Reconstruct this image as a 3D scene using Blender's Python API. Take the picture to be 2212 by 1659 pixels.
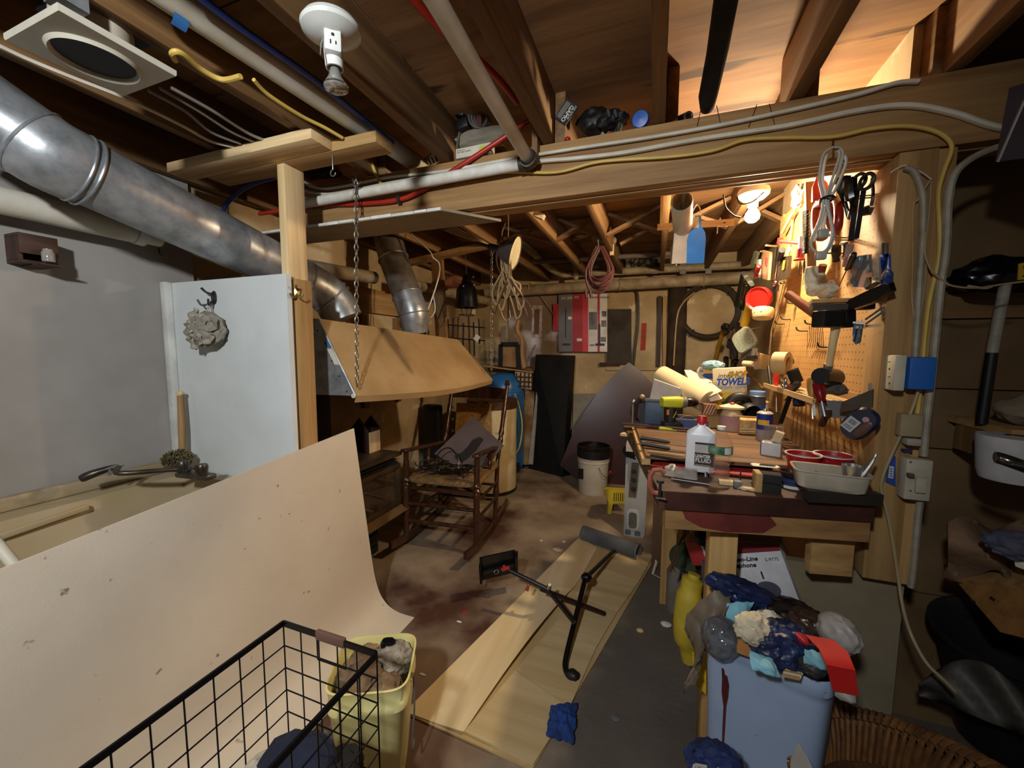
import bpy, bmesh, math, random
from mathutils import Vector, Matrix, noise
# ------------------------------------------------------------ camera, light, exposure
sc = bpy.context.scene
for o in list(bpy.data.objects): bpy.data.objects.remove(o)
COL = sc.collection
W, H, F = 2212, 1659, 845.0
yaw, pit, rol = (math.radians(a) for a in (20.2, 5.1, .3))
_f = Vector((-math.sin(yaw)*math.cos(pit), math.cos(yaw)*math.cos(pit), -math.sin(pit)))
_r = Vector((math.cos(yaw), math.sin(yaw), 0)); _u = _r.cross(_f)
CR = math.cos(rol)*_r + math.sin(rol)*_u; CU = -math.sin(rol)*_r + math.cos(rol)*_u; CF = _f
C = Vector((0, 0, 1.35))
cd = bpy.data.cameras.new('camera'); cam = bpy.data.objects.new('camera', cd); COL.objects.link(cam)
cd.sensor_fit = 'HORIZONTAL'; cd.sensor_width = 36; cd.lens = F*36/W; cd.clip_start = .02
m = Matrix((CR, CU, -CF)).transposed().to_4x4(); m.translation = C; cam.matrix_world = m
sc.camera = cam
sc.view_settings.view_transform = 'Standard'; sc.view_settings.look = 'None'; sc.view_settings.gamma = 1
sc.view_settings.use_curve_mapping = False
sc.view_settings.exposure = 0.25
wd = bpy.data.worlds.new('world'); sc.world = wd; wd.use_nodes = True
wd.node_tree.nodes['Background'].inputs[0].default_value = (1.0, .80, .62, 1)
wd.node_tree.nodes['Background'].inputs[1].default_value = .045
WARM = (1.0, .79, .52); WARM_STRENGTH = 1450
ld = bpy.data.lights.new('room_flood_bulb', 'SPOT'); ld.energy = 125; ld.color = (.92, .97, 1.0); ld.shadow_soft_size = .05
ld.spot_size = math.radians(150); ld.spot_blend = 1.0
lo = bpy.data.objects.new('room_flood_bulb', ld); COL.objects.link(lo); lo.location = (-.30, -.62, 2.02)
lo.rotation_euler = (Vector((-1.55, 1.2, 1.05))-lo.location).to_track_quat('-Z', 'Y').to_euler()

# ------------------------------------------------------------ helpers
def ray(x, y): return CF + CR*((x-W/2)/F) - CU*((y-H/2)/F)
def AX(x, y, X): d = ray(x, y); return C + d*(X/d.x)
def AY(x, y, Y): d = ray(x, y); return C + d*(Y/d.y)
def AZ(x, y, Z=0.): d = ray(x, y); return C + d*((Z-C.z)/d.z)
def AD(x, y, D): return C + ray(x, y)*D
V = Vector
def tagp(o, label=None, cat=None, group=None, kind=None):
    if label: o['label'] = label
    if cat: o['category'] = cat
    if group: o['group'] = group
    if kind: o['kind'] = kind
    return o
def thing(name, label, cat, loc=(0, 0, 0), group=None):
    o = bpy.data.objects.new(name, None); COL.objects.link(o); o.location = loc; o.empty_display_size = .05
    return tagp(o, label, cat, group)
def frame(o, x, y):
    x = V(x).normalized(); z = x.cross(V(y)).normalized(); y = z.cross(x)
    mm = Matrix((x, y, z)).transposed().to_4x4(); mm.translation = V(o); return mm
def axf(o, z, hint=(0, 0, 1)):
    z = V(z).normalized(); h = V(hint)
    if abs(z.dot(h.normalized())) > .95: h = V((1, 0, 0))
    x = h.cross(z).normalized(); y = z.cross(x)
    mm = Matrix((x, y, z)).transposed().to_4x4(); mm.translation = V(o); return mm
def spline(pts, n=6, closed=False):
    P = [V(p) for p in pts]; out = []; k = len(P)
    if k < 3: return P
    for i in range(k if closed else k-1):
        g = (lambda j: P[j % k]) if closed else (lambda j: P[max(0, min(k-1, j))])
        a, b, c, d = g(i-1), g(i), g(i+1), g(i+2)
        for s in range(n):
            t = s/n
            out.append(.5*((2*b)+(c-a)*t+(2*a-5*b+4*c-d)*t*t+(3*b-a-3*c+d)*t**3))
    if not closed: out.append(P[-1])
    return out
class MB:
    def __init__(s): s.bm = bmesh.new(); s.uvn = 0
    def quads(s, rings, closed_u=True, cap0=False, cap1=False):
        vs = [[s.bm.verts.new(p) for p in r] for r in rings]; n = len(vs[0])
        for a, b in zip(vs, vs[1:]):
            for j in range(n if closed_u else n-1):
                k = (j+1) % n
                try: s.bm.faces.new((a[j], a[k], b[k], b[j]))
                except ValueError: pass
        if cap0 and n > 2: s.bm.faces.new(list(reversed(vs[0])))
        if cap1 and n > 2: s.bm.faces.new(vs[-1])
        return s
    def box(s, c, d, M=None, bev=0, taper=1):
        hx, hy, hz = (V(d)*.5); c = V(c)
        pr = []
        for z, k in ((-hz, 1), (hz, taper)):
            pr.append([V((x*k, y*k, z)) for x, y in ((-hx, -hy), (hx, -hy), (hx, hy), (-hx, hy))])
        T = M if M is not None else Matrix()
        vs = [[s.bm.verts.new(T @ (p+c)) for p in r] for r in pr]
        fs = [s.bm.faces.new(list(reversed(vs[0]))), s.bm.faces.new(vs[1])]
        for j in range(4): fs.append(s.bm.faces.new((vs[0][j], vs[0][(j+1) % 4], vs[1][(j+1) % 4], vs[1][j])))
        if bev: bmesh.ops.bevel(s.bm, geom=list({e for f in fs for e in f.edges}), offset=bev, segments=2, affect='EDGES', profile=.5)
        return s
    def bx(s, a, b, bev=0):
        a, b = V(a), V(b); return s.box((a+b)/2, [abs(x) for x in (b-a)], bev=bev)
    def bar(s, a, b, w, h, up=(0, 0, 1), bev=0):
        a, b = V(a), V(b); z = (b-a); L = z.length; z.normalize(); u = V(up); x = u.cross(z)
        if x.length < 1e-4: x = V((1, 0, 0)).cross(z)
        x.normalize(); y = z.cross(x); M = Matrix((x, y, z)).transposed().to_4x4(); M.translation = (a+b)/2
        return s.box((0, 0, 0), (w, h, L), M, bev)
    def tube(s, pts, r, seg=8, closed=False, flat=1, caps=True):
        P = [V(p) for p in pts]; n = len(P); R = r if isinstance(r, (list, tuple)) else [r]*n
        if len(R) != n: R = [R[0]+(R[-1]-R[0])*i/(n-1) for i in range(n)]
        T = []
        for i in range(n):
            a = P[(i-1) % n] if closed or i else P[0]; b = P[(i+1) % n] if closed or i < n-1 else P[-1]
            t = (b-a); T.append(t.normalized() if t.length > 1e-9 else V((0, 0, 1)))
        nr = T[0].orthogonal().normalized() if abs(T[0].z) > .9 else V((0, 0, 1)).cross(T[0]).normalized()
        rings = []
        for i in range(n):
            nr = (nr - T[i]*nr.dot(T[i])); nr = nr.normalized() if nr.length > 1e-6 else T[i].orthogonal().normalized()
            bn = T[i].cross(nr)
            rings.append([P[i]+(nr*math.cos(2*math.pi*j/seg)+bn*math.sin(2*math.pi*j/seg)*flat)*R[i] for j in range(seg)])
        if closed: rings.append(rings[0]); s.quads(rings); bmesh.ops.remove_doubles(s.bm, verts=s.bm.verts, dist=1e-6); return s
        return s.quads(rings, True, caps, caps)
    def lathe(s, prof, M=None, seg=24, sx=1, sy=1, caps=True):
        M = M if M is not None else Matrix()
        if not isinstance(M, Matrix): M = Matrix.Translation(V(M))
        rings = [[M @ V((max(r, 1e-5)*math.cos(2*math.pi*j/seg)*sx, max(r, 1e-5)*math.sin(2*math.pi*j/seg)*sy, z)) for j in range(seg)] for r, z in prof]
        return s.quads(rings, True, caps, caps)
    def rrect(s, prof, M=None, n=2.6, seg=28, caps=True):   # superellipse lathe: prof of (hx, hy, z)
        M = M if M is not None else Matrix()
        if not isinstance(M, Matrix): M = Matrix.Translation(V(M))
        rings = []
        for hx, hy, z in prof:
            rg = []
            for j in range(seg):
                a = 2*math.pi*j/seg; c, q = math.cos(a), math.sin(a)
                rg.append(M @ V((hx*math.copysign(abs(c)**(2/n), c), hy*math.copysign(abs(q)**(2/n), q), z)))
            rings.append(rg)
        return s.quads(rings, True, caps, caps)
    def prism(s, poly, th, M=None):
        M = M if M is not None else Matrix()
        a = [s.bm.verts.new(M @ V((x, y, 0))) for x, y in poly]; b = [s.bm.verts.new(M @ V((x, y, th))) for x, y in poly]
        n = len(a); s.bm.faces.new(list(reversed(a))); s.bm.faces.new(b)
        for j in range(n): s.bm.faces.new((a[j], a[(j+1) % n], b[(j+1) % n], b[j]))
        return s
    def slab(s, pts, th):           # 3-D polygon given thickness along its normal
        P = [V(p) for p in pts]; nrm = (P[1]-P[0]).cross(P[-1]-P[0]).normalized()*th
        a = [s.bm.verts.new(p) for p in P]; b = [s.bm.verts.new(p+nrm) for p in P]; n = len(P)
        s.bm.faces.new(a); s.bm.faces.new(list(reversed(b)))
        for j in range(n): s.bm.faces.new((a[(j+1) % n], a[j], b[j], b[(j+1) % n]))
        return s
    def grid(s, fn, nu, nv, th=0):
        P = [[V(fn(i/nu, j/nv)) for j in range(nv+1)] for i in range(nu+1)]
        vs = [[s.bm.verts.new(p) for p in r] for r in P]; fs = []
        for i in range(nu):
            for j in range(nv): fs.append(s.bm.faces.new((vs[i][j], vs[i+1][j], vs[i+1][j+1], vs[i][j+1])))
        if th:
            s.bm.normal_update(); W2 = [[s.bm.verts.new(v.co-v.normal*th) for v in r] for r in vs]
            for i in range(nu):
                for j in range(nv): s.bm.faces.new((W2[i][j], W2[i][j+1], W2[i+1][j+1], W2[i+1][j]))
            ed = [(i, 0) for i in range(nu+1)]+[(nu, j) for j in range(1, nv+1)]+[(i, nv) for i in range(nu-1, -1, -1)]+[(0, j) for j in range(nv-1, 0, -1)]
            for (i, j), (k, l) in zip(ed, ed[1:]+ed[:1]): s.bm.faces.new((vs[k][l], vs[i][j], W2[i][j], W2[k][l]))
        return s
    def blob(s, c, rad, seed=0, amp=.25, freq=2.5, sub=3, ridge=False, M=None):
        T = Matrix.Translation(V(c)) @ (M if M is not None else Matrix())
        r = bmesh.ops.create_icosphere(s.bm, subdivisions=sub, radius=1)
        for v in r['verts']:
            p = v.co.copy(); q = p*freq + V((seed*7.3, seed*3.1, seed*1.7))
            n = noise.noise(q) + .5*noise.noise(q*2.1)
            if ridge: n = (.5-abs(noise.noise(q)))*1.1 + .45*(.5-abs(noise.noise(q*2.3))) + .22*(.5-abs(noise.noise(q*5.1)))
            v.co = T @ V([a*b*(1+amp*n) for a, b in zip(p, rad)])
        return s
    def torus(s, M, R, r, seg=24, rs=8, sy=1):
        pts = [M @ V((R*math.cos(2*math.pi*i/seg), R*sy*math.sin(2*math.pi*i/seg), 0)) for i in range(seg)]
        return s.tube(pts, r, rs, closed=True)
    def out(s, name, m, parent=None, label=None, cat=None, group=None, kind=None, ang=40):
        bmesh.ops.recalc_face_normals(s.bm, faces=s.bm.faces)
        vs = [v.co for v in s.bm.verts]
        if parent is None:
            lo = V([min(v[i] for v in vs) for i in range(3)]); hi = V([max(v[i] for v in vs) for i in range(3)])
            org = V(((lo.x+hi.x)/2, (lo.y+hi.y)/2, lo.z))
            off = org
        else:
            org = V((0, 0, 0)); off = V((0, 0, 0)); p = parent
            while p is not None: off = off + p.location; p = p.parent
        for v in s.bm.verts: v.co = v.co - off
        me = bpy.data.meshes.new(name); s.bm.to_mesh(me); s.bm.free()
        me.polygons.foreach_set('use_smooth', [True]*len(me.polygons))
        me.set_sharp_from_angle(angle=math.radians(ang))
        o = bpy.data.objects.new(name, me); COL.objects.link(o); o.location = org
        if parent is not None: o.parent = parent
        if m is not None: me.materials.append(m)
        return tagp(o, label, cat, group, kind)
def copy_tree(o, parent=None):
    c = o.copy(); COL.objects.link(c)
    if parent is not None: c.parent = parent
    for ch in list(o.children): copy_tree(ch, c)
    return c
def text(body, M, size, m, parent, name='lettering', ax='LEFT', sx=1, shear=0, bold=0):
    cu = bpy.data.curves.new(name, 'FONT'); cu.body = body; cu.size = size; cu.align_x = ax; cu.extrude = .0004; cu.shear = shear; cu.offset = bold
    cu.resolution_u = 3
    t = bpy.data.objects.new(name, cu); COL.objects.link(t)
    dg = bpy.context.evaluated_depsgraph_get(); me = bpy.data.meshes.new_from_object(t.evaluated_get(dg))
    bpy.data.objects.remove(t)
    off = V((0, 0, 0)); p = parent
    while p is not None: off = off + p.location; p = p.parent
    for v in me.vertices: v.co = (M @ V((v.co.x*sx, v.co.y, v.co.z))) - off
    me.materials.clear(); me.materials.append(m)
    o = bpy.data.objects.new(name, me); COL.objects.link(o); o.parent = parent
    return o
# ------------------------------------------------------------ materials
MATS = {}
def srgb(c):
    if isinstance(c, str): c = [int(c[i:i+2], 16)/255 for i in (0, 2, 4)]
    return [x/12.92 if x <= .04045 else ((x+.055)/1.055)**2.4 for x in c]
def mat(key, col, rough=.6, metal=0, col2=None, scale=8, stretch=(1, 1, 1), bump=0, bscale=None, alpha=1, trans=0, emit=0, detail=4, var=.12, spread=(.35, .65), spots=None, coat=0, spec=.5, bstretch=None):
    if key in MATS: return MATS[key]
    m = bpy.data.materials.new(key); m.use_nodes = True; nt = m.node_tree; N = nt.nodes; L = nt.links
    b = N['Principled BSDF']; a = srgb(col); c2 = srgb(col2) if col2 else [x*.72 for x in a]
    b.inputs['Roughness'].default_value = rough; b.inputs['Metallic'].default_value = metal
    b.inputs['Specular IOR Level'].default_value = spec
    if coat: b.inputs['Coat Weight'].default_value = coat; b.inputs['Coat Roughness'].default_value = .15
    if trans: b.inputs['Transmission Weight'].default_value = trans; b.inputs['IOR'].default_value = 1.3
    if alpha < 1: b.inputs['Alpha'].default_value = alpha
    tc = N.new('ShaderNodeTexCoord'); oi = N.new('ShaderNodeObjectInfo')
    mp = N.new('ShaderNodeMapping'); mp.inputs['Scale'].default_value = stretch; L.new(tc.outputs['Object'], mp.inputs['Vector'])
    ad = N.new('ShaderNodeVectorMath'); ad.operation = 'MULTIPLY_ADD'; L.new(oi.outputs['Random'], ad.inputs[0]); ad.inputs[1].default_value = (13, 17, 19); L.new(mp.outputs[0], ad.inputs[2])
    nz = N.new('ShaderNodeTexNoise'); nz.inputs['Scale'].default_value = scale; nz.inputs['Detail'].default_value = detail; nz.inputs['Roughness'].default_value = .6
    L.new(ad.outputs[0], nz.inputs['Vector'])
    cr = N.new('ShaderNodeValToRGB'); cr.color_ramp.elements[0].position = spread[0]; cr.color_ramp.elements[1].position = spread[1]
    cr.color_ramp.elements[0].color = (*c2, 1); cr.color_ramp.elements[1].color = (*a, 1); L.new(nz.outputs['Fac'], cr.inputs['Fac'])
    hs = N.new('ShaderNodeHueSaturation'); L.new(cr.outputs[0], hs.inputs['Color'])
    mr = N.new('ShaderNodeMapRange'); mr.inputs['To Min'].default_value = 1-var; mr.inputs['To Max'].default_value = 1+var; L.new(oi.outputs['Random'], mr.inputs['Value']); L.new(mr.outputs[0], hs.inputs['Value'])
    last = hs.outputs[0]
    if spots:                      # (colour, scale, threshold, softness)
        s2 = N.new('ShaderNodeTexNoise'); s2.inputs['Scale'].default_value = spots[1]; s2.inputs['Detail'].default_value = 5; L.new(ad.outputs[0], s2.inputs['Vector'])
        r2 = N.new('ShaderNodeMapRange'); r2.inputs['From Min'].default_value = spots[2]; r2.inputs['From Max'].default_value = spots[2]+spots[3]; L.new(s2.outputs['Fac'], r2.inputs['Value'])
        mx = N.new('ShaderNodeMix'); mx.data_type = 'RGBA'; L.new(r2.outputs[0], mx.inputs['Factor']); L.new(last, mx.inputs['A']); mx.inputs['B'].default_value = (*srgb(spots[0]), 1); last = mx.outputs['Result']
    L.new(last, b.inputs['Base Color'])
    if emit: b.inputs['Emission Strength'].default_value = emit; b.inputs['Emission Color'].default_value = (*a, 1)
    if bump:
        bz = N.new('ShaderNodeTexNoise'); bz.inputs['Scale'].default_value = bscale or scale*4; bz.inputs['Detail'].default_value = 4
        L.new(ad.outputs[0] if not bstretch else ad.outputs[0], bz.inputs['Vector'])
        bp = N.new('ShaderNodeBump'); bp.inputs['Strength'].default_value = bump; bp.inputs['Distance'].default_value = .01
        L.new(bz.outputs['Fac'], bp.inputs['Height']); L.new(bp.outputs[0], b.inputs['Normal'])
    MATS[key] = m; return m
def wood(key, col, col2, ax='y', rough=.7, scale=26, var=.14, spots=None):
    st = {'x': (.05, 1, 1), 'y': (1, .05, 1), 'z': (1, 1, .05)}[ax]
    return mat(key, col, rough, 0, col2, scale, st, .18, scale*1.6, spots=spots, var=var, spread=(.3, .7))
def wood3(key, col, col2, **k): return {a: wood(key+a, col, col2, a, **k) for a in 'xyz'}
JOIST = wood3('joist', '8f6b41', '5f4022')
PINE = wood3('pine', 'b9935c', '8f6a3c')
PALE = wood3('pale', 'e4c898', 'c09a66')
DARKW = wood3('darkw', '4a2f20', '2c1a10')
BENCHW = wood3('benchw', '6b4a2c', '34241a', scale=14)
BLK = mat('black', '121212', .5); BLKG = mat('blackgloss', '0c0c0d', .25); BLKM = mat('blackmetal', '16151a', .35, .3)
WHT = mat('white', 'dcdad2', .5); WHTP = mat('whitepvc', 'dad3c4', .45, col2='c0b59c', scale=6)
DPVC = mat('dustypvc', 'a8977a', .6, col2='7d6c52', scale=9)
GALV = mat('galv', 'b4b6b8', .38, .6, col2='84878a', scale=18, bump=.06, bscale=30, spread=(.3, .7))
STEEL = mat('steel', 'b8b8b8', .3, .9); CHROME = mat('chrome', 'd0d0d0', .15, 1); DSTEEL = mat('dsteel', '4a4a4c', .4, .8)
RED = mat('red', 'b8201c', .4); REDC = mat('redcup', 'b3161d', .35); BLUE = mat('blue', '1c4fa0', .5); YEL = mat('yellow', 'd9b32a', .5)
CORDW = mat('cordw', 'e0dac8', .55, col2='c8c0ac'); CORDY = mat('cordy', 'dcbc62', .5, col2='c8a64c'); CORDB = mat('cordb', '2a1f18', .5); CORDT = mat('cordt', 'a98c62', .55)
CREAM = mat('cream', 'd8c39a', .7); CARD = mat('card', 'b08a55', .8, col2='9a7444', scale=20); PAPER = mat('paper', 'e2d8c2', .8)
RUST = mat('rust', '5a3420', .8, .3, col2='3a2014', scale=20)
CLEAR = mat('clear', 'f2f2f2', .08, trans=.9, alpha=.35); FROST = mat('frost', 'd5d2c8', .3, trans=.4, alpha=.75)
GRAYP = mat('grayp', '6a6a6a', .6); DGRAY = mat('dgray', '2a2a2c', .6); NAVY = mat('navy', '1b2b5c', .8, col2='101a3a', scale=12)
INK = mat('ink', '1a1a1a', .7); TAPE = mat('bluetape', '2f6fae', .6); LBLUE = mat('lblue', '8fc0d0', .85)
# ------------------------------------------------------------ setting
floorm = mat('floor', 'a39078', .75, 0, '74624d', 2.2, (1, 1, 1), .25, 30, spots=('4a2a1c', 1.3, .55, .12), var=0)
def floor_zones(m):      # dark grey concrete towards the right, dark red brown tone at the near left
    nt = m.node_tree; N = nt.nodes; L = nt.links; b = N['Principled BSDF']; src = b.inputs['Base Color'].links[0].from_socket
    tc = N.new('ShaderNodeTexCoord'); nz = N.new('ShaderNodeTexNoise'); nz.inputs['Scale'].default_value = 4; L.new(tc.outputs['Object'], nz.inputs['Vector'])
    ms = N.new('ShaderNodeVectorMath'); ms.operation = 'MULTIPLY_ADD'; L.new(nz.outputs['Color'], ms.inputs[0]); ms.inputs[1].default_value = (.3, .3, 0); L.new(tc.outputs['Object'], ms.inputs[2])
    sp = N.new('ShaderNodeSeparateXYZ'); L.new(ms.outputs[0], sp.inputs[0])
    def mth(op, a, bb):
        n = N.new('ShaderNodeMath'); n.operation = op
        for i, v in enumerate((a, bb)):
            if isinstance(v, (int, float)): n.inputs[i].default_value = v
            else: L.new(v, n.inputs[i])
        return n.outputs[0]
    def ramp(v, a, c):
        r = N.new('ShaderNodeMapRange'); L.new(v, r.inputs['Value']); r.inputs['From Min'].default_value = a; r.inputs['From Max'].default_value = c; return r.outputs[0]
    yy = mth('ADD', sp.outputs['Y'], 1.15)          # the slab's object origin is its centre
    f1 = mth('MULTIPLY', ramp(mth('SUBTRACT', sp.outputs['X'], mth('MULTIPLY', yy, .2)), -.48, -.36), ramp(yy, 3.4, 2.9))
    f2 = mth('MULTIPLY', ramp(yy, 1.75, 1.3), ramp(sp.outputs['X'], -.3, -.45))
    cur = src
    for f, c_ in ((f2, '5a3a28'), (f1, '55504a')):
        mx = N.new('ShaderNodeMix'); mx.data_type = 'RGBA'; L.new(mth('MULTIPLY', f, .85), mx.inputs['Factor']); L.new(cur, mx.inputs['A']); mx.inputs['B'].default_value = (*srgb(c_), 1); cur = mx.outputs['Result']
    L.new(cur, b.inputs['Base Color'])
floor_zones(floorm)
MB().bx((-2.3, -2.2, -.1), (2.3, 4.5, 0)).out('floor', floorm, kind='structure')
ply = mat('ply', '9c7245', .8, 0, '6d4a2a', 7, (.12, 1, 1), .12, 30, var=0, spots=('4a2f18', 9, .62, .05))
ceil_o = MB().bx((-2.3, -2.2, 2.3), (2.3, 4.5, 2.4)).out('ceiling', ply, kind='structure')
for i, (y0, y1) in enumerate(((-2.2, -.41), (-.405, .81), (.815, 2.03), (2.035, 3.25), (3.255, 4.5))):
    for x0, x1 in ((-2.3, -.8), (-.797, 2.3)):
        MB().bx((x0, y0, 2.28), (x1, y1, 2.3)).out('plywood_panel', ply, ceil_o)
JX = (-2.02, -1.60, -1.19, -.82, -.40, -.02, .365, .72, 1.15, 1.6)
for x in JX:
    MB().bx((x-.019, -2.2, 2.097), (x+.019, 1.565, 2.279), bev=.003).out('joist', JOIST['y'], ceil_o)
for x in (-2.0, -1.64, -1.15, -.70, -.36, .02, .405, .70):   # laps
    MB().bx((x-.019, 1.72 if x == -.70 else 1.47, 2.097), (x+.019, 4.4, 2.279), bev=.003).out('joist', JOIST['y'], ceil_o)
for a, b in zip((-1.15, -.70, -.36, .02, .405), (-.70, -.36, .02, .405, .70)):   # bridging
    MB().bar((a+.02, 2.75, 2.11), (b-.02, 2.75, 2.26), .02, .05, (0, 1, 0)).out('bridging_brace', JOIST['x'], ceil_o)
    MB().bar((a+.02, 2.80, 2.26), (b-.02, 2.80, 2.11), .02, .05, (0, 1, 0)).out('bridging_brace', JOIST['x'], ceil_o)
beamm = wood('beamm', 'b08a58', '7a5630', 'x', scale=22, spots=('4a2f18', 12, .68, .05))
for i, (y0, y1, z0) in enumerate(((1.45, 1.487, 1.905), (1.489, 1.526, 1.90), (1.528, 1.565, 1.903))):
    MB().bx((-1.65, y0, z0), (1.9, y1, 2.096), bev=.003).out('beam_plank', beamm, ceil_o)
# walls
greyw = mat('greyw', '9c9690', .7, 0, '88827b', 2, bump=.05, var=0)
creamw = mat('creamw', 'c0aa84', .85, 0, '9c8560', 2.5, bump=.12, bscale=14, var=0, spots=('d8c8a8', 5, .64, .05))
wl = MB().bx((-2.15, -2.2, 0), (-2.05, 1.24, 2.28)).out('wall_left', greyw, kind='structure')
MB().bx((-2.20, 1.24, 0), (-2.08, 4.4, 2.28)).out('masonry_section', creamw, wl)
wb = MB().bx((-2.2, 4.3, 0), (.9, 4.42, 2.28)).out('wall_back', creamw, kind='structure')
# right side: pegboard partition
def pegmat():
    m = mat('pegm', 'c89a5c', .75, 0, 'a87d45', 3, var=0); nt = m.node_tree; N = nt.nodes; L = nt.links
    b = N['Principled BSDF']; src = b.inputs['Base Color'].links[0].from_socket
    tc = N.new('ShaderNodeTexCoord'); sp = N.new('ShaderNodeSeparateXYZ'); L.new(tc.outputs['Object'], sp.inputs[0])
    sq = []
    for k in ('Y', 'Z'):
        a = N.new('ShaderNodeMath'); a.operation = 'PINGPONG'; L.new(sp.outputs[k], a.inputs[0]); a.inputs[1].default_value = .0127
        q = N.new('ShaderNodeMath'); q.operation = 'POWER'; L.new(a.outputs[0], q.inputs[0]); q.inputs[1].default_value = 2; sq.append(q)
    s = N.new('ShaderNodeMath'); s.operation = 'ADD'; L.new(sq[0].outputs[0], s.inputs[0]); L.new(sq[1].outputs[0], s.inputs[1])
    lt = N.new('ShaderNodeMath'); lt.operation = 'LESS_THAN'; L.new(s.outputs[0], lt.inputs[0]); lt.inputs[1].default_value = .0027**2
    mx = N.new('ShaderNodeMix'); mx.data_type = 'RGBA'; L.new(lt.outputs[0], mx.inputs['Factor']); L.new(src, mx.inputs['A']); mx.inputs['B'].default_value = (.03, .015, .006, 1)
    L.new(mx.outputs['Result'], b.inputs['Base Color']); return m
PEGX = .62
wr = MB().bx((.66, 1.53, 0), (.72, 2.72, 2.28)).out('wall_right', creamw, kind='structure')
MB().bx((.79, 2.72, 0), (.85, 4.35, 2.28)).out('far_section', creamw, wr); MB().bx((.66, 2.721, 0), (.85, 2.76, 2.28)).out('far_section', creamw, wr)
MB().bx((PEGX, 1.535, 1.02), (PEGX+.006, 2.62, 2.07)).out('pegboard', pegmat(), wr)
MB().bx((PEGX, 1.535, .2), (PEGX+.006, 2.62, 1.018)).out('hardboard_panel', mat('hardb', 'a87d48', .75, 0, '835c30', 4, var=0, spots=('6b4420', 60, .62, .05)), wr)
for y in (1.55, 1.95, 2.35, 2.6): MB().bx((PEGX+.0065, y, 0), (.66, y+.038, 2.095)).out('stud', PINE['z'], wr)
MB().bx((.615, 1.44, .66), (.70, 1.533, 1.899), bev=.002).out('stud', PINE['z'], wr)
MB().bx((.702, 1.45, .655), (.742, 1.533, 1.899), bev=.002).out('stud', PINE['z'], wr)
MB().bx((.60, 1.46, .74), (.66, 1.53, .88)).out('nailing_block', PINE['x'], wr)
kn = mat('knee', '8d8069', .8, 0, '75684f', 3, var=0)
MB().bx((.36, 1.50, 0), (.745, 1.53, .65)).out('knee_panel', kn, wr)
# fibreboard wall seen beyond the partition on the right
fib = mat('fib', '7d6240', .85, 0, '644c2e', 2.5, var=.05)
wf = MB().bx((.72, 1.78, 0), (2.2, 1.84, 2.28)).out('wall_front', fib, kind='structure')
for z0, z1 in ((.0, .48), (.486, 1.01), (1.015, 1.22), (1.225, 2.28)):
    MB().bx((.75, 1.765, z0), (2.15, 1.779, z1)).out('fibreboard_panel', fib, wf)
MB().bx((.75, 1.745, 1.46), (1.13, 1.764, 1.54)).out('batten', JOIST['x'], wf)
# ------------------------------------------------------------ overhead: pipes, ducts, cables
def staples(o, pts, m, w=.012, h=.006, name='staple'):
    for p in pts: MB().box((0, 0, 0), (w, h, .028), Matrix.Translation(p)).out(name, m, o)
# white iron pipe with elbow in front of the beam
EL = AY(1150, 348, 1.405)
t = thing('drain_pipe', 'white painted iron pipe with a dark elbow turning along the front of the beam', 'pipe', EL)
pA = AZ(906, -60, EL.z+.02); mbp = MB().tube([EL+V((-.012, -.035, .004)), pA], .0215, 16); mbp.out('pipe_run', WHTP, t)
lft = AY(652, 441, 1.40)
MB().tube([EL+V((-.04, 0, -.004)), lft], .0205, 16).out('pipe_run', mat('whitepipe', 'e0ddd4', .45, col2='c9c2b2', scale=20), t)
MB().tube(spline([EL+V((-.05, 0, -.004)), EL+V((-.015, 0, -.002)), EL+V((0, -.012, 0)), EL+V((-.006, -.045, .002))], 5), .026, 14).out('elbow', mat('darkiron', '57504a', .5, .6), t)
# thick cream pipe between joists
a, b = AZ(322, -40, 2.15), AZ(905, 357, 2.15)
t = thing('waste_pipe', 'thick cream plastic waste pipe with a blue tape patch running between two joists', 'pipe', b)
MB().tube([a, b+(b-a).normalized()*.25], .036, 18).out('pipe_run', WHTP, t)
q = AZ(375, 32, 2.13); dq = (b-a).normalized()
tcv = (C-q); tcv = (tcv-dq*tcv.dot(dq)).normalized(); tsv = dq.cross(tcv)
MB().grid(lambda u, v: q+dq*(.03*(u-.5))+(tcv*math.cos((v-.5)*1.1)+tsv*math.sin((v-.5)*1.1))*.0368, 3, 8).out('tape_patch', TAPE, t)
# PEX
bl = mat('bluepex', '26439a', .4)
MB().tube(spline([AZ(400, -30, 2.13), AZ(520, 60, 2.13), AZ(690, 180, 2.13), AZ(835, 298, 2.13), AZ(845, 305, 2.13)]), .009, 10).out('water_tube', bl, label='blue plastic water tube running beside the thick cream pipe overhead', cat='pipe')
MB().tube(spline([AY(690, 352, 1.42), AY(642, 367, 1.41), AY(590, 384, 1.40), AY(535, 402, 1.38), AY(490, 440, 1.38), AY(478, 475, 1.38)]), .010, 10).out('water_tube', bl, label='bent blue plastic water tube poking out left of the wooden post', cat='pipe')
rp = mat('redpex', 'b02a1c', .4)
t = thing('water_tube', 'red plastic water tube crossing behind the white pipe and along the beam', 'pipe', AY(860, 432, 1.44))
MB().tube(spline([AZ(875, -20, 2.21), AZ(960, 70, 2.21), AZ(1040, 135, 2.2), AZ(1085, 180, 2.19), AZ(1118, 222, 2.17)]), .0105, 10).out('tube_run', rp, t)
MB().tube(spline([AY(1132, 268, 1.46), AY(1085, 300, 1.445), AY(980, 368, 1.43), AY(910, 412, 1.432), AY(860, 432, 1.435), AY(790, 440, 1.437), AY(690, 444, 1.437), AY(560, 462, 1.437)]), .0095, 10).out('tube_run', rp, t)
MB().tube([AY(1127, 271, 1.463), AY(1142, 262, 1.463)], .0085, 10).out('copper_tail', mat('copper', 'b8683a', .3, .9), t)
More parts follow.
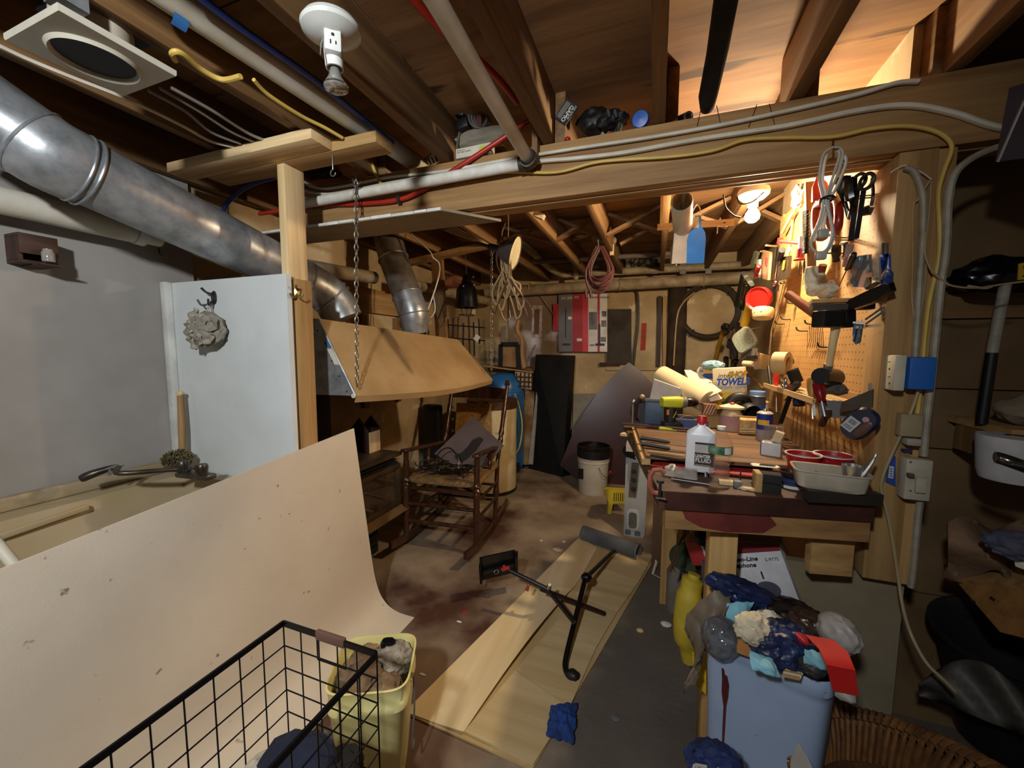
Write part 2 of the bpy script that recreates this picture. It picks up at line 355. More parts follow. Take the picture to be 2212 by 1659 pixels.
MB().box((0, 0, 0), (.014, .02, .03), Matrix.Translation(AY(862, 432, 1.43))).out('pipe_clip', CORDB, t)
# cables stapled to the beam
def onbeam(pts, y=1.441): return spline([AY(x, yy, y) for x, yy in pts], 5)
DKB = mat('stapleblue', '26263f', .5)
up = onbeam([(560, 330), (645, 385), (690, 407), (750, 401), (830, 385), (900, 377), (960, 370), (1100, 345), (1240, 322), (1400, 298), (1550, 272), (1700, 240), (1850, 205), (1935, 180), (1985, 176)])
t = MB().tube(up, .0078, 8, flat=.8).out('electric_cable', CORDW, label='uppermost white cable stapled along the front of the beam', cat='cable')
staples(t, [AY(x, y, 1.437)-t.location for x, y in ((1483, 284), (1833, 210))], DKB)
lw = onbeam([(560, 352), (645, 405), (700, 420), (760, 413), (860, 393), (1000, 372), (1160, 350), (1240, 343), (1350, 330), (1500, 303), (1700, 272), (1850, 240), (1960, 228), (2060, 245), (2150, 274), (2300, 300)])
t = MB().tube(lw, .0095, 8, flat=.8).out('electric_cable', CORDW, label='thicker white cable running below the uppermost one across the beam', cat='cable')
staples(t, [AY(x, y, 1.437)-t.location for x, y in ((1508, 302), (1747, 262), (2006, 232))], WHT)
yw = onbeam([(797, 335), (812, 375), (835, 408), (880, 411), (940, 400), (1000, 385), (1090, 372), (1200, 372), (1280, 352), (1340, 345), (1450, 338), (1540, 325), (1610, 302), (1700, 297), (1800, 295), (1880, 278), (1960, 272), (2020, 283), (2052, 305), (2055, 330), (2040, 370), (2028, 420), (2030, 500), (2028, 560), (2008, 650), (1998, 730), (1990, 830), (1975, 950)], 1.436)
t = MB().tube(yw, .0068, 8, flat=.8).out('electric_cable', CORDY, label='yellow cable stapled along the beam and down the stud on the right', cat='cable')
staples(t, [AY(x, y, 1.432)-t.location for x, y in ((1335, 348), (1112, 345), (1643, 300), (2015, 280), (2030, 412), (2008, 612), (1992, 850))], DKB)
MB().tube(spline([AZ(378, 130, 2.085), AZ(372, 115, 2.08), AZ(392, 115, 2.085), AZ(435, 150, 2.088), AZ(480, 172, 2.088), AZ(520, 165, 2.085)]), .007, 8).out('electric_cable', CORDY, label='short looped yellow cable stapled under a joist beside the vent boot', cat='cable')
MB().tube(spline([AZ(548, 172, 2.09), AZ(580, 205, 2.085), AZ(650, 250, 2.085), AZ(700, 275, 2.085), AZ(740, 298, 2.08)]), .0055, 8).out('electric_cable', CORDY, label='yellow cable on the joist above the small header boards', cat='cable')
MB().tube(spline([AZ(757, 97, 2.2), AZ(792, 133, 2.2), AZ(850, 185, 2.2), AZ(910, 245, 2.2), AZ(960, 290, 2.2), AY(985, 303, 1.5)]), .006, 8).out('electric_cable', WHTP, label='grey white cable leaving the unlit porcelain lamp holder', cat='cable')
for k, (pts, lb) in enumerate((([(0, 100), (60, 128), (150, 165), (260, 208), (340, 245), (400, 275), (455, 305), (510, 318)], 'white cable hanging below the joist beside the vent boot'),
        ([(320, 195), (400, 240), (455, 285), (520, 310)], 'first grey cable in the bay beyond the vent boot'),
        ([(345, 190), (430, 240), (500, 285), (560, 310)], 'second grey cable in the bay beyond the vent boot'),
        ([(370, 190), (460, 240), (540, 290), (600, 312)], 'third grey cable in the bay beyond the vent boot'))):
    MB().tube(spline([AZ(x, y, 2.085) for x, y in pts]), .005, 6).out('electric_cable', WHTP if k == 0 else mat('greycable', '8a8074', .6), label=lb, cat='cable')
# dark foam covered pipe hanging below the subfloor at the right
t = thing('insulated_pipe', 'dark foam wrapped pipe ending above the beam, held by wires', 'pipe', AZ(1525, 225, 2.12))
MB().tube([AZ(1575, -40, 2.19), AZ(1550, 110, 2.17), AZ(1530, 205, 2.14), AZ(1528, 232, 2.135)], [.028, .028, .028, .022], 14).out('foam_sleeve', mat('foam', '1d1a1b', .9, bump=.3), t)
for (x0, y0, x1, y1) in ((1514, 236, 1506, 272), (1548, 228, 1556, 265), (1635, 226, 1617, 275), (1662, 224, 1673, 268)):
    MB().tube([AY(x0, y0, 1.447), AY(x1, y1, 1.447)], .0012, 5).out('tie_wire', RUST, t)
# unlit porcelain lamp holder with socket outlet
P0 = V((-.735, .77, 2.098)); tip = AZ(722, 158, 1.945)
ctr = AZ(716, 62, 2.085); ax = V((0.02, .05, -1)).normalized()
t = thing('lamp_holder', 'white porcelain ceiling lamp holder with a socket outlet and an unlit spot bulb', 'lamp', ctr)
por = mat('porcelain', 'dcdcd6', .25, col2='cfcfc8'); M0 = axf(ctr, ax)
MB().lathe([(.03, -.016), (.058, -.012), (.066, 0), (.064, .008), (.05, .018), (.034, .024), (.0, .026)], M0, 36).out('base', por, t)
Mb = M0 @ Matrix.Translation((0, 0, .03))

to_cam = (C-ctr); to_cam.z = 0; to_cam.normalize()
Mo = frame(ctr+ax*.042+to_cam*.034, V((0, 0, 1)).cross(to_cam), (0, 0, 1))
MB().box((0, .0, -.022), (.036, .05, .044), Mo, .004).out('outlet_block', por, t)
for dx, dy, w, h in ((-.005, -.008, .0025, .009), (.006, -.008, .0025, .007), (0, .008, .006, .006)): MB().box((dx, dy, .0006), (w, h, .001), Mo).out('slot', INK, t)
MB().lathe([(.019, .03), (.021, .05), (.02, .085), (.0165, .085), (.015, .05)], M0, 24).out('socket_shell', por, t)
bulb = MB().lathe([(.010, .06), (.010, .085), (.012, .092), (.016, .104), (.026, .12), (.0265, .128), (.02, .132), (0, .133)], M0, 24).out('reflector_bulb', mat('spotbulb', 'b9b6ae', .12, .7), t)
MB().torus(M0 @ Matrix.Translation((0, 0, .122)), .0262, .0014).out('bulb_rim', CHROME, bulb)
MB().tube([AZ(698, 82, 2.05), AZ(693, 95, 2.03), AZ(692, 118, 2.0)], .0015, 6).out('pull_chain', STEEL, t)
# lit porcelain holder by the pegboard
LB = AY(1625, 466, 2.12); lh = V((LB.x, LB.y, LB.z+.085))
t = thing('lamp_holder', 'porcelain ceiling lamp holder with a glowing bare bulb above the workbench', 'lamp', lh)
MB().lathe([(.062, .03), (.066, .018), (.064, .005), (.045, -.012), (.022, -.018), (.021, -.045), (.015, -.045)], lh, 28).out('base', por, t)
em = bpy.data.materials.new('bulb_glow'); em.use_nodes = True; nt = em.node_tree; nt.nodes.clear()
e = nt.nodes.new('ShaderNodeEmission'); e.inputs[0].default_value = (*WARM, 1); e.inputs[1].default_value = WARM_STRENGTH; oo = nt.nodes.new('ShaderNodeOutputMaterial'); nt.links.new(e.outputs[0], oo.inputs[0])
MB().lathe([(.012, .036), (.016, .028), (.027, .012), (.031, -.002), (.028, -.016), (.016, -.028), (0, -.031)], LB, 16).out('glowing_bulb', em, t)
MB().tube(spline([AY(1563, 420, 2.1), AY(1568, 448, 2.1), AY(1585, 465, 2.1), AY(1600, 470, 2.1)]), .004, 6).out('lamp_cord', CORDB, t)
MB().tube(spline([AY(1592, 425, 2.0), AY(1600, 440, 2.0), AY(1625, 436, 2.0), AY(1650, 415, 2.0)]), .003, 6).out('lamp_cord', CORDB, t)
# vent boot: square white collar with a round hole
A4 = [AZ(*p, 2.03) for p in ((8, 85), (125, 22), (378, 162), (272, 212))]
cen = sum(A4, V())/4; ex = ((A4[2]-A4[1])+(A4[3]-A4[0])).normalized(); ey = ((A4[1]-A4[0])+(A4[2]-A4[3])).normalized()
t = thing('vent_boot', 'square white plastic flange with a round dark opening hung under the joists', 'vent', cen)
fm = mat('flange', 'cfc8b6', .5, col2='beb6a4', scale=5)
hw = .5*((A4[2]-A4[1]).length+(A4[3]-A4[0]).length)/2; hh = .5*((A4[1]-A4[0]).length+(A4[2]-A4[3]).length)/2
Mv = frame(cen, ex, ey)
if Mv.col[2].z > 0: pass
bm = MB(); n = 48
def sq(k, s=1):
    a_ = 2*math.pi*k/n; c, q = math.cos(a_), math.sin(a_); mm_ = max(abs(c), abs(q)); return V((hw*s*c/mm_, hh*s*q/mm_, 0))
hr = .62*hh
upz = 1 if Mv.col[2].z > 0 else -1
rg = [[Mv @ (sq(k)+V((0, 0, .014*upz))) for k in range(n)], [Mv @ (sq(k)+V((0, 0, .004*upz))) for k in range(n)], [Mv @ (sq(k, .985)) for k in range(n)],
      [Mv @ V((1.16*hr*math.cos(2*math.pi*k/n), 1.16*hr*math.sin(2*math.pi*k/n), 0)) for k in range(n)], [Mv @ V((1.08*hr*math.cos(2*math.pi*k/n), 1.08*hr*math.sin(2*math.pi*k/n), .008*-upz)) for k in range(n)],
      [Mv @ V((hr*math.cos(2*math.pi*k/n), hr*math.sin(2*math.pi*k/n), 0)) for k in range(n)], [Mv @ V((hr*math.cos(2*math.pi*k/n), hr*math.sin(2*math.pi*k/n), .10*upz)) for k in range(n)]]
bm.quads(rg, True, False, True).out('flange', fm, t)
MB().lathe([(hr*.985, .002*upz), (hr*.985, .075*upz), (0, .076*upz)], Mv, 40).out('throat', mat('ductblack', '1b1b20', .6), t)
MB().box((hw*.1, 0, .085*upz), (2.2*hr, 1.9*hr, .016), Mv).out('duct_box', mat('ductblack', '1b1b20', .6), t)
MB().box((-hw*.75, hh*.75, .07*upz), (.05, .05, .08), Mv).out('hanger_strap', GALV, t)
# large round heating duct
t = thing('round_duct', 'large round galvanised duct sloping down behind the wooden post to the hood', 'duct', AD(280, 420, 1.32))
A, B_, C_ = AD(-95, 200, 1.02), AD(110, 335, 1.13), AD(590, 570, 1.78)
R = .10
dd = (C_-B_).normalized(); d0 = (B_-A).normalized()
MB().tube([A, B_-d0*.03], R*1.03, 28).out('duct_section', GALV, t)
MB().tube(spline([B_-d0*.04, B_+d0*.0, B_+dd*.05], 4), R*1.045, 28).out('elbow_section', GALV, t)
MB().tube([B_+dd*.04, C_], R, 28).out('duct_section', GALV, t)
for q, dr in ((B_-d0*.04, d0), (B_+dd*.055, dd), (B_+dd*.075, dd)):
    MB().torus(axf(q, dr), R*1.04, .0045, 32).out('seam_ring', GALV, t)
E_ = [C_, AD(650, 603, 1.95), AD(712, 640, 2.08), AD(742, 690, 2.12)]
MB().tube(spline(E_, 3), R*1.02, 28).out('elbow_section', GALV, t)
for i in (1, 2): MB().torus(axf(E_[i], E_[i+1]-E_[i-1]), R*1.03, .005, 32).out('seam_ring', GALV, t)
# second flue over the hood
F_ = [AY(835, 500, 2.35), AY(850, 560, 2.33), AY(880, 640, 2.30), AY(893, 678, 2.30), AY(897, 716, 2.32)]
t = thing('flue_pipe', 'shorter dusty flue pipe dropping into the middle of the hood', 'duct', F_[-1])
gd = mat('galvdust', '8a7f70', .5, .6, col2='6a6054', scale=12)
MB().tube(F_[:3], .098, 26).out('flue_section', gd, t)
MB().tube(spline(F_[2:], 4), [.101, .1, .1, .1, .099, .095, .09, .088, .086], 26).out('elbow_section', GALV, t)
for q, i in ((F_[1], 1), (F_[2], 2), (F_[3], 3)): MB().torus(axf(q, F_[i+1]-F_[i-1]), .102, .004, 30).out('seam_ring', GALV, t)
# pipes along the left wall
t = thing('waste_pipe', 'cream plastic pipe along the left wall with a collar under the big duct', 'pipe', AX(300, 508, -1.95))
MB().tube([AX(-60, 418, -1.95), AX(308, 505, -1.95)], .043, 18).out('pipe_run', WHTP, t)
MB().tube([AX(290, 500, -1.95), AX(312, 507, -1.95)], .047, 18).out('collar', WHT, t)
MB().tube([AX(312, 506, -1.95), AX(345, 514, -1.95)], .036, 18).out('pipe_run', WHTP, t)
# header boards on the post, post, hook
hd = thing('header_boards', 'pair of short pine boards nailed under the joists across the post top', 'boards', AY(640, 320, 1.1))
pA, pB = AY(360, 362, 1.06), AY(672, 291, 1.06); zz = (pA.z+pB.z)/2+.004
MB().bx((pA.x, 1.06, zz-.018), (pB.x, 1.148, zz+.018), bev=.002).out('board', PALE['x'], hd)
pB2 = AY(812, 306, 1.15)
MB().bx((pA.x+.1, 1.15, pB2.z), (pB2.x, 1.238, pB2.z+.038), bev=.002).out('board', PINE['x'], hd)
t = thing('post', 'pale pine post standing at the right edge of the white panel', 'post', (-1.355, 1.2, 0))
MB().bx((-1.388, 1.155, 0), (-1.35, 1.244, pB2.z-.001), bev=.002).out('timber', PALE['z'], t)
MB().bx((-1.349, 1.17, 0), (-1.331, 1.244, 1.62), bev=.002).out('facing_strip', PINE['z'], t)
def cuphook(name, p, lab, r=.012, drop=.05):
    pts = [p, p-V((0, 0, drop))]+[p-V((0, 0, drop+r))+V((-r*math.sin(a), 0, r*math.cos(a))) for a in (0, .8, 1.6, 2.4, 3.2, 4.0, 4.6)]
    return MB().tube(pts, .002, 8).out(name, STEEL, label=lab, cat='hook')
cuphook('cup_hook', AY(718, 335, 1.17), 'empty steel hook screwed under the header board left of the chain')
# drywall strip fixed under the beam
dw = thing('drywall_strip', 'long grey plasterboard strip with a broken white edge fixed under the beam', 'board', (-1.1, 1.45, 1.885))
wbx0, wbx1 = AY(560, 505, 1.40).x, AY(957, 453, 1.40).x
poly = [(wbx0-.12, 1.39), (wbx1, 1.39), (wbx1+.17, 1.59), (wbx0-.12, 1.59)]
MB().prism(poly, .011, Matrix.Translation((0, 0, 1.888))).out('paper_face', mat('boardgrey', '9b8c74', .85, col2='84765f', scale=4), dw)
random.seed(3); xx = wbx0-.1
while xx < wbx1-.02:
    w = random.uniform(.04, .12); w = min(w, wbx1-xx)
    MB().bx((xx, 1.386, 1.889+random.uniform(0, .002)), (xx+w-.003, 1.3899, 1.899+random.uniform(0, .003))).out('gypsum_edge', mat('gypsum', 'e8e6e0', .9), dw); xx += w
# chains
def chain(p0, p1, lab, link=.032, wire=.0028, name='hanging_chain'):
    t = thing(name, lab, 'chain', p1); d = (p1-p0); n = max(2, int(d.length/(link*.78))); base = None
    for i in range(n):
        q = p0+d*((i+.5)/n); M = axf(q, d) @ Matrix.Rotation(math.pi/2*(i % 2)+.5, 4, 'Z')
        if base is None or i < 2:
            pts = [V((.0075*math.cos(a), 0, link/2*math.sin(a))) for a in [k*math.pi/5 for k in range(10)]]
            o = MB().tube([M @ p for p in pts], wire, 5, closed=True).out('link', mat('chainm', '8e8578', .4, .7), t)
            if i == 0: l0 = o; q0 = q
            base = 1; l1 = o; q1 = q
        else:
            s, qs = (l0, q0) if i % 2 == 0 else (l1, q1)
            c = s.copy(); COL.objects.link(c); c.parent = t; c.location = s.location+(q-qs)
    return t
ck0 = AY(769, 348, 1.36)
t = chain(AY(769, 390, 1.37), AY(771, 835, 1.40), 'long steel chain hanging from the header board to the near corner of the hood')
MB().tube([AY(768, 335, 1.36), AY(769, 392, 1.37)], .003, 6).out('hook_rod', STEEL, t)
MB().tube(spline([AY(762, 380, 1.36), AY(763, 395, 1.355), AY(770, 402, 1.355), AY(779, 392, 1.355)]), .0025, 6).out('hook', STEEL, t)
t = chain(AY(1062, 545, 2.53), AY(1062, 800, 2.5), 'thinner steel chain behind the beam holding the far corner of the hood')
MB().tube(spline([AY(1063, 530, 2.53), AY(1060, 540, 2.53), AY(1064, 546, 2.53), AY(1068, 540, 2.53)]), .004, 6).out('hook', STEEL, t)
# strap hanger on joist
t = thing('pipe_hanger', 'steel rod hanger on a joist holding the white pipe elbow', 'hanger', AY(1150, 320, 1.42))
MB().bar(AY(1147, 200, 1.42), AY(1152, 318, 1.42), .006, .004).out('rod', DSTEEL, t)
MB().box((0, 0, 0), (.035, .02, .025), Matrix.Translation(AY(1148, 192, 1.42))).out('bracket', DSTEEL, t)
MB().torus(axf(EL+V((-.008, -.03, .0)), pA*0+V((-.1, -1, .05))), .028, .0035).out('ring_clamp', STEEL, t)
MB().bar(V((EL.x+.005, 1.43, EL.z+.02)), V((EL.x+.005, 1.43, 2.2)), .035, .02, bev=0).out('wood_cleat', JOIST['z'], t)
# things lying on top of the beam between joists
def on(x, y, Y=1.5): return AY(x, y, Y)
t = thing('power_adapter', 'black plug adapter lying on the beam beside a coiled grey cord', 'adapter', on(1005, 262))
MB().box((0, 0, 0), (.07, .05, .055), axf(on(1000, 243), (.3, 0, 1)), .008).out('case', BLK, t)
MB().box((0, 0, 0), (.05, .05, .04), axf(on(1003, 272), (-.2, 0, 1)), .006).out('plug_block', BLK, t)
cc = on(1032, 252)
t = thing('cord_coil', 'small coil of grey cord lying on top of the beam', 'cord', cc-V((0, 0, .05)))
for k in range(4): MB().torus(axf(cc+V((.004*k, .01*k, 0)), (.5+.15*k, -1, .2)), .036-.003*k, .0055, 20, 6, 1.3).out('loop', mat('greycord', '5c5654', .6), t)
MB().box((0, 0, 0), (.02, .02, .05), Matrix.Translation(cc+V((.01, 0, -.02)))).out('plug', mat('brownplug', '6a3a30', .5), t)
t = thing('canvas_pouch', 'crumpled grey canvas pouch lying on the beam behind the small white carton', 'pouch', on(1040, 330))
MB().blob(on(1042, 300, 1.53), (.13, .04, .042), 4, .18, 2, 4).out('pouch_body', mat('canvas', '8b8170', .8, col2='6a6152', scale=6), t)
MB().bar(on(997, 268, 1.50), on(985, 335, 1.50), .012, .008).out('binding', mat('canvas2', '5c5546', .8), t)
bc = on(1022, 324, 1.455); Mx = frame(on(985, 343, 1.452), on(1060, 328, 1.452)-on(985, 343, 1.452), (0, 0, 1)); wbx = (on(1060, 328, 1.452)-on(985, 343, 1.452)).length
t = thing('small_carton', 'small white paper carton with a yellow oval standing on the beam edge', 'box', bc-V((0, 0, .025)))
MB().box((wbx/2, .018, -.02), (wbx, .036, .04), Mx, .001).out('carton', PAPER, t)
MB().lathe([(.011, 0), (.011, .0006), (0, .0006)], Mx @ Matrix.Translation((wbx*.78, .02, .0)), 24, 1.5, .9).out('oval_print', mat('ovaly', 'd0d040', .7), t)
text('Slower 8 ct\nFine Table Crackers', Mx @ Matrix.Translation((.005, .026, .0006)), .0075, INK, t)
t = thing('paper_roll', 'end of a white striped plastic roll lying on the beam', 'roll', on(940, 348, 1.52))
MB().tube([on(948, 332, 1.5), on(925, 352, 1.58)], .022, 14).out('roll', WHT, t)
for k in (-1, 0, 1): MB().tube([on(932+7*k, 340-3*k, 1.47), on(938+7*k, 352-3*k, 1.47)], .003, 6).out('stripe', DGRAY, t)
t = thing('paper_sheaf', 'sheaf of dusty folded paper lying above the beam left end', 'paper', AY(690, 392, 1.55))
for k in range(4): MB().slab([AY(655+6*k, 392-4*k, 1.5), AY(735-8*k, 385-4*k, 1.5), AY(740-5*k, 377-4*k, 1.75), AY(670+3*k, 384-4*k, 1.75)], .002).out('sheet', mat('oldpaper', '9a907c', .9), t)
t = thing('plastic_bag', 'dark green plastic bag with white print lying behind the thick pipe', 'bag', AY(850, 350, 1.6))
MB().blob(AY(850, 345, 1.62), (.075, .05, .035), 9, .3, 2, 3).out('bag', mat('darkgreen', '1d2a22', .3), t)
t = thing('labelled_bag', 'black bag on the beam with an upside down black and white printed card', 'bag', on(1270, 290))
MB().blob(on(1282, 266, 1.56), (.062, .04, .052), 5, .2, 2, 4).out('bag', mat('blackbag', '15130f', .5), t)
g0, g1, g3 = on(1229, 208, 1.46), on(1250, 230, 1.46), on(1205, 250, 1.46)
Mg = frame(g1, g3-g1+(on(1221, 271, 1.46)-on(1250, 230, 1.46))*1.0, g1-g0); ex_ = (on(1221, 271, 1.46)-g1); Lg = ex_.length; Mg = frame(on(1250, 230, 1.46), ex_, g1-g0); hg = (g1-g0).length
MB().box((Lg/2, -hg/2, -.002), (Lg, hg, .003), Mg).out('card', INK, t)
wprint = mat('wprint', 'd8d4c8', .8)
text('GAMO', Mg @ Matrix.Translation((Lg*.12, -hg*.48, .001)) , .02, wprint, t, bold=.0006)
text('AIR RIFLES', Mg @ Matrix.Translation((Lg*.05, -hg*.2, .001)), .011, wprint, t)
for k in range(4): MB().box((Lg*.5, -hg*(.60+.09*k), .0008), (Lg*.8, .0012, .001), Mg).out('print_line', wprint, t)
t = thing('hose_fittings', 'cluster of black plastic hose fittings lying on the beam beside the blue lid', 'fittings', on(1325, 275))
MB().blob(on(1322, 262, 1.53), (.055, .035, .035), 2, .35, 3, 3).out('fitting_body', BLK, t)
for x, y in ((1315, 245), (1330, 246), (1337, 275)): MB().lathe([(.008, -.012), (.010, 0), (.006, .014)], axf(on(x, y, 1.49), (random.uniform(-1, 1), -.5, 1)), 10).out('nozzle', DGRAY, t)
bc = on(1383, 257, 1.49)
t = thing('plastic_jar', 'clear jar with a round blue lid lying on its side on the beam', 'jar', bc-V((0, 0, .03)))
MB().lathe([(.029, .0), (.029, .07), (0, .07)], axf(bc+V((0, .012, 0)), (.1, 1, .1)), 24).out('jar_body', CLEAR, t)
MB().lathe([(0, -.004), (.026, -.002), (.029, .004), (.029, .012), (.0, .012)], axf(bc, (.1, 1, .15)), 28).out('lid', mat('lidblue', '1f63c8', .35), t)
t = thing('spice_tin', 'small silver lidded tin lying on its side above the pipe elbow', 'tin', on(1165, 315, 1.5))
MB().lathe([(0, 0), (.014, 0), (.014, .05), (0, .05)], axf(on(1163, 310, 1.47), (.2, 1, 0)), 18).out('tin', STEEL, t)
MB().blob(on(1226, 301, 1.46), (.011, .01, .009), 3, .1, 2, 2).out('red_stopper', RED, label='tiny round red cap sitting on the beam edge', cat='cap')
t = thing('vent_tube', 'short black corrugated tube end with a silver rim on the beam', 'tube', on(1475, 258))
MB().tube([on(1460, 264, 1.55), on(1487, 252, 1.47)], .016, 14).out('tube', BLK, t); MB().torus(axf(on(1487, 252, 1.468), (.4, -1, 0)), .013, .003).out('rim', STEEL, t)
# dark metal lampshade at the top right edge
t = thing('metal_reflector', 'dark shiny metal reflector hanging at the top right beside the beam', 'reflector', AD(2185, 350, .95))
P4 = [AD(2150, 350, .98), AD(2180, 190, .95), AD(2300, 150, .85), AD(2300, 330, .85)]
MB().slab(P4, .004).out('side_sheet', mat('shade', '55556a', .28, .5), t)
MB().slab([AD(2150, 350, .98), AD(2300, 330, .85), AD(2330, 300, 1.1), AD(2180, 320, 1.15)], .004).out('bottom_sheet', mat('shade', '3a3a48'), t)
MB().tube([AD(2156, 350, .975), AD(2215, 215, .92)], .004, 8).out('rim', STEEL, t)
# ------------------------------------------------------------ left side: sink, panels, sheet, hood, stove
pm = mat('panelwhite', 'd3d6d4', .5, col2='c6c9c6', scale=3, var=0, bump=.03)
t = thing('divider_panel', 'white panel board standing between the sink and the hood', 'panel', (-1.7, 1.14, .45))
MB().bx((-2.045, 1.128, .45), (-1.334, 1.15, 1.632)).out('board', pm, t)
MB().bx((-2.048, 1.10, .45), (-2.012, 1.127, 1.634), bev=.003).out('corner_trim', WHT, t)
MB().bar(AY(394, 585, 1.25), AY(396, 540, 1.25), .05, .03).out('timber', PALE['z'], label='short pale timber peeking over the left end of the white panel', cat='timber')
def coathook(p, M, m, t):
    MB().lathe([(0, .004), (.011, .003), (.012, 0), (.009, -.001)], M, 16, .9, 1.6).out('plate', m, t)
    for s in (-1, 1):
        MB().tube(spline([M @ V(q) for q in ((0, -.008, .004), (s*.006, -.02, .016), (s*.015, -.022, .026), (s*.022, -.008, .03))], 4), [.0035, .003, .003, .004], 8).out('prong', m, t)
    MB().tube(spline([M @ V(q) for q in ((0, .01, .004), (0, .012, .02), (0, .022, .032))], 4), [.0035, .003, .005], 8).out('prong', m, t)
hp = AY(463, 643, 1.128)
t = thing('coat_hook', 'nickel double coat hook on the white panel holding the mesh puff', 'hook', hp)
coathook(hp, frame(hp, (1, 0, 0), (0, 0, 1)) @ Matrix.Scale(1.5, 4), DSTEEL, t)
hp2 = V((-1.331, 1.19, AX(646, 632, -1.331).z))
t = thing('coat_hook', 'brass coloured coat hook on the post beside the white panel edge', 'hook', hp2)
coathook(hp2, frame(hp2+V((-.001, -.018, 0)), (.7, .7, 0), (0, 0, 1)), mat('brassy', 'a08a58', .35, .7), t)
pc = AY(447, 712, 1.09)
t = thing('bath_puff', 'grey beige mesh bath puff hanging from the coat hook', 'puff', pc-V((0, 0, .08)))
puffm = mat('puff', 'a39a8a', .8, col2='7d7567', scale=10, bump=.15, bscale=90)
MB().blob(pc, (.084, .045, .066), 3, .22, 1.5, 5, True).out('mesh_ball', puffm, t)
for sd in range(9):
    a = sd*2.399; rr_ = .026*math.sqrt(sd); q = pc+V((rr_*math.cos(a), -.036+.14*rr_, rr_*.8*math.sin(a)))
    nz_ = V((rr_*3*math.cos(a), -.5, rr_*3*math.sin(a)))
    M = axf(q, nz_); bm = MB()
    bm.grid(lambda u, v: M @ V(((.010+.024*v)*math.cos(6.283*u), (.010+.024*v)*math.sin(6.283*u), .012*v+.006*math.sin(u*6.283*5+sd)*v)), 30, 4, .0015)
    bm.out('mesh_ruffle', puffm, t, ang=180)
MB().tube(spline([pc+V((.012, 0, .055)), hp+V((.004, -.03, -.025)), hp+V((.010, -.028, -.02)), pc+V((.022, 0, .055))]), .002, 6).out('hanging_loop', mat('loop', 'b9a59c', .6), t)
# brown wooden box with a glass jar on the left wall
bp = [AX(*p, -2.0) for p in ((24, 500), (110, 517), (122, 583), (22, 573))]
t = thing('wall_box', 'small dark brown wooden box shelf fixed on the left wall', 'shelf', sum(bp, V())/4)
c = sum(bp, V())/4; y0, y1 = bp[0].y, bp[1].y; z0, z1 = c.z-.045, c.z+.05
MB().bx((-2.05, y0, z0), (-2.04, y1, z1)).out('back_board', DARKW['y'], t)
MB().bx((-2.04, y0, z1-.01), (-1.965, y1, z1)).out('top_board', DARKW['y'], t)
MB().bx((-2.04, y0, z0), (-1.965, y1, z0+.01)).out('bottom_board', DARKW['y'], t)
for y in (y0, y1-.01): MB().bx((-2.04, y, z0+.011), (-1.97, y+.01, z1-.011)).out('side_board', DARKW['z'], t)
MB().bx((-1.964, y0, z0+.03), (-1.958, y1, z1), bev=.001).out('front_board', DARKW['y'], t)
jq = V((-1.935, y1-.035, z0+.008))
t = thing('glass_jar', 'tiny clear glass jar at the right end of the brown wall box', 'jar', jq)
MB().lathe([(.014, 0), (.016, .004), (.016, .03), (.012, .036), (.012, .042), (.010, .042), (.010, .036), (.013, .03), (.013, .004), (0, .003)], jq, 20).out('jar_body', mat('jarglass', 'b0aca4', .1, .2, alpha=.8), t)
MB().bx((-2.045, y1-.06, z0-.004), (-1.92, y1-.005, z0-.0005)).out('jar_ledge', DARKW['y'], bpy.data.objects['wall_box'])
# wall hooks near the collar
MB().tube(spline([AX(343, 535, -2.04), AX(345, 548, -2.02), AX(352, 550, -2.01)]), .0025, 6).out('nail_hook', DSTEEL, label='thin bent nail hook on the left wall under the cream pipe', cat='hook')
# laundry sink
sk = thing('laundry_sink', 'stained cream laundry sink behind the big white sheet', 'sink', (-1.75, .5, 0))
sinkm = mat('sinkm', 'a8977a', .45, col2='a08c66', scale=3, spots=('6a5028', 4, .62, .1))
SX0, SX1, SY0, SY1, SZ = -2.04, -1.46, -.55, 1.12, .80
MB().quads([[V(p) for p in ((SX0, SY0, SZ), (SX1, SY0, SZ), (SX1, SY1, SZ), (SX0, SY1, SZ))],
            [V(p) for p in ((SX0+.12, SY0+.05, SZ), (SX1-.03, SY0+.05, SZ), (SX1-.03, SY1-.05, SZ), (SX0+.12, SY1-.05, SZ))],
            [V(p) for p in ((SX0+.17, SY0+.09, SZ-.3), (SX1-.08, SY0+.09, SZ-.3), (SX1-.08, SY1-.09, SZ-.3), (SX0+.17, SY1-.09, SZ-.3))]], True, False, True).out('basin', sinkm, sk)
MB().bx((SX0, SY0, SZ-.33), (SX1, SY1, SZ-.301)).out('underside', sinkm, sk)
MB().bx((SX1-.012, SY0, SZ-.32), (SX1, SY1, SZ-.002)).out('front_apron', sinkm, sk)
MB().bx((SX0, SY0, SZ), (SX0+.03, SY1, SZ+.05), bev=.01).out('backsplash', sinkm, sk)
MB().bar((SX0+.135, .0, SZ-.09), (SX0+.15, .75, SZ-.02), .012, .022, bev=.004).out('soap_ledge', sinkm, sk)
MB().torus(axf((SX0+.15, .22, SZ-.1), (1, 0, .2)), .03, .006).out('overflow_ring', sinkm, sk)
for x in (SX0+.06, SX1-.06):
    for y in (SY0+.08, SY1-.08): MB().bar((x, y, 0), (x, y, SZ-.33), .03, .03).out('leg', GALV, sk)
fa = AZ(415, 1020, .87); fb = AZ(205, 1022, .90)
MB().tube([AX(-60, 1112, -1.52), AX(52, 1245, -1.44)], .012, 12).out('drain_hose', WHTP, label='white pipe lying inside the laundry sink at the left edge', cat='pipe')
ft = thing('sink_faucet', 'dark tarnished faucet with a long swivel spout over the laundry sink', 'faucet', fa)
tar = mat('tarnish', '5a524a', .35, .7, col2='3c352e', scale=15)
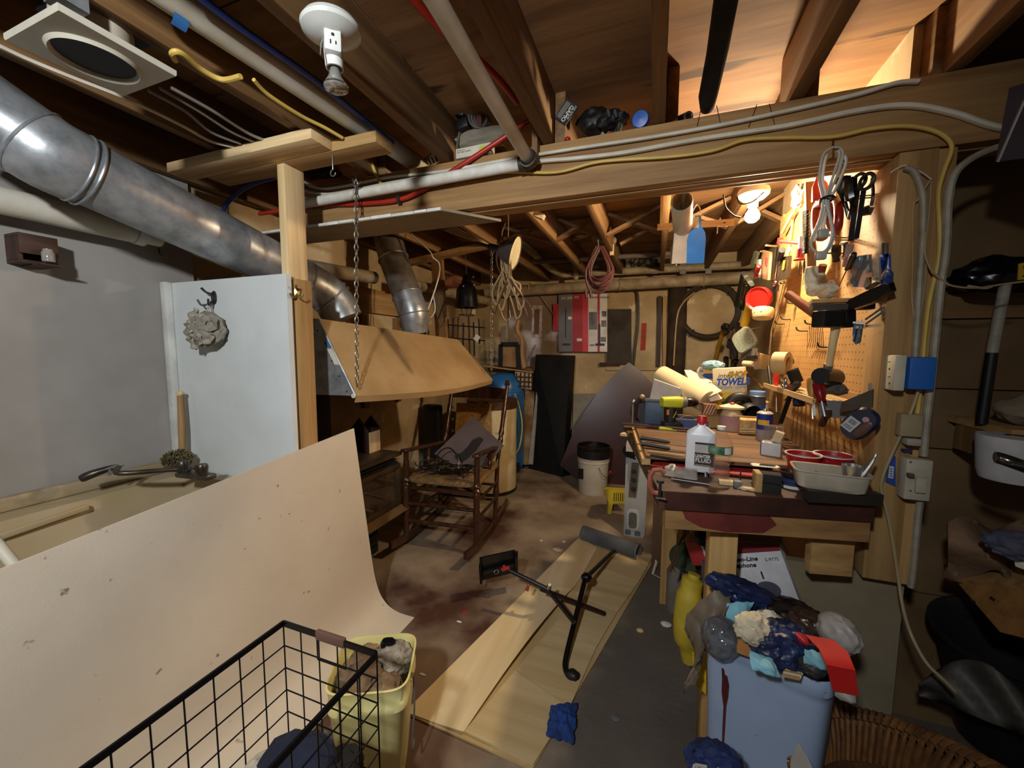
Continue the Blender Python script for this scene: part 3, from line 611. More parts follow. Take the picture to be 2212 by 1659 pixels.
MB().box((0, 0, 0), (.16, .045, .022), Matrix.Translation(fa+V((.02, 0, -.01))) @ Matrix.Rotation(.1, 4, 'Z'), .008).out('body', tar, ft)
MB().tube(spline([fa+V((-.02, 0, 0)), fa+V((-.05, -.02, .012)), fa+V((-.12, -.16, .03)), fb+V((.03, .05, .012)), fb, fb+V((-.02, -.03, -.015))], 5), [.009]*16+[.010, .011, .012, .013, .014, .015, .015, .015, .014, .012], 12).out('spout', tar, ft)
MB().tube([fb+V((.02, .03, -.015)), fb+V((.022, .032, .012)), fb+V((.045, .06, .018))], .006, 8).out('lever', STEEL, ft)
for dx in (-.045, .065):
    MB().lathe([(.016, 0), (.02, .012), (.022, .03), (.018, .04), (0, .043)], fa+V((dx, -.005, 0)), 12).out('tap_handle', tar, ft)
hb = AZ(388, 1010, .87)
t = thing('scrub_brush', 'long handled wooden scrub brush standing on the faucet against the wall', 'brush', hb)
tp = AY(389, 850, 1.085); hb2 = AY(393, 975, 1.075)
MB().tube(spline([hb2+V((0, 0, -.02)), hb2+(tp-hb2)*.4+V((.004, 0, 0)), tp], 5), [.011, .012, .0125, .013, .0135, .014, .0135, .013, .0125, .012, .012][:11], 10).out('handle', PINE['z'], t)
MB().blob(tp, (.017, .014, .012), 2, .3, 3, 3).out('handle_end', PALE['z'], t)
hc = AY(384, 993, 1.05); hz = (C-hc).normalized()+V((0, 0, .25)); Mhc = axf(hc, hz)
MB().rrect([(.045, .030, -.016), (.05, .034, -.01), (.05, .034, .004), (.045, .03, .008)], Mhc, 3).out('head', mat('brushhead', '5a4428', .8), t)
for kk_, cc_ in enumerate(('8f7f55', '5c4c30')):
    bm = MB(); random.seed(5+kk_)
    for i in range(420):
        a = random.uniform(0, 6.28); r = math.sqrt(random.random()); q = Mhc @ V((.047*r*math.cos(a), .032*r*math.sin(a), .006))
        bm.tube([q, Mhc @ V((.058*r*math.cos(a)+random.uniform(-.003, .003), .04*r*math.sin(a)+random.uniform(-.003, .003), .03))], [.0016, .0012], 4)
    bm.out('bristle_tuft', mat('bristle%d' % kk_, cc_, .8), t, kind='stuff')
bm = MB(); random.seed(7)
# bent white sheet board
prof = [(-1.324, 1.0), (-1.322, .75), (-1.320, .5), (-1.316, .26), (-1.308, .16), (-1.288, .085), (-1.25, .036), (-1.20, .012), (-1.15, .006), (-1.092, .005)]
pts = spline([(x, 0, z) for x, z in prof], 4); NP = len(pts)-1
def sheet(u, v):
    p = pts[round(v*NP)]; y = -.75+u*(1.568-.122*min(1, p.z)+.75)
    ztop = .975-.105*(1.445-y)/1.06
    z = p.z*(ztop if p.z > .2 else 1-(1-ztop)*max(0, p.z/.2)) if p.z > 0 else 0
    return (p.x+.003*math.sin(y*3)*min(1, p.z), y, z)
sm = mat('sheetm', 'd9cbb6', .55, col2='cfc0aa', scale=2.2, bump=.06, bscale=120, var=0, spots=('8f7a68', 30, .70, .05))
t = thing('sheet_board', 'large bent white board with dark specks leaning beside the wire basket', 'board', (-1.3, .6, 0))
MB().grid(sheet, 30, NP, .004).out('sheet', sm, t)
random.seed(11)
sp = mat('speck', '3a2c22', .8)
for (x, y, w) in ((265, 1133, 5), (560, 1120, 5), (625, 1110, 4), (425, 1212, 4), (537, 1178, 4), (505, 1318, 7), (95, 1322, 6), (357, 1318, 5), (335, 1408, 6), (390, 1240, 3), (207, 1430, 5), (470, 1422, 6), (437, 1542, 8), (365, 1230, 3), (590, 1265, 3), (650, 1300, 3), (300, 1500, 4)):
    p = AX(x, y, -1.318); v_ = AX(x+w, y-2, -1.318)-p
    MB().blob(AX(x, y, -1.318), (.001, max(.0015, v_.length*.45), max(.001, v_.length*.22)), x, .3, 3, 1).out('paint_speck', sp, t)
# hood
hd = thing('fireplace_hood', 'tan painted sheet metal smoke hood with a bare galvanised end over the stove', 'hood', (-1.6, 2.0, 1.14))
tanm = mat('tan', 'a98c62', .6, .05, col2='8f7146', scale=3, bump=.05, var=0)
A0, A1, T0, T1 = V((-1.262, 1.40, 1.137)), V((-1.085, 2.55, 1.134)), V((-1.462, 1.40, 1.482)), V((-1.36, 2.55, 1.415))
def bow(u, v):
    b = A0.lerp(A1, u); tt = T0.lerp(T1, u); p = b.lerp(tt, v); s = math.sin(math.pi*u)*(1-v)
    return p+V((.05*s, 0, -.03*s*.6))
MB().grid(bow, 16, 6, .003).out('front_face', tanm, hd)
def lip(u, v):
    p = bow(u, 0); return p+V((-.012*v, 0, -.03*v))
MB().grid(lip, 16, 1, .003).out('bottom_lip', tanm, hd)
W0, W1 = V((-2.045, 1.40, 1.50)), V((-2.07, 2.55, 1.43)); Wb0, Wb1 = V((-2.045, 1.40, 1.12)), V((-2.07, 2.55, 1.12))
MB().slab([A0, T0, W0, Wb0], .003).out('end_face', GALV, hd, 'bare galvanised end plate')
MB().slab([A1, Wb1, W1, T1], .003).out('far_end_face', tanm, hd)
MB().slab([T0, T1, W1, W0], .003).out('top_face', tanm, hd)
MB().tube([A0+V((0, -.004, 0)), T0+V((0, -.004, 0))], .005, 6).out('edge_fold', GALV, hd)
MB().lathe([(.01, -.004), (.012, 0), (.01, .004)], axf(A0+V((-.008, -.008, .0)), (0, -1, 0)), 12).out('corner_rivet', WHTP, hd)
for k, (cc_, s0, s1) in enumerate(((TAPE, .30, .37), (PAPER, .39, .60))):
    pq = [T0.lerp(A0, s)+V((o_, -.0045, 0)) for s, o_ in ((s0, -.005), (s1, -.005), (s1, -.035), (s0, -.035))]
    MB().slab(pq, .0008).out('tape_strip', cc_, hd)
random.seed(4)
for s in (.15, .55, .75, .95):
    q = T0.lerp(A0, s)+V((-.04, -.004, 0)); MB().lathe([(.004, 0), (.003, .002)], axf(q, (0, -1, 0)), 8).out('rivet', DSTEEL, hd)
# stove under the hood
st = thing('gas_stove', 'dark brown cabinet gas stove with a dusty glass front under the hood', 'stove', (-1.75, 1.8, 0))
stm = mat('stovem', '4a3a28', .55, .3, col2='33271a', scale=6); stm2 = mat('stovetrim', '8a6a42', .5, .4)
SXF = -1.585
MB().bx((-2.03, 1.45, .03), (-1.66, 2.0, .235), bev=.006).out('base', stm, st)
for k in range(4): MB().bx((-1.658, 1.47, .06+.04*k), (-1.645, 1.98, .085+.04*k)).out('louver', BLK, st)
MB().bx((-2.04, 1.42, .30), (SXF-.03, 2.16, .585), bev=.006).out('body', stm, st)
MB().bx((SXF-.029, 1.45, .335), (SXF-.02, 2.12, .55)).out('fire_glass', mat('fireglass', '2a2018', .08, 0, col2='4a3a2a', scale=9, spec=.8), st)
for a, b in (((1.42, .30), (2.16, .335)), ((1.42, .55), (2.16, .585)), ((1.42, .336), (1.45, .549)), ((2.12, .336), (2.16, .549))):
    MB().bx((SXF-.029, a[0], a[1]), (SXF-.004, b[0], b[1]), bev=.003).out('frame_bar', stm, st)
MB().slab([V((SXF-.03, 1.42, .298)), V((SXF+.04, 1.40, .262)), V((SXF+.04, 2.19, .262)), V((SXF-.03, 2.16, .298))], .008).out('flared_trim', stm2, st)
MB().bx((-2.04, 1.44, .24), (SXF-.07, 2.1, .262)).out('ash_lip', BLK, st)
for k in range(3): MB().bx((-2.04, 1.43, .588+.016*k), (SXF-.02-.012*k, 2.15, .597+.016*k)).out('vent_slat', BLK, st)
MB().bx((-2.045, 1.41, .637), (SXF+.0, 2.17, .66), bev=.004).out('top_plate', stm, st)
MB().lathe([(.085, .662), (.085, 1.3)], V((-1.86, 1.72, 0)), 24).out('stove_pipe', BLK, label='black stove pipe rising from the stove top into the hood', cat='pipe')
bq = AZ(806, 978, .66)
t = thing('wooden_box', 'small gabled wooden box with a pale front standing on the stove top', 'box', bq)
MB().bx((bq.x-.006, bq.y-.03, .6615), (bq.x, bq.y+.075, .80), bev=.001).out('front_board', PALE['z'], t)
MB().prism([(0, 0), (.16, 0), (.16, .14), (.08, .23), (0, .14)], .01, frame(V((bq.x-.007, bq.y-.03, .6615)), (-1, 0, 0), (0, 0, 1))).out('gable_side', DARKW['z'], t)
MB().prism([(0, 0), (.16, 0), (.16, .14), (.08, .23), (0, .14)], .01, frame(V((bq.x-.007, bq.y+.085, .6615)), (-1, 0, 0), (0, 0, 1))).out('gable_side', DARKW['z'], t)
MB().bx((bq.x-.167, bq.y-.028, .6615), (bq.x-.16, bq.y+.07, .80)).out('back_board', DARKW['z'], t)
# pipe along the left wall over the hood, framing and wires
t = thing('waste_pipe', 'long cream plastic pipe running over the hood along the rear left wall', 'pipe', (-1.9, 2, 1.5))
pa, pb = AX(655, 575, -1.86), AX(808, 600, -1.86)
pc_ = AX(1080, 655, -1.86)
MB().tube([pa-(pb-pa)*.3, pb], .042, 16).out('pipe_run', DPVC, t)
MB().tube([AX(880, 612, -1.8), AX(960, 630, -1.8)], .04, 16).out('pipe_run', DPVC, t)
MB().tube([AX(958, 630, -1.8), AX(1060, 652, -1.8)], .044, 16).out('pipe_run', DPVC, t)
t = thing('wall_framing', 'rough timber frame fixed below the joists behind the flue pipe', 'frame', AY(945, 600, 2.9))
MB().bar(AY(885, 568, 2.75), AY(1062, 527, 2.75), .07, .04).out('rail', PINE['x'], t)
MB().bar(AY(945, 562, 2.8), AY(955, 735, 2.8), .045, .09).out('stud', JOIST['z'], t)
MB().bx((-2.07, 1.6, 1.62), (-2.045, 2.9, 1.80)).out('ledger', PINE['y'], t)
for y in (2.35, 2.75, 3.15, 3.55): MB().bx((-2.075, y, .9), (-2.04, y+.05, 1.6)).out('stud', JOIST['z'], t)
MB().blob(AY(970, 610, 3.0), (.16, .06, .05), 6, .35, 2, 3).out('insulation_tuft', mat('insul', 'a06a50', .9, col2='7a4630', scale=12, bump=.4), label='tuft of pink brown insulation stuffed behind the timber frame', cat='insulation')
MB().tube(spline([AY(888, 506, 2.3), AY(915, 530, 2.3), AY(930, 545, 2.3), AY(935, 556, 2.3), AY(948, 568, 2.4), AY(949, 590, 2.4), AY(940, 625, 2.4), AY(925, 668, 2.4)]), .005, 6).out('electric_cable', CORDW, label='white cable dangling down beside the timber stud behind the hood', cat='cable')
MB().tube(spline([AY(936, 640, 2.42), AY(940, 665, 2.42), AY(936, 680, 2.42), AY(926, 688, 2.42)]), .0035, 6).out('electric_cable', WHT, label='short curled white wire end below the timber stud cable', cat='cable')
for k in range(4):
    MB().tube(spline([AY(960+7*k, 497-2*k, 2.2), AY(1000+4*k, 512-2*k, 2.2), AY(1040, 525-2*k, 2.2), AY(1058, 530, 2.25)]), .0035, 5).out('bundle_wire', CORDT, label=('uppermost', 'second', 'third', 'lowest')[3-k]+' tan wire of the thin bundle sagging behind the beam', cat='cable', group='tan wire bundle behind the beam')
# small furnace valve clutter between the ducts
t = thing('wall_rack', 'black wire rack of hooks and tools on the rear left wall beyond the hood', 'rack', AY(1000, 730, 3.0))
for y_ in (728, 700): MB().tube([AY(945, y_, 3.0), AY(1048, y_+8, 3.0)], .006, 6).out('rail', BLK, t)
for k, x in enumerate((950, 962, 1046)): MB().tube([AY(x, 690, 3.0), AY(x, 745, 3.0)], .005, 6).out('upright', BLK, t)
random.seed(8)
for k in range(7):
    x = 968+11*k
    o = MB().bar(AY(x, 690+random.randint(-8, 8), 3.03), AY(x+random.randint(-4, 4), 750+random.randint(-12, 20), 3.03), .02, .006).out('hanging_tool', DSTEEL if k % 2 else DARKW['z'], label=None)
    tagp(o, 'thin dark tool '+('leftmost', 'second from the left', 'third from the left', 'in the middle', 'third from the right', 'second from the right', 'rightmost')[k]+' on the black rack beyond the hood', 'tool', 'tools on the black rack')
MB().box((0, 0, 0), (.03, .004, .05), Matrix.Translation(AY(1023, 675, 2.95))).out('paper_tag', PAPER, label='small white paper tag under the black work lamp', cat='tag')
MB().box((0, 0, 0), (.045, .004, .05), Matrix.Translation(AY(1030, 730, 2.95)) @ Matrix.Rotation(.6, 4, 'Y')).out('paper_tag', PAPER, label='tilted cream paper tag lower on the black rack', cat='tag')
# ------------------------------------------------------------ back of the room
# rocking chair
f0, f1 = V((-1.568, 2.198, 0)), V((-1.064, 2.252, 0)); cx = (f1-f0).normalized(); cy = V((0, 0, 1)).cross(cx); CWd = (f1-f0).length
rc = thing('rocking_chair', 'dark turned wood rocking chair with a woven seat facing the camera', 'chair', (f0+f1)/2+cy*.27)
chm = wood('chairm', '4c2c1a', '2c170c', 'z', rough=.25)
TC_, TS_ = math.cos(.05), math.sin(.05)      # the chair stands rocked back
def cp(x, y, z): return f0+cx*x+cy*(.27+(y-.30)*TC_+z*TS_)+V((0, 0, .004-(y-.30)*TS_+z*TC_))
def turned(a, b, r, m, name, n=26, rings=((.3, .34), (.62, .66))):
    pts = [a.lerp(b, i/n) for i in range(n+1)]; rr = []
    for i in range(n+1):
        s = i/n; k = 1-.25*abs(s-.5)
        for u, v in rings:
            if u <= s <= v: k *= 1.15+.25*math.sin((s-u)/(v-u)*math.pi*6)
        rr.append(r*k)
    return MB().tube(pts, rr, 10).out(name, m, rc)
for x in (0, CWd):
    turned(cp(x, 0, .045), cp(x, -.01, .635), .021, chm, 'front_post', 40, ((.28, .42), (.55, .72), (.85, .93)))
    turned(cp(x*.92+.02, .50, .06), cp(x*.92+.02, .54, .47), .019, chm, 'rear_leg', 20, ((.3, .5),))
    turned(cp(x*.92+.02, .54, .47), cp(x*.96+.01, .765, 1.065), .018, chm, 'back_post', 30, ((.25, .4), (.6, .7)))
    MB().lathe([(.012, 0), (.022, .012), (.024, .024), (.016, .034), (.020, .042), (.012, .054), (0, .057)], cp(x*.96+.01, .765, 1.06), 12).out('finial', chm, rc)
    turned(cp(x*.96+.01, .30, .44), cp(x*.96+.01, .31, .615), .014, chm, 'arm_spindle', 14, ((.3, .6),))
    MB().bar(cp(x, -.05, .648), cp(x*.95+.012, .585, .60), .05, .022, bev=.008).out('armrest', chm, rc)
    pts = [cp(x, -.20+.98*i/16, .03+.2*((i/16-.47)**2)) for i in range(17)]
    bm = MB(); rg = []
    for q in pts: rg.append([q+cx*(-.012)+V((0, 0, -.025)), q+cx*.012+V((0, 0, -.025)), q+cx*.012+V((0, 0, .022)), q-cx*.012+V((0, 0, .022))])
    bm.quads(rg, True, True, True).out('rocker', chm, rc)
for z in (.41, .30, .18): MB().tube([cp(0, 0, z-.02), cp(CWd/2, 0, z-.018), cp(CWd, 0, z-.02)], [.012, .015, .012], 10).out('rung', chm, rc)
for x in (0, CWd):
    for z in (.34, .22): MB().tube([cp(x, 0, z), cp(x*.92+.02, .53, z-.02)], .011, 8).out('rung', chm, rc)
for z in (.30, .18): MB().tube([cp(.02, .52, z), cp(CWd*.92+.02, .52, z)], .011, 8).out('rung', chm, rc)
seatm = mat('rush', '86683e', .8, col2='5a4226', scale=60, stretch=(1, .2, 1), bump=.5, bscale=120)
MB().rrect([(CWd/2-.005, .28, -.014), (CWd/2+.012, .295, -.004), (CWd/2+.012, .295, .012), (CWd/2-.005, .27, .022)], Matrix.Translation(cp(CWd/2, .26, .455)) @ Matrix.Rotation(math.atan2(cx.y, cx.x), 4, 'Z'), 6).out('woven_seat', seatm, rc)
def slat(z0, z1, yb):
    bm = MB()
    bm.grid(lambda u, v: cp(.03+u*(CWd-.04), yb-.03+.04*math.sin(math.pi*u), z0+(z1-z0)*v+.015*math.sin(math.pi*u)*v), 10, 2, .012)
    return bm.out('back_slat', chm, rc)
slat(.955, 1.04, .755)
# slate sheet leaning in the chair
sl = [AY(1022, 900, 2.76), AY(1088, 962, 2.70), AY(1030, 1036, 2.50), AY(938, 980, 2.56)]
sn_ = (sl[1]-sl[0]).cross(sl[3]-sl[0]).normalized(); rd_ = sl[2]-C; sl[2] = C+rd_*((sl[0]-C).dot(sn_)/rd_.dot(sn_))
n_ = (sl[1]-sl[0]).cross(sl[3]-sl[0]).normalized()
t = thing('slate_square', 'thin grey square sheet with a dark smear leaning diagonally in the rocking chair', 'sheet', sl[2])
MB().slab(sl, .006).out('sheet', mat('slate', '5c4c48', .55, col2='4a3c3a', scale=3), t)
P_ = [AY(1037, 944, 2.67), AY(1045, 950, 2.665), AY(1030, 972, 2.62), AY(1012, 990, 2.585), AY(1000, 998, 2.56), AY(985, 992, 2.56), AY(983, 984, 2.58), AY(998, 978, 2.60), AY(1010, 966, 2.63), AY(1022, 950, 2.66)]
nn = n_ if n_.y < 0 else -n_
pl = sl[0]
P_ = [C+(p-C)*(((pl-C).dot(nn))/((p-C).dot(nn))) for p in P_]
MB().slab([p+nn*.0075 for p in P_], .001).out('dark_smear', mat('smear', '18120f', .8), t)
random.seed(21)
t = thing('cable_heap', 'tangle of thin black cord heaped on the rocking chair seat', 'cord', cp(.24, .12, .48))
for k in range(26):
    c0 = cp(random.uniform(.06, .40), random.uniform(.05, .2), random.uniform(.488, .53)); R_ = random.uniform(.03, .07)
    M = axf(c0, (random.uniform(-.5, .5), random.uniform(-.5, .5), 1)); a0 = random.uniform(0, 6)
    MB().tube([M @ V((R_*1.4*math.cos(a0+i*.5), R_*.7*math.sin(a0+i*.5), .004*math.sin(i))) for i in range(11)], .004, 5).out('cord_loop', mat('cordblk', '1a1512', .35), t)
MB().tube(spline([cp(.12, .16, .50), cp(.15, .2, .60), cp(.22, .22, .63), cp(.29, .2, .57), cp(.31, .16, .50)]), .005, 6).out('cord_loop', mat('cordblk', '1a1512'), t)
# water heater, OSB board, blue tank
hw = thing('water_heater', 'short cream water heater with a brown top band behind the rocking chair', 'heater', (-1.46, 3.42, 0))
hm = mat('heater', 'cdbb92', .5, col2='b8a478', scale=4)
MB().lathe([(.235, .03), (.235, .80), (.23, .81)], V((-1.46, 3.42, 0)), 36).out('tank_jacket', hm, hw)
MB().lathe([(.243, .80), (.243, .875), (.2, .885), (0, .885)], V((-1.46, 3.42, 0)), 36).out('top_cap', mat('heatcap', '4a3018', .5), hw)
MB().lathe([(.24, 0), (.24, .029)], V((-1.46, 3.42, 0)), 36).out('base_ring', BLK, hw)
MB().tube([(-1.36, 3.22, .6), (-1.30, 3.21, .6)], .004, 6).out('clip', WHT, hw)
bt = thing('pressure_tank', 'tall bright blue pressure tank behind the cream water heater', 'tank', (-1.55, 3.98, 0))
bm_ = mat('tankblue', '2f73b5', .35, col2='25619c', scale=3)
MB().lathe([(.15, .0), (.2, .03), (.215, .10), (.215, .93), (.205, 1.0), (.16, 1.06), (.08, 1.09), (0, 1.095)], V((-1.55, 3.98, 0)), 36).out('tank_body', bm_, bt)
MB().torus(Matrix.Translation((-1.55, 3.98, .90)), .216, .006, 36).out('weld_ring', bm_, bt)
MB().tube(spline([AY(1112, 850, 3.78), AY(1122, 880, 3.78), AY(1128, 920, 3.78), AY(1122, 965, 3.75), AY(1110, 985, 3.7)]), .007, 6).out('hose', CORDY, bt)
MB().blob(AY(1110, 1010, 3.75), (.07, .06, .06), 3, .35, 2.5, 3).out('pump_fitting', BLK, bt)
t = thing('particle_board', 'upright golden chipboard panel leaning on the water heater', 'board', AY(1015, 960, 3.1))
ob = [AY(986, 870, 3.16), AY(1060, 872, 3.16), AY(1058, 1000, 3.02), AY(980, 1000, 3.02)]
MB().slab(ob, .014).out('panel', mat('osb', 'b98a48', .75, col2='8a6230', scale=60, bump=.3, spread=(.4, .6)), t)
t = thing('tall_black_case', 'black upright case standing between the stove wall and the water heater', 'case', AY(935, 950, 3.1))
MB().box((0, 0, 0), (.17, .10, .62), Matrix.Translation(AY(935, 945, 3.12)), .02).out('case_body', BLK, t)
for k in range(3): MB().lathe([(.012, 0), (.012, .01), (0, .012)], axf(AY(978, 880+25*k, 3.05), (.2, -1, 0)), 10).out('latch', STEEL, t)
# black bell-shaped work lamp hanging
wl_ = AY(1008, 640, 2.7)
t = thing('work_lamp', 'black bell shaped lamp hanging on a wire in front of the rear corner', 'lamp', wl_-V((0, 0, .12)))
MB().lathe([(.02, .16), (.03, .15), (.035, .11), (.05, .09), (.075, .05), (.082, -.02), (.09, -.06), (.095, -.085), (.088, -.085), (.075, -.02)], wl_, 24).out('bell_shade', BLKG, t)
MB().tube([wl_+V((0, 0, .16)), wl_+V((-.01, 0, .34))], .002, 5).out('hanging_wire', STEEL, t)
for dx in (-.05, .0, .05): MB().tube([wl_+V((dx, 0, -.085)), wl_+V((dx*.6, 0, -.14))], .003, 5).out('guard_wire', DSTEEL, t)
MB().torus(Matrix.Translation(wl_+V((0, 0, -.14))), .06, .003).out('guard_ring', DSTEEL, t)
for x, y in ((1022, 598), (1024, 615), (1001, 618)): MB().blob(AY(x, y, 2.6), (.006, .005, .008), x, .2, 3, 2).out('bolt', STEEL, t)
# clamp lamp reflector with a cord hank
rf = AY(1105, 545, 1.95)
t = thing('clamp_lamp', 'grey dome reflector of a clamp lamp hanging sideways on a silver chain', 'lamp', rf-V((0, 0, .08)))
ax_ = V((.97, .1, -.3)).normalized()
MB().lathe([(.018, -.075), (.03, -.07), (.045, -.055), (.062, -.03), (.078, .0), (.086, .022), (.09, .024), (.084, .02), (.074, -.004), (.056, -.034), (.02, -.064)], axf(rf, ax_), 32).out('reflector', mat('reflgrey', '5a5250', .35, .5), t)
MB().lathe([(.004, -.022), (.083, .020), (.0, .0185)], axf(rf, ax_), 32).out('white_lining', mat('lining', 'd8cfa8', .6), t)
MB().lathe([(.012, -.13), (.017, -.12), (.018, -.075)], axf(rf, ax_), 16).out('socket', BLK, t)
MB().bar(rf-ax_*.20, rf-ax_*.13, .02, .014).out('clamp', BLK, t)
MB().tube(spline([AY(1092, 482, 1.9), AY(1086, 497, 1.9), AY(1084, 510, 1.9)]), .004, 6).out('hook_chain', CHROME, t)
t = thing('cord_hank', 'hank of tan and brown extension cord hanging below the clamp lamp', 'cord', AY(1095, 690, 1.95))
random.seed(12)
for k in range(9):
    x0 = 1078+random.randint(0, 20); xb = 1070+8*k+random.randint(-6, 6); yb = 640+random.randint(-5, 55)
    MB().tube(spline([AY(x0, 512, 1.93), AY(x0-4+random.randint(-4, 4), 575, 1.93), AY(xb-8, yb-30, 1.92+.01*random.random()), AY(xb, yb, 1.92), AY(xb+9, yb-24, 1.92), AY(x0+6+random.randint(-3, 8), 590, 1.91), AY(x0+4, 512, 1.93)]), .0048, 6).out('cord_loop', CORDT if k % 4 else mat('cordbr', '5a3a26', .5), t)
MB().tube([AY(1098, 515, 1.93), AY(1098, 515, 1.93)+V((0, 0, .26))], .0025, 5).out('hanging_string', CORDT, t)
MB().tube(spline([AY(1076, 655, 1.93), AY(1090, 690, 1.93), AY(1102, 686, 1.93), AY(1100, 670, 1.93)]), .002, 5).out('string', CORDT, t)
# red brown cord coil
t = thing('cord_coil', 'dark red extension cord coil hanging under a joist at mid room', 'cord', AY(1295, 640, 2.6))
random.seed(14); rbm = mat('cordred', '40120f', .65)
for k in range(8):
    cx_ = 1296+random.randint(-6, 6); w_ = 22+random.randint(-6, 8); b_ = 600+random.randint(0, 36)
    MB().tube(spline([AY(cx_-3, 532, 2.6), AY(cx_-w_, 580, 2.59), AY(cx_-w_*.8, b_-10, 2.58+.01*k), AY(cx_, b_, 2.58), AY(cx_+w_*.8, b_-12, 2.58), AY(cx_+w_, 578, 2.59), AY(cx_+3, 532, 2.6)]), .007, 6).out('cord_loop', rbm, t)
for x in (1265, 1275): MB().tube([AY(x, 628, 2.58), AY(x+2, 643, 2.58)], .010, 8).out('plug', rbm, t)
MB().bar(AY(1292, 518, 2.6), AY(1294, 545, 2.6), .008, .004).out('hanger_strip', GALV, t)
# pipes along the back wall
t = thing('waste_pipe', 'thick dusty white pipe running level along the top of the back wall', 'pipe', AY(1400, 612, 4.18))
MB().tube([AY(1050, 632, 4.15), AY(1640, 598, 4.15)], .056, 16).out('pipe_run', DPVC, t)
for x, y in ((1145, 622), (1340, 613), (1520, 603)): MB().torus(axf(AY(x, y+2, 4.15), (1, 0, 0)), .057, .008).out('collar', DPVC, t)
t = thing('supply_pipe', 'thinner white pipe above the thick one along the back wall', 'pipe', AY(1400, 588, 4.15))
MB().tube([AY(1240, 592, 4.1), AY(1650, 570, 4.1)], .036, 14).out('pipe_run', DPVC, t)
MB().tube(spline([AY(1240, 592, 4.1), AY(1215, 592, 4.05), AY(1190, 580, 3.9)], 4), .036, 14).out('elbow', DPVC, t)
MB().tube([AY(1190, 580, 3.9), AY(1085, 490, 3.0)], .034, 14).out('pipe_run', DPVC, t)
for x in (1415, 1475, 1530): MB().bar(AY(x, 560, 4.08), AY(x, 592, 4.08), .02, .05).out('hanger_strap', DSTEEL, t)
t = thing('valve_stack', 'grimy valve body standing on the thin pipe near the red cord', 'valve', AY(1245, 590, 4.0))
MB().lathe([(.03, -.06), (.03, .03), (.055, .04), (.055, .07), (.03, .08), (.03, .16), (.02, .17)], AY(1245, 580, 4.0), 16).out('valve_body', DPVC, t)
MB().blob(AY(1244, 600, 3.95), (.028, .028, .028), 2, .1, 2, 2).out('clean_out', DPVC, t)
for k, x in enumerate((1357, 1375, 1400)):
    MB().tube(spline([AY(x, 590, 4.2), AY(x, 545, 4.2), AY(x+1, 530, 4.15), AY(x+1, 522, 4.05)], 4), .028, 12).out('riser_pipe', DPVC, label=('grimy riser pipe nearest the red cord coil at the rear', 'middle one of three grimy riser pipes at the rear', 'grimy riser pipe farthest from the red cord coil at the rear')[k], cat='pipe', group='short riser pipes')
MB().tube([AY(1055, 572, 3.6), AY(1500, 545, 3.6)], .022, 10).out('iron_pipe', mat('ironp', '6a5c4c', .7), label='thin dark iron pipe crossing under the rear joists', cat='pipe')
MB().tube([AY(1285, 512, 3.0), AY(1325, 520, 3.2)], .03, 12).out('pipe_stub', DPVC, label='open pipe stub beside the end of a rear joist', cat='pipe')
MB().box((0, 0, 0), (.03, .02, .08), Matrix.Translation(AY(1322, 540, 3.15))).out('shim', PALE['z'], label='small pale wood shim hanging at the lower end of a rear joist', cat='shim')
for a, b, l_ in (((1340, 528), (1430, 480), 'thin diagonal brace stick rising right of the joist with the pale shim'), ((1205, 525), (1270, 508), 'short shallow brace stick left of the joist with the pale shim')): MB().bar(AY(*a, 3.3), AY(*b, 3.3), .04, .02).out('bridging_stick', PINE['x'], label=l_, cat='brace', group='rear brace sticks')
t = thing('ledge_block', 'torn cream scrap wedged on the beam underside near its middle', 'scrap', AY(1165, 465, 1.6))
MB().bar(AY(1155, 462, 1.6), AY(1175, 470, 1.6), .03, .02).out('wood_scrap', PALE['x'], t)
# back wall boards and posters
def wallrect(name, x0, y0, x1, y1, m, Y=4.29, th=.012, dx=0, **k):
    a, b, c_, d_ = AY(x0, y0, Y), AY(x1, y0, Y), AY(x1+dx, y1, Y), AY(x0+dx, y1, Y)
    return MB().slab([d_, c_, b, a], th).out(name, m, **k)
wallrect('spray_board', 1100, 632, 1212, 1000, mat('sprayb', '8d7560', .85, col2='7a6450', scale=3, spots=('c8c2c8', 2.2, .55, .12)), 4.28, label='brownish board on the back wall with white overspray marks', cat='board')
bdo = bpy.data.objects['spray_board']
sw = mat('sprayw', 'b9b4c0', .9, col2='8d7c70', scale=20, spread=(.35, .6))
t = thing('spray_stencil', 'white spray paint outline around a brown bar on the back wall board', 'paint mark', AY(1160, 720, 4.27))
MB().slab([AY(1148, 728, 4.262), AY(1170, 728, 4.262), AY(1172, 660, 4.262), AY(1150, 660, 4.262)], .002).out('spray_halo', sw, t)
MB().slab([AY(1153, 722, 4.258), AY(1164, 722, 4.258), AY(1166, 668, 4.258), AY(1155, 668, 4.258)], .003).out('bare_bar', mat('barebrown', '6a4a30', .9), t)
for p in (((1168, 640), (1210, 700), 7), ((1142, 780), (1158, 745), 9), ((1185, 690), (1196, 691), 2)):
    a, b = AY(*p[0], 4.262), AY(*p[1], 4.262); MB().bar(a, b, .002, .006*p[2], (0, 1, 0) if abs(b.x-a.x) > abs(b.z-a.z) else (0, 1, 0)).out('spray_streak', sw, t)
wallrect('wall_board', 1310, 632, 1418, 800, creamw, 4.288, .01, label='cream wall panel with a red paint stroke at the back', cat='panel')
wallrect('wall_board', 1482, 615, 1600, 800, creamw, 4.288, .01, label='cream wall panel behind the hanging hose ring', cat='panel')
o = wallrect('red_stroke', 1386, 698, 1397, 757, mat('redstroke', 'a83a28', .8), 4.276, .002, dx=-3, label='vertical red paint stroke on the cream back wall', cat='paint mark')
bx = thing('product_boxes', 'red and grey printed vacuum cartons flattened on the back wall', 'carton', AY(1260, 760, 4.25))
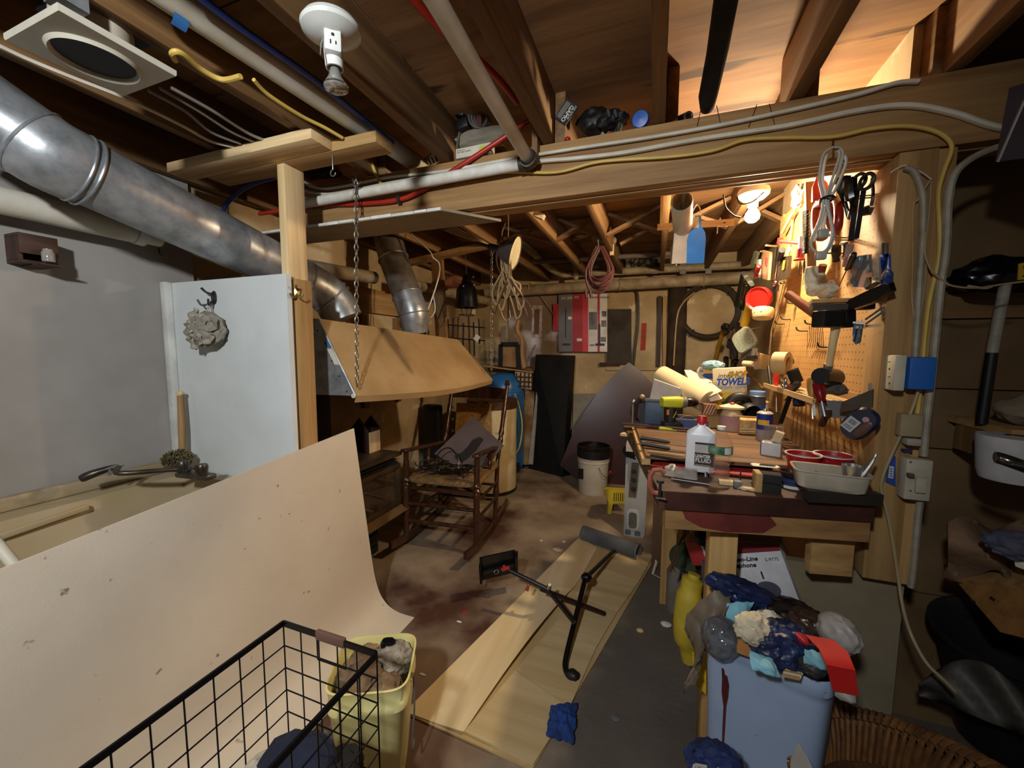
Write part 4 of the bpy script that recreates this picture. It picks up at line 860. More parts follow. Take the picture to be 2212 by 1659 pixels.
cols = [('6a6468', 1207, 1237), ('9c1f24', 1237, 1259), ('c8323a', 1259, 1271), ('d8d2cc', 1271, 1291), ('b02028', 1291, 1296), ('d8d4d0', 1296, 1312)]
for i, (c_, x0, x1) in enumerate(cols):
    wallrect('carton_panel', x0, 634, x1, 760, mat('cart'+c_, c_, .5, col2=None, scale=5, var=0), 4.24, .012, parent=bx)
ip = mat('pict', '4a4448', .7, col2='8a8280', scale=9)
for (x0, y0, x1, y1, c_) in ((1272, 674, 1290, 712, 'pict'), (1300, 672, 1310, 684, 'pict'), (1299, 692, 1310, 706, 'pict'), (1298, 728, 1309, 738, 'pict'), (1221, 668, 1223, 730, 'black'), (1215, 742, 1232, 746, 'black'), (1227, 684, 1235, 690, 'paper'), (1246, 731, 1257, 737, 'paper'), (1274, 744, 1284, 747, 'pict'), (1293, 700, 1297, 745, 'black'), (1286, 742, 1306, 747, 'black')):
    wallrect('print_patch', x0, y0, x1, y1, MATS[c_], 4.225, .002, parent=bx)
for (x, y, s, tx) in ((1212, 643, .05, 'VX 300'), (1240, 641, .05, 'VX'), (1274, 641, .035, 'POWER'), (1297, 641, .035, 'POWER')):
    text(tx, frame(AY(x, y+4, 4.222), (1, 0, 0), (0, 0, 1)), s*.8, wprint if x < 1270 else INK, bx)
wallrect('red_card', 1195, 657, 1208, 715, mat('redcard', 'b01c24', .6), 4.245, .01, label='narrow bright red card beside the printed vacuum cartons', cat='card')
wallrect('black_board', 1311, 668, 1364, 786, mat('blkboard', '3a322a', .8, col2='2a241e'), 4.25, .02, label='dark charcoal board hanging on the back wall beside the cartons', cat='board')
wallrect('red_trim', 1295, 783, 1340, 790, RUST, 4.26, .02, label='thin rusty red strip under the charcoal board', cat='strip')
wallrect('grey_block', 1238, 850, 1330, 960, mat('greywall', '8f8a7c', .9), 4.285, .012, label='pale grey patch of wall behind the plum table leaf', cat='panel')
for (x0, y0, x1, y1, w, l) in ((1421, 640, 1430, 790, 0, 'dark narrow board left of the charred post at the back'),):
    wallrect('dark_board', x0, y0, x1, y1, DARKW['z'], 4.26, .03, dx=-4, label=l, cat='board')
wallrect('pale_stud', 1432, 640, 1440, 790, PINE['z'], 4.26, .03, label='pale strip of wood beside the charred post at the back', cat='board')
t = thing('charred_post', 'thick dark mouldy post against the back wall', 'post', AY(1462, 800, 4.22))
MB().tube([AY(1465, 622, 4.24), AY(1462, 720, 4.23), AY(1458, 810, 4.22), AY(1450, 1000, 4.22)], [.085, .09, .09, .09], 10).out('post_body', mat('char', '463422', .95, col2='231a12', scale=6, bump=.6), t)
MB().tube(spline([AY(1500, 632, 4.2), AY(1475, 655, 4.15), AY(1462, 690, 4.12), AY(1455, 790, 4.1)]), .008, 6).out('electric_cable', CORDT, label='tan cable sagging in front of the charred post', cat='cable')
MB().tube(spline([AY(1370, 620, 4.22), AY(1378, 640, 4.2), AY(1378, 700, 4.2), AY(1371, 760, 4.2), AY(1368, 790, 4.2)]), .011, 6).out('electric_cable', BLK, label='black cable with white clips running down the cream back wall', cat='cable')
rb = AY(1531, 672, 4.22)
t = thing('hose_ring', 'large ring of black hose hanging on the back wall', 'hose', rb-V((0, 0, .25)))
for k in range(4): MB().torus(axf(rb+V((0, -.012*k, .004*(k % 2))), (.03*(k-1.5), -1, 0)), .235+.008*k, .014, 48, 8).out('hose_turn', mat('hoseb', '32291f', .7), t)
for a_ in (.8, 1.7, 2.6, 4.1, 5.4): MB().torus(axf(rb+V((.247*math.cos(a_), -.018, .247*math.sin(a_))), (-math.sin(a_), 0, math.cos(a_))), .035, .004, 12, 5).out('tie', CORDB, t)
# shelf in the rear corner
t = thing('corner_shelf', 'old wooden wall shelf with a slatted grate in the rear left corner', 'shelf', AY(1110, 800, 3.95))
MB().slab([AY(1045, 792, 3.9), AY(1152, 806, 3.9), AY(1150, 800, 4.2), AY(1050, 788, 4.2)], .012).out('shelf_board', PINE['x'], t)
for k in range(4): MB().bar(AY(1116+9*k, 805, 3.9), AY(1115+9*k, 838, 3.9), .012, .012).out('grate_bar', RUST, t)
for k in range(3): MB().bar(AY(1112, 813+10*k, 3.89), AY(1150, 815+10*k, 3.89), .010, .01).out('grate_rail', RUST, t)
MB().slab([AY(1113, 837, 3.93), AY(1148, 841, 3.93), AY(1148, 806, 3.93), AY(1113, 803, 3.93)], .006).out('back_plate', CREAM, t)
MB().bar(AY(1148, 808, 3.95), AY(1146, 845, 3.95), .05, .03).out('bracket', DARKW['z'], t)
fr = [AY(1081, 796, 3.97), AY(1121, 799, 3.97), AY(1119, 744, 3.97), AY(1082, 744, 3.97)]
t = thing('picture_frame', 'dark picture frame with a small tan picture on the corner shelf', 'picture', (fr[0]+fr[1])/2)
for i in range(4): MB().bar(fr[i], fr[(i+1) % 4], .05, .02, (0, 1, 0)).out('frame_bar', BLK, t)
MB().slab([p+V((0, .005, 0)) for p in fr], .004).out('picture', mat('pic', 'a07c50', .7, col2='7a5636', scale=5), t)
MB().tube(spline([AY(1121, 690, 4.0), AY(1117, 712, 4.0), AY(1127, 735, 4.0), AY(1126, 765, 4.0), AY(1133, 796, 4.0)]), [.012, .022, .026, .02, .028, .03, .024, .026, .03, .03, .02, .024, .03, .03, .028, .03, .032, .03, .03, .03, .03, .03, .03, .03, .03][:25], 8).out('driftwood_stick', PINE['z'], label='wavy weathered stick standing on the corner shelf', cat='stick')
MB().box((0, 0, 0), (.07, .02, .018), Matrix.Translation(AY(1143, 794, 3.93))).out('rust_block', RUST, label='small dark rusty block at the end of the corner shelf', cat='block')
MB().slab([AY(1125, 1002, 4.1), AY(1150, 1002, 4.1), AY(1158, 845, 4.2), AY(1128, 845, 4.2)], .06).out('concrete_pier', mat('pier', 'a08c68', .95, col2='6e4f2c', scale=5, bump=.3), label='rust stained concrete pier right of the blue tank', cat='pier')
MB().slab([AY(1143, 1000, 4.05), AY(1152, 1003, 4.05), AY(1164, 845, 4.16), AY(1160, 845, 4.16)], .03).out('grey_lath', mat('lath', '9a948c', .8), label='narrow grey lath leaning beside the black tower speaker', cat='lath')
# tall black tower, plum table leaf, bucket
sp_ = [AZ(1153, 1008), AZ(1226, 1026)]; a, b = sp_
t = thing('tower_speaker', 'tall slim black tower with a mesh front leaning against the back wall', 'speaker', (a+b)/2)
tl, tr = AY(1169, 766, 4.24), AY(1243, 768, 4.16)
MB().slab([a, b, tr, tl], .10).out('cabinet', BLK, t)
nn2 = (b-a).cross(tl-a).normalized(); nn2 = nn2 if nn2.y < 0 else -nn2
ins = lambda u, v: a.lerp(b, u).lerp(tl.lerp(tr, u), v)
MB().slab([ins(.1, .05)+nn2*.003, ins(.9, .05)+nn2*.003, ins(.9, .96)+nn2*.003, ins(.1, .96)+nn2*.003], .004).out('mesh_front', mat('mesh', '1b1d1c', .9, bump=.5, bscale=300), t)
MB().slab([a+V((-.02, -.03, 0)), b+V((.02, -.03, 0)), b+V((.02, .02, .03)), a+V((-.02, .02, .03))], .03).out('foot', BLK, t)
MB().blob(AZ(1222, 1012, .04), (.04, .035, .04), 1, .15, 2, 2).out('foot_knob', BLKG, t)
pk = AY(1358, 783, 4.2)
pts_ = [(1358, 783), (1325, 812), (1290, 850), (1262, 890), (1240, 930), (1222, 975), (1210, 1005), (1248, 1035), (1300, 1050), (1352, 1052), (1400, 1050), (1428, 1000), (1430, 930), (1425, 870), (1408, 828), (1385, 803)]
def onplane(x, y, p0, n): d = ray(x, y); return C+d*((p0-C).dot(n)/d.dot(n))
nl = V((.12, -1, .16)).normalized(); p0 = AZ(1300, 1042)
t = thing('table_leaf', 'plum brown pointed table leaf leaning against the back wall', 'table leaf', p0)
MB().slab([onplane(x, y, p0, nl) for x, y in pts_], .022).out('leaf_board', mat('plum', '40241f', .3, col2='351c19', scale=3, var=0, spec=.3), t)
bp_ = AZ(1280, 1062); bp_.z = 0
t = thing('plastic_bucket', 'white plastic pail with black pails nested in its top by the table leaf', 'bucket', bp_)
MB().lathe([(.0, .004), (.125, 0), (.13, .01), (.143, .30), (.148, .302), (.148, .312), (.143, .314), (.144, .332), (.149, .334), (.149, .345), (.14, .345)], bp_, 36).out('pail_body', mat('pail', 'c9c2b4', .45, col2='b5ab98', scale=3), t)
for k, (z0, r_) in enumerate(((.347, .153), (.366, .154), (.385, .155), (.404, .154))):
    MB().lathe([(.14, z0), (r_, z0), (r_, z0+.016), (.14, z0+.017)], bp_, 32).out('nested_rim', BLK, t)
MB().lathe([(.149, .42), (.155, .43), (.156, .452), (.145, .452), (.138, .40), (0, .39)], bp_, 32).out('nested_pail', BLKG, t)
MB().tube(spline([bp_+V((.07, -.13, .28)), bp_+V((.10, -.13, .22)), bp_+V((.14, -.09, .19)), bp_+V((.155, 0, .22))]), .003, 6).out('wire_bail', STEEL, t)
MB().blob(bp_+V((.16, -.02, .215)), (.012, .012, .012), 1, .1, 2, 2).out('bail_grip', RED, t)
lbp = frame(bp_+V((-.06, -.118, .12)), (.85, -.5, 0), (0, 0, 1)); 
MB().grid(lambda u, v: bp_+V((.1415*math.cos(math.radians(200+u*40)), .1415*math.sin(math.radians(200+u*40)), .13+.10*v+.02*u)), 8, 2, .001).out('label_patch', INK, t)
# ------------------------------------------------------------ workbench and what lies on it
ZB = .935
FL, FR = AZ(1424, 1060, ZB), AZ(1890, 1086, ZB); BR, BL = V((.61, 2.42, ZB)), AZ(1347, 917, ZB); FR.x = min(FR.x, .606)
wbn = thing('workbench', 'heavy scarred wooden workbench with a pine apron along the pegboard wall', 'workbench', (.25, 1.85, 0))
def bpoly(pts, z): return [V((p.x, p.y, z)) for p in pts]
e1 = FL.lerp(BL, .16); e2 = FR.lerp(BR, .12)
MB().slab(bpoly((FL, FR, e2, e1), ZB-.052), .052).out('front_plank', wood('benchdk', '5e3d26', '2e1c12', 'x', scale=14), wbn)
for k in range(5):
    s0, s1 = k/5, (k+1)/5-.006
    MB().slab(bpoly((e1.lerp(BL, s0), e2.lerp(BR, s0), e2.lerp(BR, s1), e1.lerp(BL, s1)), ZB-.04), .036).out('top_plank', BENCHW['x'], wbn)
fdir = (FR-FL).normalized(); fn = V((fdir.y, -fdir.x, 0))
def fr(s, dz, out=0): return FL.lerp(FR, s)+fn*out+V((0, 0, dz))
MB().slab([fr(.04, -.118, -.045), fr(1, -.118, -.045), fr(1, -.056, -.045), fr(.04, -.056, -.045)], .036).out('apron', wood('apronw', 'a27a4a', '7a5730', 'x'), wbn)
redp = [(.12, -.0565), (.54, -.0565), (.58, -.085), (.52, -.112), (.34, -.117), (.22, -.108), (.14, -.085)]
MB().slab([fr(s, z, -.0085) for s, z in redp], .003).out('red_paint_patch', mat('redpaint', '6e2a20', .6, col2='57201a', scale=12), wbn)
MB().slab([fr(.03, -.055, .0), fr(1, -.055, .0), fr(1, -.002, .0), fr(.03, -.002, .0)], .002).out('painted_edge', mat('edgepaint', '45231a', .5, col2='2a1710', scale=9), wbn)
def leg(s, w, d=.09, inset=.07):
    p = fr(s, 0, -inset); MB().bar(V((p.x, p.y+d/2, 0)), V((p.x, p.y+d/2, ZB-.042)), w, d, (0, 1, 0), .003).out('leg', PINE['z'], wbn)
leg(.375, .078)
MB().bx((BR.x-.12, BR.y-.12, 0), (BR.x-.05, BR.y-.05, ZB-.042)).out('leg', PINE['z'], wbn); MB().bx((BL.x+.22, BL.y-.1, 0), (BL.x+.29, BL.y-.03, ZB-.042)).out('leg', PINE['z'], wbn)
MB().slab([fr(.42, -.20, -.16), fr(.72, -.20, -.16), fr(.72, -.13, -.16), fr(.42, -.13, -.16)], .03).out('cross_rail', JOIST['x'], wbn)
MB().slab([fr(.8, -.25, -.09), fr(1, -.25, -.09), fr(1, -.12, -.09), fr(.8, -.12, -.09)], .03).out('cross_rail', PINE['x'], wbn)
# dark raised board at the front right
MB().slab([fr(.68, .001, -.002), fr(1, .001, -.002), fr(1, .032, -.002), fr(.68, .032, -.002)], .03).out('dark_batten', mat('dkbat', '2a2018', .6, col2='1c1510'), label='dark wooden batten lying along the right front edge of the workbench', cat='batten')
# raised board with loose tools
ZP = .972
pl = [AZ(x, y, ZP) for x, y in ((1396, 984), (1705, 1006), (1640, 932), (1372, 918))]
t = thing('work_board', 'long grainy board raised on the workbench under the loose tools', 'board', V((sum(p.x for p in pl)/4, sum(p.y for p in pl)/4, .937)))
MB().slab(bpoly(pl, ZP-.012), .012).out('board_face', wood('boardf', '85603c', '3e2a1a', 'x', scale=24), t)
MB().bar(V((*pl[0].xy, .949)), V((*pl[3].xy, .949)), .03, .022).out('cleat', PINE['y'], t); MB().bar(V((*pl[1].xy, .949))-V((.03, 0, 0)), V((*pl[2].xy, .949))-V((.03, 0, 0)), .03, .022).out('cleat', PINE['y'], t)
def onb(x, y, z=ZB): return AZ(x, y, z)
def single(bm, name, m, label, cat, **k): return bm.out(name, m, label=label, cat=cat, **k)
# lighter fluid bottle
def facing(p): d = (C-p); d.z = 0; return d.normalized()
def label_grid(p, r, z0, z1, a0, a1, sx=1, sy=1, rot=0, n=10):
    f = facing(p); base = math.atan2(f.y, f.x)+rot
    return MB().grid(lambda u, v: p+V((sx*r*math.cos(base+a0+(a1-a0)*u), sy*r*math.sin(base+a0+(a1-a0)*u), z0+(z1-z0)*v)), n, 2)
b0 = onb(1511, 1016, .945); s_ = b0.y and (b0-C).dot(CF)/845
t = thing('fluid_bottle', 'white plastic lighter fluid bottle with a red cap on the workbench', 'bottle', b0)
w = 29*s_; f = facing(b0); Mf = frame(b0, V((-f.y, f.x, 0))*1, (0, 0, 1)); ML = Matrix.Translation(b0) @ Matrix.Rotation(math.atan2(-f.x, f.y)+math.pi, 4, 'Z')
hpx = s_
wb_ = mat('bottlew', 'd8d6d8', .35, col2='cbc8cb')
MB().rrect([(w*.9, w*.5, 0), (w, w*.6, .006), (w, w*.6, 78*hpx), (w*.94, w*.55, 84*hpx), (w*.3, w*.3, 97*hpx), (w*.28, w*.28, 103*hpx)], ML, 5).out('bottle_body', wb_, t)
MB().lathe([(w*.33, 101*hpx), (w*.33, 116*hpx), (w*.28, 119*hpx), (0, 119*hpx)], b0, 20).out('cap', mat('capred', 'c81f1c', .4), t)
Mx = frame(b0+f*(w*.605), V((-f.y, f.x, 0)), (0, 0, 1))
if Mx.col[2].xyz.dot(f) < 0: Mx = frame(b0+f*(w*.605), V((f.y, -f.x, 0)), (0, 0, 1))
MB().box((w*.28, 40*hpx, .0005), (w*1.3, 50*hpx, .001), Mx).out('label', mat('labgrey', 'b9b0a6', .6), t)
MB().box((w*.28, 29*hpx, .0012), (w*1.3, 28*hpx, .001), Mx).out('label_band', mat('labbrown', '3c2220', .6), t)
MB().box((w*.28, 63*hpx, .0012), (w*1.3, 4*hpx, .001), Mx).out('label_band', mat('labblue', '1c2238', .6), t)
text('LIGHTER', Mx @ Matrix.Translation((-w*.32, 33*hpx, .002)), 9*hpx, WHT, t, bold=.0004, sx=.8); text('FLUID', Mx @ Matrix.Translation((-w*.32, 23*hpx, .002)), 12*hpx, WHT, t, bold=.0006, sx=.95)
for k in range(3): MB().box((w*.2, (17-3.5*k)*hpx, .0018), (w*1.0, .8*hpx, .0006), Mx).out('small_print', WHTP, t)
# clear water bottle
b1 = onb(1553, 1032, .936); s1 = (b1-C).dot(CF)/845
t = thing('water_bottle', 'clear half empty water bottle with a green label on the workbench', 'bottle', b1)
prof_ = [(0, .002), (17, 0), (20, 4), (21.5, 14), (19, 26), (21, 34), (19, 44), (22.5, 52), (23.5, 56), (23.5, 72), (22.5, 80), (15, 94), (8, 104), (7.5, 108)]
MB().lathe([(r*s1, z*s1) for r, z in prof_], b1, 28).out('bottle_body', mat('pet', 'f4f2ec', .05, trans=.9, alpha=.24), t)
MB().lathe([(8.5*s1, 106*s1), (8.5*s1, 113*s1), (0, 113*s1)], b1, 18).out('cap', WHT, t)
label_grid(b1, 23.8*s1, 55*s1, 73*s1, -1.8, 1.8, n=16).out('label', mat('labgreen', '2f5a38', .4, col2='8fae9a', scale=30), t)
label_grid(b1, 24.0*s1, 57*s1, 71*s1, .35, .95, n=6).out('label_badge', WHT, t)
MB().lathe([(0, 3*s1), (19*s1, 3*s1), (20.5*s1, 14*s1), (18.2*s1, 26*s1), (18.5*s1, 31*s1), (0, 31*s1)], b1, 24).out('water', mat('water', 'e0c4aa', .05, trans=.8, alpha=.3), t)
# cordless drill
dr = onb(1452, 925, ZP)
t = thing('cordless_drill', 'lime and black cordless drill standing on its battery beside the blue tool box', 'drill', dr)
s2 = (dr-C).dot(CF)/845; Md = frame(dr, CR*V((1, 1, 0)), (0, 0, 1)); lime = mat('lime', 'c2c832', .45, col2='a8ae26')
def dp(x, y, z=0): return Md @ V((x*s2, y*s2, z*s2))
MB().rrect([(11, 9, -28), (12, 11, -22), (12, 12, 0), (13, 12, 10), (11, 11, 14)], Md @ Matrix.Translation((3*s2, 57*s2, 0)) @ Matrix.Rotation(math.pi/2, 4, 'Y') @ Matrix.Scale(s2, 4), 3.5).out('motor_housing', lime, t)
MB().lathe([(11*s2, 0), (12*s2, 3*s2), (12*s2, 10*s2), (9*s2, 12*s2)], axf(dp(16, 57), CR), 20).out('gear_collar', GRAYP, t)
MB().lathe([(9*s2, 0), (10*s2, 4*s2), (10*s2, 16*s2), (7*s2, 22*s2), (4*s2, 26*s2)], axf(dp(27, 57), CR), 18).out('chuck', BLKG, t)
MB().tube([dp(50, 56), dp(62, 55), dp(78, 54)], .003, 8).out('drill_bit', CHROME, t)
MB().rrect([(8, 7, 0), (9, 8, 20), (8, 8, 50)], frame(dp(-4, 5), V((1, 0, 0)), V((0, 1, 0))) @ Matrix.Scale(s2, 4), 3).out('grip', BLK, t)
MB().box((0, 0, 0), (38*s2, 26*s2, 14*s2), Md @ Matrix.Translation((-2*s2, 7*s2, 0)) @ Matrix.Rotation(math.pi/2, 4, 'X'), .004).out('battery', BLK, t)
MB().box((0, 0, 0), (5*s2, 6*s2, 11*s2), Matrix.Translation(dp(-13, 36, 6))).out('trigger', mat('orange', 'c07038', .5), t)
MB().bar(dp(4, 38, 9), dp(-3, 24, 9), .003, .003).out('accent', lime, t)
t = single(MB().box((0, 0, 0), (36*s2, .02, .014), Matrix.Translation(onb(1443, 926, ZP+.008)), .004), 'utility_knife', mat('limekn', 'c4cc2c', .4), 'bright yellow green utility knife lying in front of the drill', 'knife')
# blue tool box, blue tray
q = onb(1411, 916, ZP); s3 = (q-C).dot(CF)/845
t = thing('tool_box', 'small slate blue plastic box standing behind the drill', 'box', q)
MB().box((0, .03, 24*s3), (36*s3, .07, 48*s3), Matrix.Translation(q), .004).out('box_body', mat('slateblue', '4a5f78', .6), t)
MB().box((0, .03, 52*s3), (38*s3, .075, 7*s3), Matrix.Translation(q), .003).out('lid', GRAYP, t)
q = onb(1490, 925, ZP)
t = thing('parts_tray', 'open blue parts tray with a leather strap coiled inside', 'tray', q)
L_ = 66*s3
for c_, d_ in (((0, 0, .02), (L_, .006, .04)), ((0, .09, .02), (L_, .006, .055)), ((-L_/2, .045, .02), (.006, .09, .04)), ((L_/2, .045, .02), (.006, .09, .04)), ((0, .045, .003), (L_, .09, .006))):
    MB().box(c_, d_, Matrix.Translation(q)).out('tray_side', mat('trayblue', '3b5688', .6), t)
MB().box((0, .09, .05), (L_*1.02, .01, .006), Matrix.Translation(q)).out('wood_rim', PINE['x'], t); MB().box((0, 0, .043), (L_*1.02, .01, .006), Matrix.Translation(q)).out('wood_rim', PINE['x'], t)
MB().tube(spline([q+V((-L_*.4, .05, .012)), q+V((-.03, .03, .05)), q+V((.02, .04, .048)), q+V((L_*.4, .06, .012))]), .006, 8, flat=.4).out('leather_strap', CARD, t)
# paper towel roll etc
a, b = AY(1428, 812, 2.32), AY(1528, 868, 2.12)
t = thing('paper_roll', 'big cream paper roll lying diagonally over the clutter on the workbench', 'roll', b-V((0, 0, .06)))
MB().tube([a, b], .058, 24).out('roll', mat('rollp', 'dcc89e', .8, col2='d2bc8e'), t)
ax = (b-a).normalized()
MB().lathe([(.02, 0), (.055, .0), (.055, .001), (.02, .001)], axf(b+ax*.0006, ax), 24).out('end_face', mat('rollend', 'b5a384', .9), t); MB().lathe([(.019, -.005), (.019, .0015), (.013, .0015), (.013, -.005)], axf(b, ax), 18).out('core', CARD, t)
MB().slab([AY(1530, 858, 2.1), AY(1560, 845, 2.1), AY(1530, 822, 2.25), AY(1500, 820, 2.3)], .002).out('loose_sheet', PAPER, t)
single(MB().slab([AY(1478, 800, 2.42), AY(1500, 845, 2.3), AY(1545, 828, 2.3), AY(1492, 785+15, 2.42)], .003), 'paper_sheet', PAPER, 'creased cream paper sheet behind the big paper roll', 'paper')
single(MB().slab([AY(1512, 832, 2.2), AY(1535, 868, 2.1), AY(1560, 862, 2.1), AY(1525, 823, 2.25)], .003), 'paper_sheet', PAPER, 'folded paper sheet between the paper roll and the towel box', 'paper')
q = onb(1440, 856+65, ZP); cb = [AY(1404, 857, 2.16), AY(1470, 870, 2.16), AY(1470, 838, 2.16), AY(1413, 818, 2.16)]
t = thing('printed_carton', 'white printed carton under the left end of the paper roll', 'carton', (cb[0]+cb[1])/2)
MB().slab([p for p in cb], .05).out('carton', mat('cartw', 'c8c2ba', .7), t)
MB().slab([AY(1414, 848, 2.155), AY(1428, 850, 2.155), AY(1428, 832, 2.155), AY(1414, 828, 2.155)], .001).out('print', DGRAY, t)
text("inter's", frame(AY(1433, 858, 2.15), AY(1470, 862, 2.15)-AY(1433, 858, 2.15), (0, 0, 1)), .036, mat('maroon', '7a2a28', .7), t, bold=.001)
# shop towel boxes
def card_box(name, lab, x0, y0, x1, y1, Y, dep, m, cat='carton', rot=.12):
    a, b, c_ = AY(x0, y1, Y), AY(x1, y1, Y-rot*.3), AY(x0, y0, Y); t = thing(name, lab, cat, (a+b)/2)
    M = frame(a, b-a, (0, 0, 1)); w_, h_ = (b-a).length, (c_-a).length
    MB().box((w_/2, h_/2, -dep/2), (w_, h_, dep), M, .0015).out('carton', m, t); return t, M, w_, h_
cw = mat('cartcream', 'dccfae', .7, col2='d4c6a2')
yel = mat('cartyel', 'dcb820', .6); blu = mat('inkblue', '1f4fae', .6)
t, M, w_, h_ = card_box('towel_carton', 'cream towel carton with yellow and blue lettering on the workbench', 1543, 797, 1610, 880, 2.2, .12, cw)
MB().box((w_/2, h_*.36, .0006), (w_, h_*.055, .001), M).out('yellow_band', yel, t)
MB().box((w_/2, h_*.02+.03*0, .0006), (w_, h_*.12, .001), M).out('yellow_band', yel, t)
text('intex', M @ Matrix.Translation((w_*.16, h_*.76, .001)), h_*.17, INK, t, shear=.3)
text('SHOP', M @ Matrix.Translation((w_*.49, h_*.76, .0012)), h_*.21, INK, t, bold=.0022, shear=.3, sx=.78); text('SHOP', M @ Matrix.Translation((w_*.49, h_*.76, .0022)), h_*.21, yel, t, bold=.0004, shear=.3, sx=.78)
text('TOWELS', M @ Matrix.Translation((w_*.10, h_*.57, .0012)), h_*.24, blu, t, bold=.0022, shear=.25, sx=.78)
text('HEAVY DUTY - CLOTH LIKE', M @ Matrix.Translation((w_*.04, h_*.48, .001)), h_*.085, INK, t, sx=.8)
MB().lathe([(h_*.17, 0), (h_*.17, .001), (0, .001)], M @ Matrix.Translation((w_*.42, h_*.17, .001)), 24, 1.2, 1).out('oval_badge', yel, t)
text('200', M @ Matrix.Translation((w_*.25, h_*.10, .003)), h_*.2, INK, t, bold=.0008, sx=.8)
t, M, w_, h_ = card_box('towel_carton', 'yellow second towel carton standing behind the cream one', 1511, 793, 1556, 850, 2.38, .10, yel)
MB().box((w_*.45, h_*.65, .0006), (w_*.5, h_*.2, .001), M).out('blue_print', blu, t); MB().lathe([(h_*.15, 0), (h_*.15, .001), (0, .001)], M @ Matrix.Translation((w_*.12, h_*.85, .001)), 20).out('oval_badge', PAPER, t)
text('200', M @ Matrix.Translation((w_*.02, h_*.8, .0025)), h_*.14, INK, t, sx=.7)
MB().blob(AY(1540, 789, 2.36), (.048, .04, .022), 8, .35, 2.5, 4, True).out('blue_rag', mat('ragblue', '8fb6c4', .9), label='pale blue crumpled rag on top of the yellow towel carton', cat='rag')
# striped leather block, black coil, jars, cans
q = AY(1532, 885, 2.05)
t = thing('striped_block', 'brown striped wooden block beside the drill bit', 'block', q-V((0, 0, .03)))
MB().box((0, 0, 0), (.055, .05, .055), Matrix.Translation(q)).out('block', wood('strb', '8a5434', '5c3420', 'z', scale=30), t)
for k in range(4): MB().bar(q+V((-.028+.006*k*2, -.0265, -.02)), q+V((-.01+.012*k, -.0265, .027)), .004, .003).out('stripe', CREAM, t)
q = AY(1597, 880, 2.12)
t = thing('funnel_hose', 'black plastic hose coil and funnel mouth behind the spray cans', 'hose', q-V((0, 0, .07)))
MB().lathe([(.02, -.06), (.045, -.03), (.05, .03), (.042, .05), (.036, .02), (.01, -.04)], axf(q+V((.03, 0, -.02)), (.4, -1, -.1)), 22).out('mouth', BLK, t)
MB().tube(spline([q+V((-.06, 0, -.02)), q+V((-.03, .0, .04)), q+V((.02, .0, .05)), q+V((.04, .02, 0))]), .022, 12).out('hose_arc', BLK, t)
q = onb(1578, 930, ZP); s4 = (q-C).dot(CF)/845
t = thing('plastic_jar', 'frosted jar with a pink label and cream lid behind the water bottle', 'jar', q)
MB().lathe([(0, 0), (20*s4, 0), (22*s4, 4*s4), (22*s4, 34*s4), (17*s4, 44*s4), (14*s4, 46*s4)], q, 24).out('jar_body', mat('frostj', 'c9b48a', .3, alpha=.85), t)
MB().rrect([(18*s4, 14*s4, 46*s4), (24*s4, 17*s4, 48*s4), (24*s4, 17*s4, 52*s4), (8*s4, 8*s4, 58*s4)], Matrix.Translation(q), 2.5).out('lid', CREAM, t)
label_grid(q, 22.6*s4, 6*s4, 34*s4, -1.2, .7).out('label', mat('pinklab', 'b58a88', .7), t)
label_grid(q, 22.8*s4, 14*s4, 30*s4, .75, 1.5).out('label_patch', PAPER, t)
MB().blob(q+V((.0, -.01, 60*s4)), (.012, .01, .006), 3, .2, 3, 2).out('red_tab', RED, t)
def spraycan(name, lab, x, yb, ht, r, cols, z, dome, cap):
    q = onb(x, yb, z); s = (q-C).dot(CF)/845; t = thing(name, lab, 'can', q); h = ht*s; r = r*s
    for i, (z0, z1, c_) in enumerate(cols): MB().lathe([(r, h*z0), (r, h*z1)], q, 24, caps=True).out('can_section', c_, t)
    MB().lathe([(r*1.03, h*.84), (r*1.03, h*.86), (r*.75, h*.91), (r*.5, h*.92)], q, 24).out('dome', dome, t)
    if cap: MB().lathe([(r*cap[1], h*.88), (r*cap[1], h*.985), (r*cap[1]*.85, h), (0, h)], q, 20).out('cap', cap[0], t)
    return t, q, s, r, h
spraycan('spray_can', 'tall spray can with a pale blue cap behind the other cans', 1632, 918, 74, 16, ((0, .3, mat('canwb', 'c8c4b8', .4)), (.301, .6, blu), (.601, .85, mat('candk', '4a4a50', .4))), ZP, STEEL, (mat('capblue', '6f93c0', .4), .95))
spraycan('spray_can', 'white spray can with a brown stripe and no cap', 1641, 912, 52, 15, ((0, .35, WHT), (.351, .45, blu), (.451, .85, mat('canwhite', 'd0c6b0', .4))), ZP, mat('candome', 'b8ae98', .4), (WHT, .3))
t, q, s, r, h = spraycan('spray_can', 'navy blue spray can with a yellow word at the front of the cans', 1649, 950, 68, 15, ((0, .35, mat('cangrey', '9a8f8a', .4)), (.351, .85, mat('cannavy', '23308a', .35))), ZP, mat('candome', 'b8ae98', .4), (STEEL, .25))
label_grid(q, r*1.01, h*.5, h*.66, -.9, .6).out('print', YEL, t)
q = onb(1617, 940, ZP)
t = thing('twine_packet', 'cream packet of twine leaning beside the spray cans', 'packet', q)
MB().box((0, .02, .035), (.075, .03, .07), Matrix.Translation(q) @ Matrix.Rotation(.25, 4, 'X'), .004).out('packet', mat('twine', 'c9a86c', .9, col2='9a7a48', scale=40), t)
for k in range(4): MB().tube([q+V((-.035, -.004+.003*k, .015+.012*k)), q+V((.035, -.004+.003*k, .018+.012*k))], .003, 6).out('strand', CREAM, t)
MB().box((0, .02, .076), (.08, .012, .012), Matrix.Translation(q)).out('card_top', CARD, t)
q = onb(1664, 990, ZP-.01); s5 = (q-C).dot(CF)/845
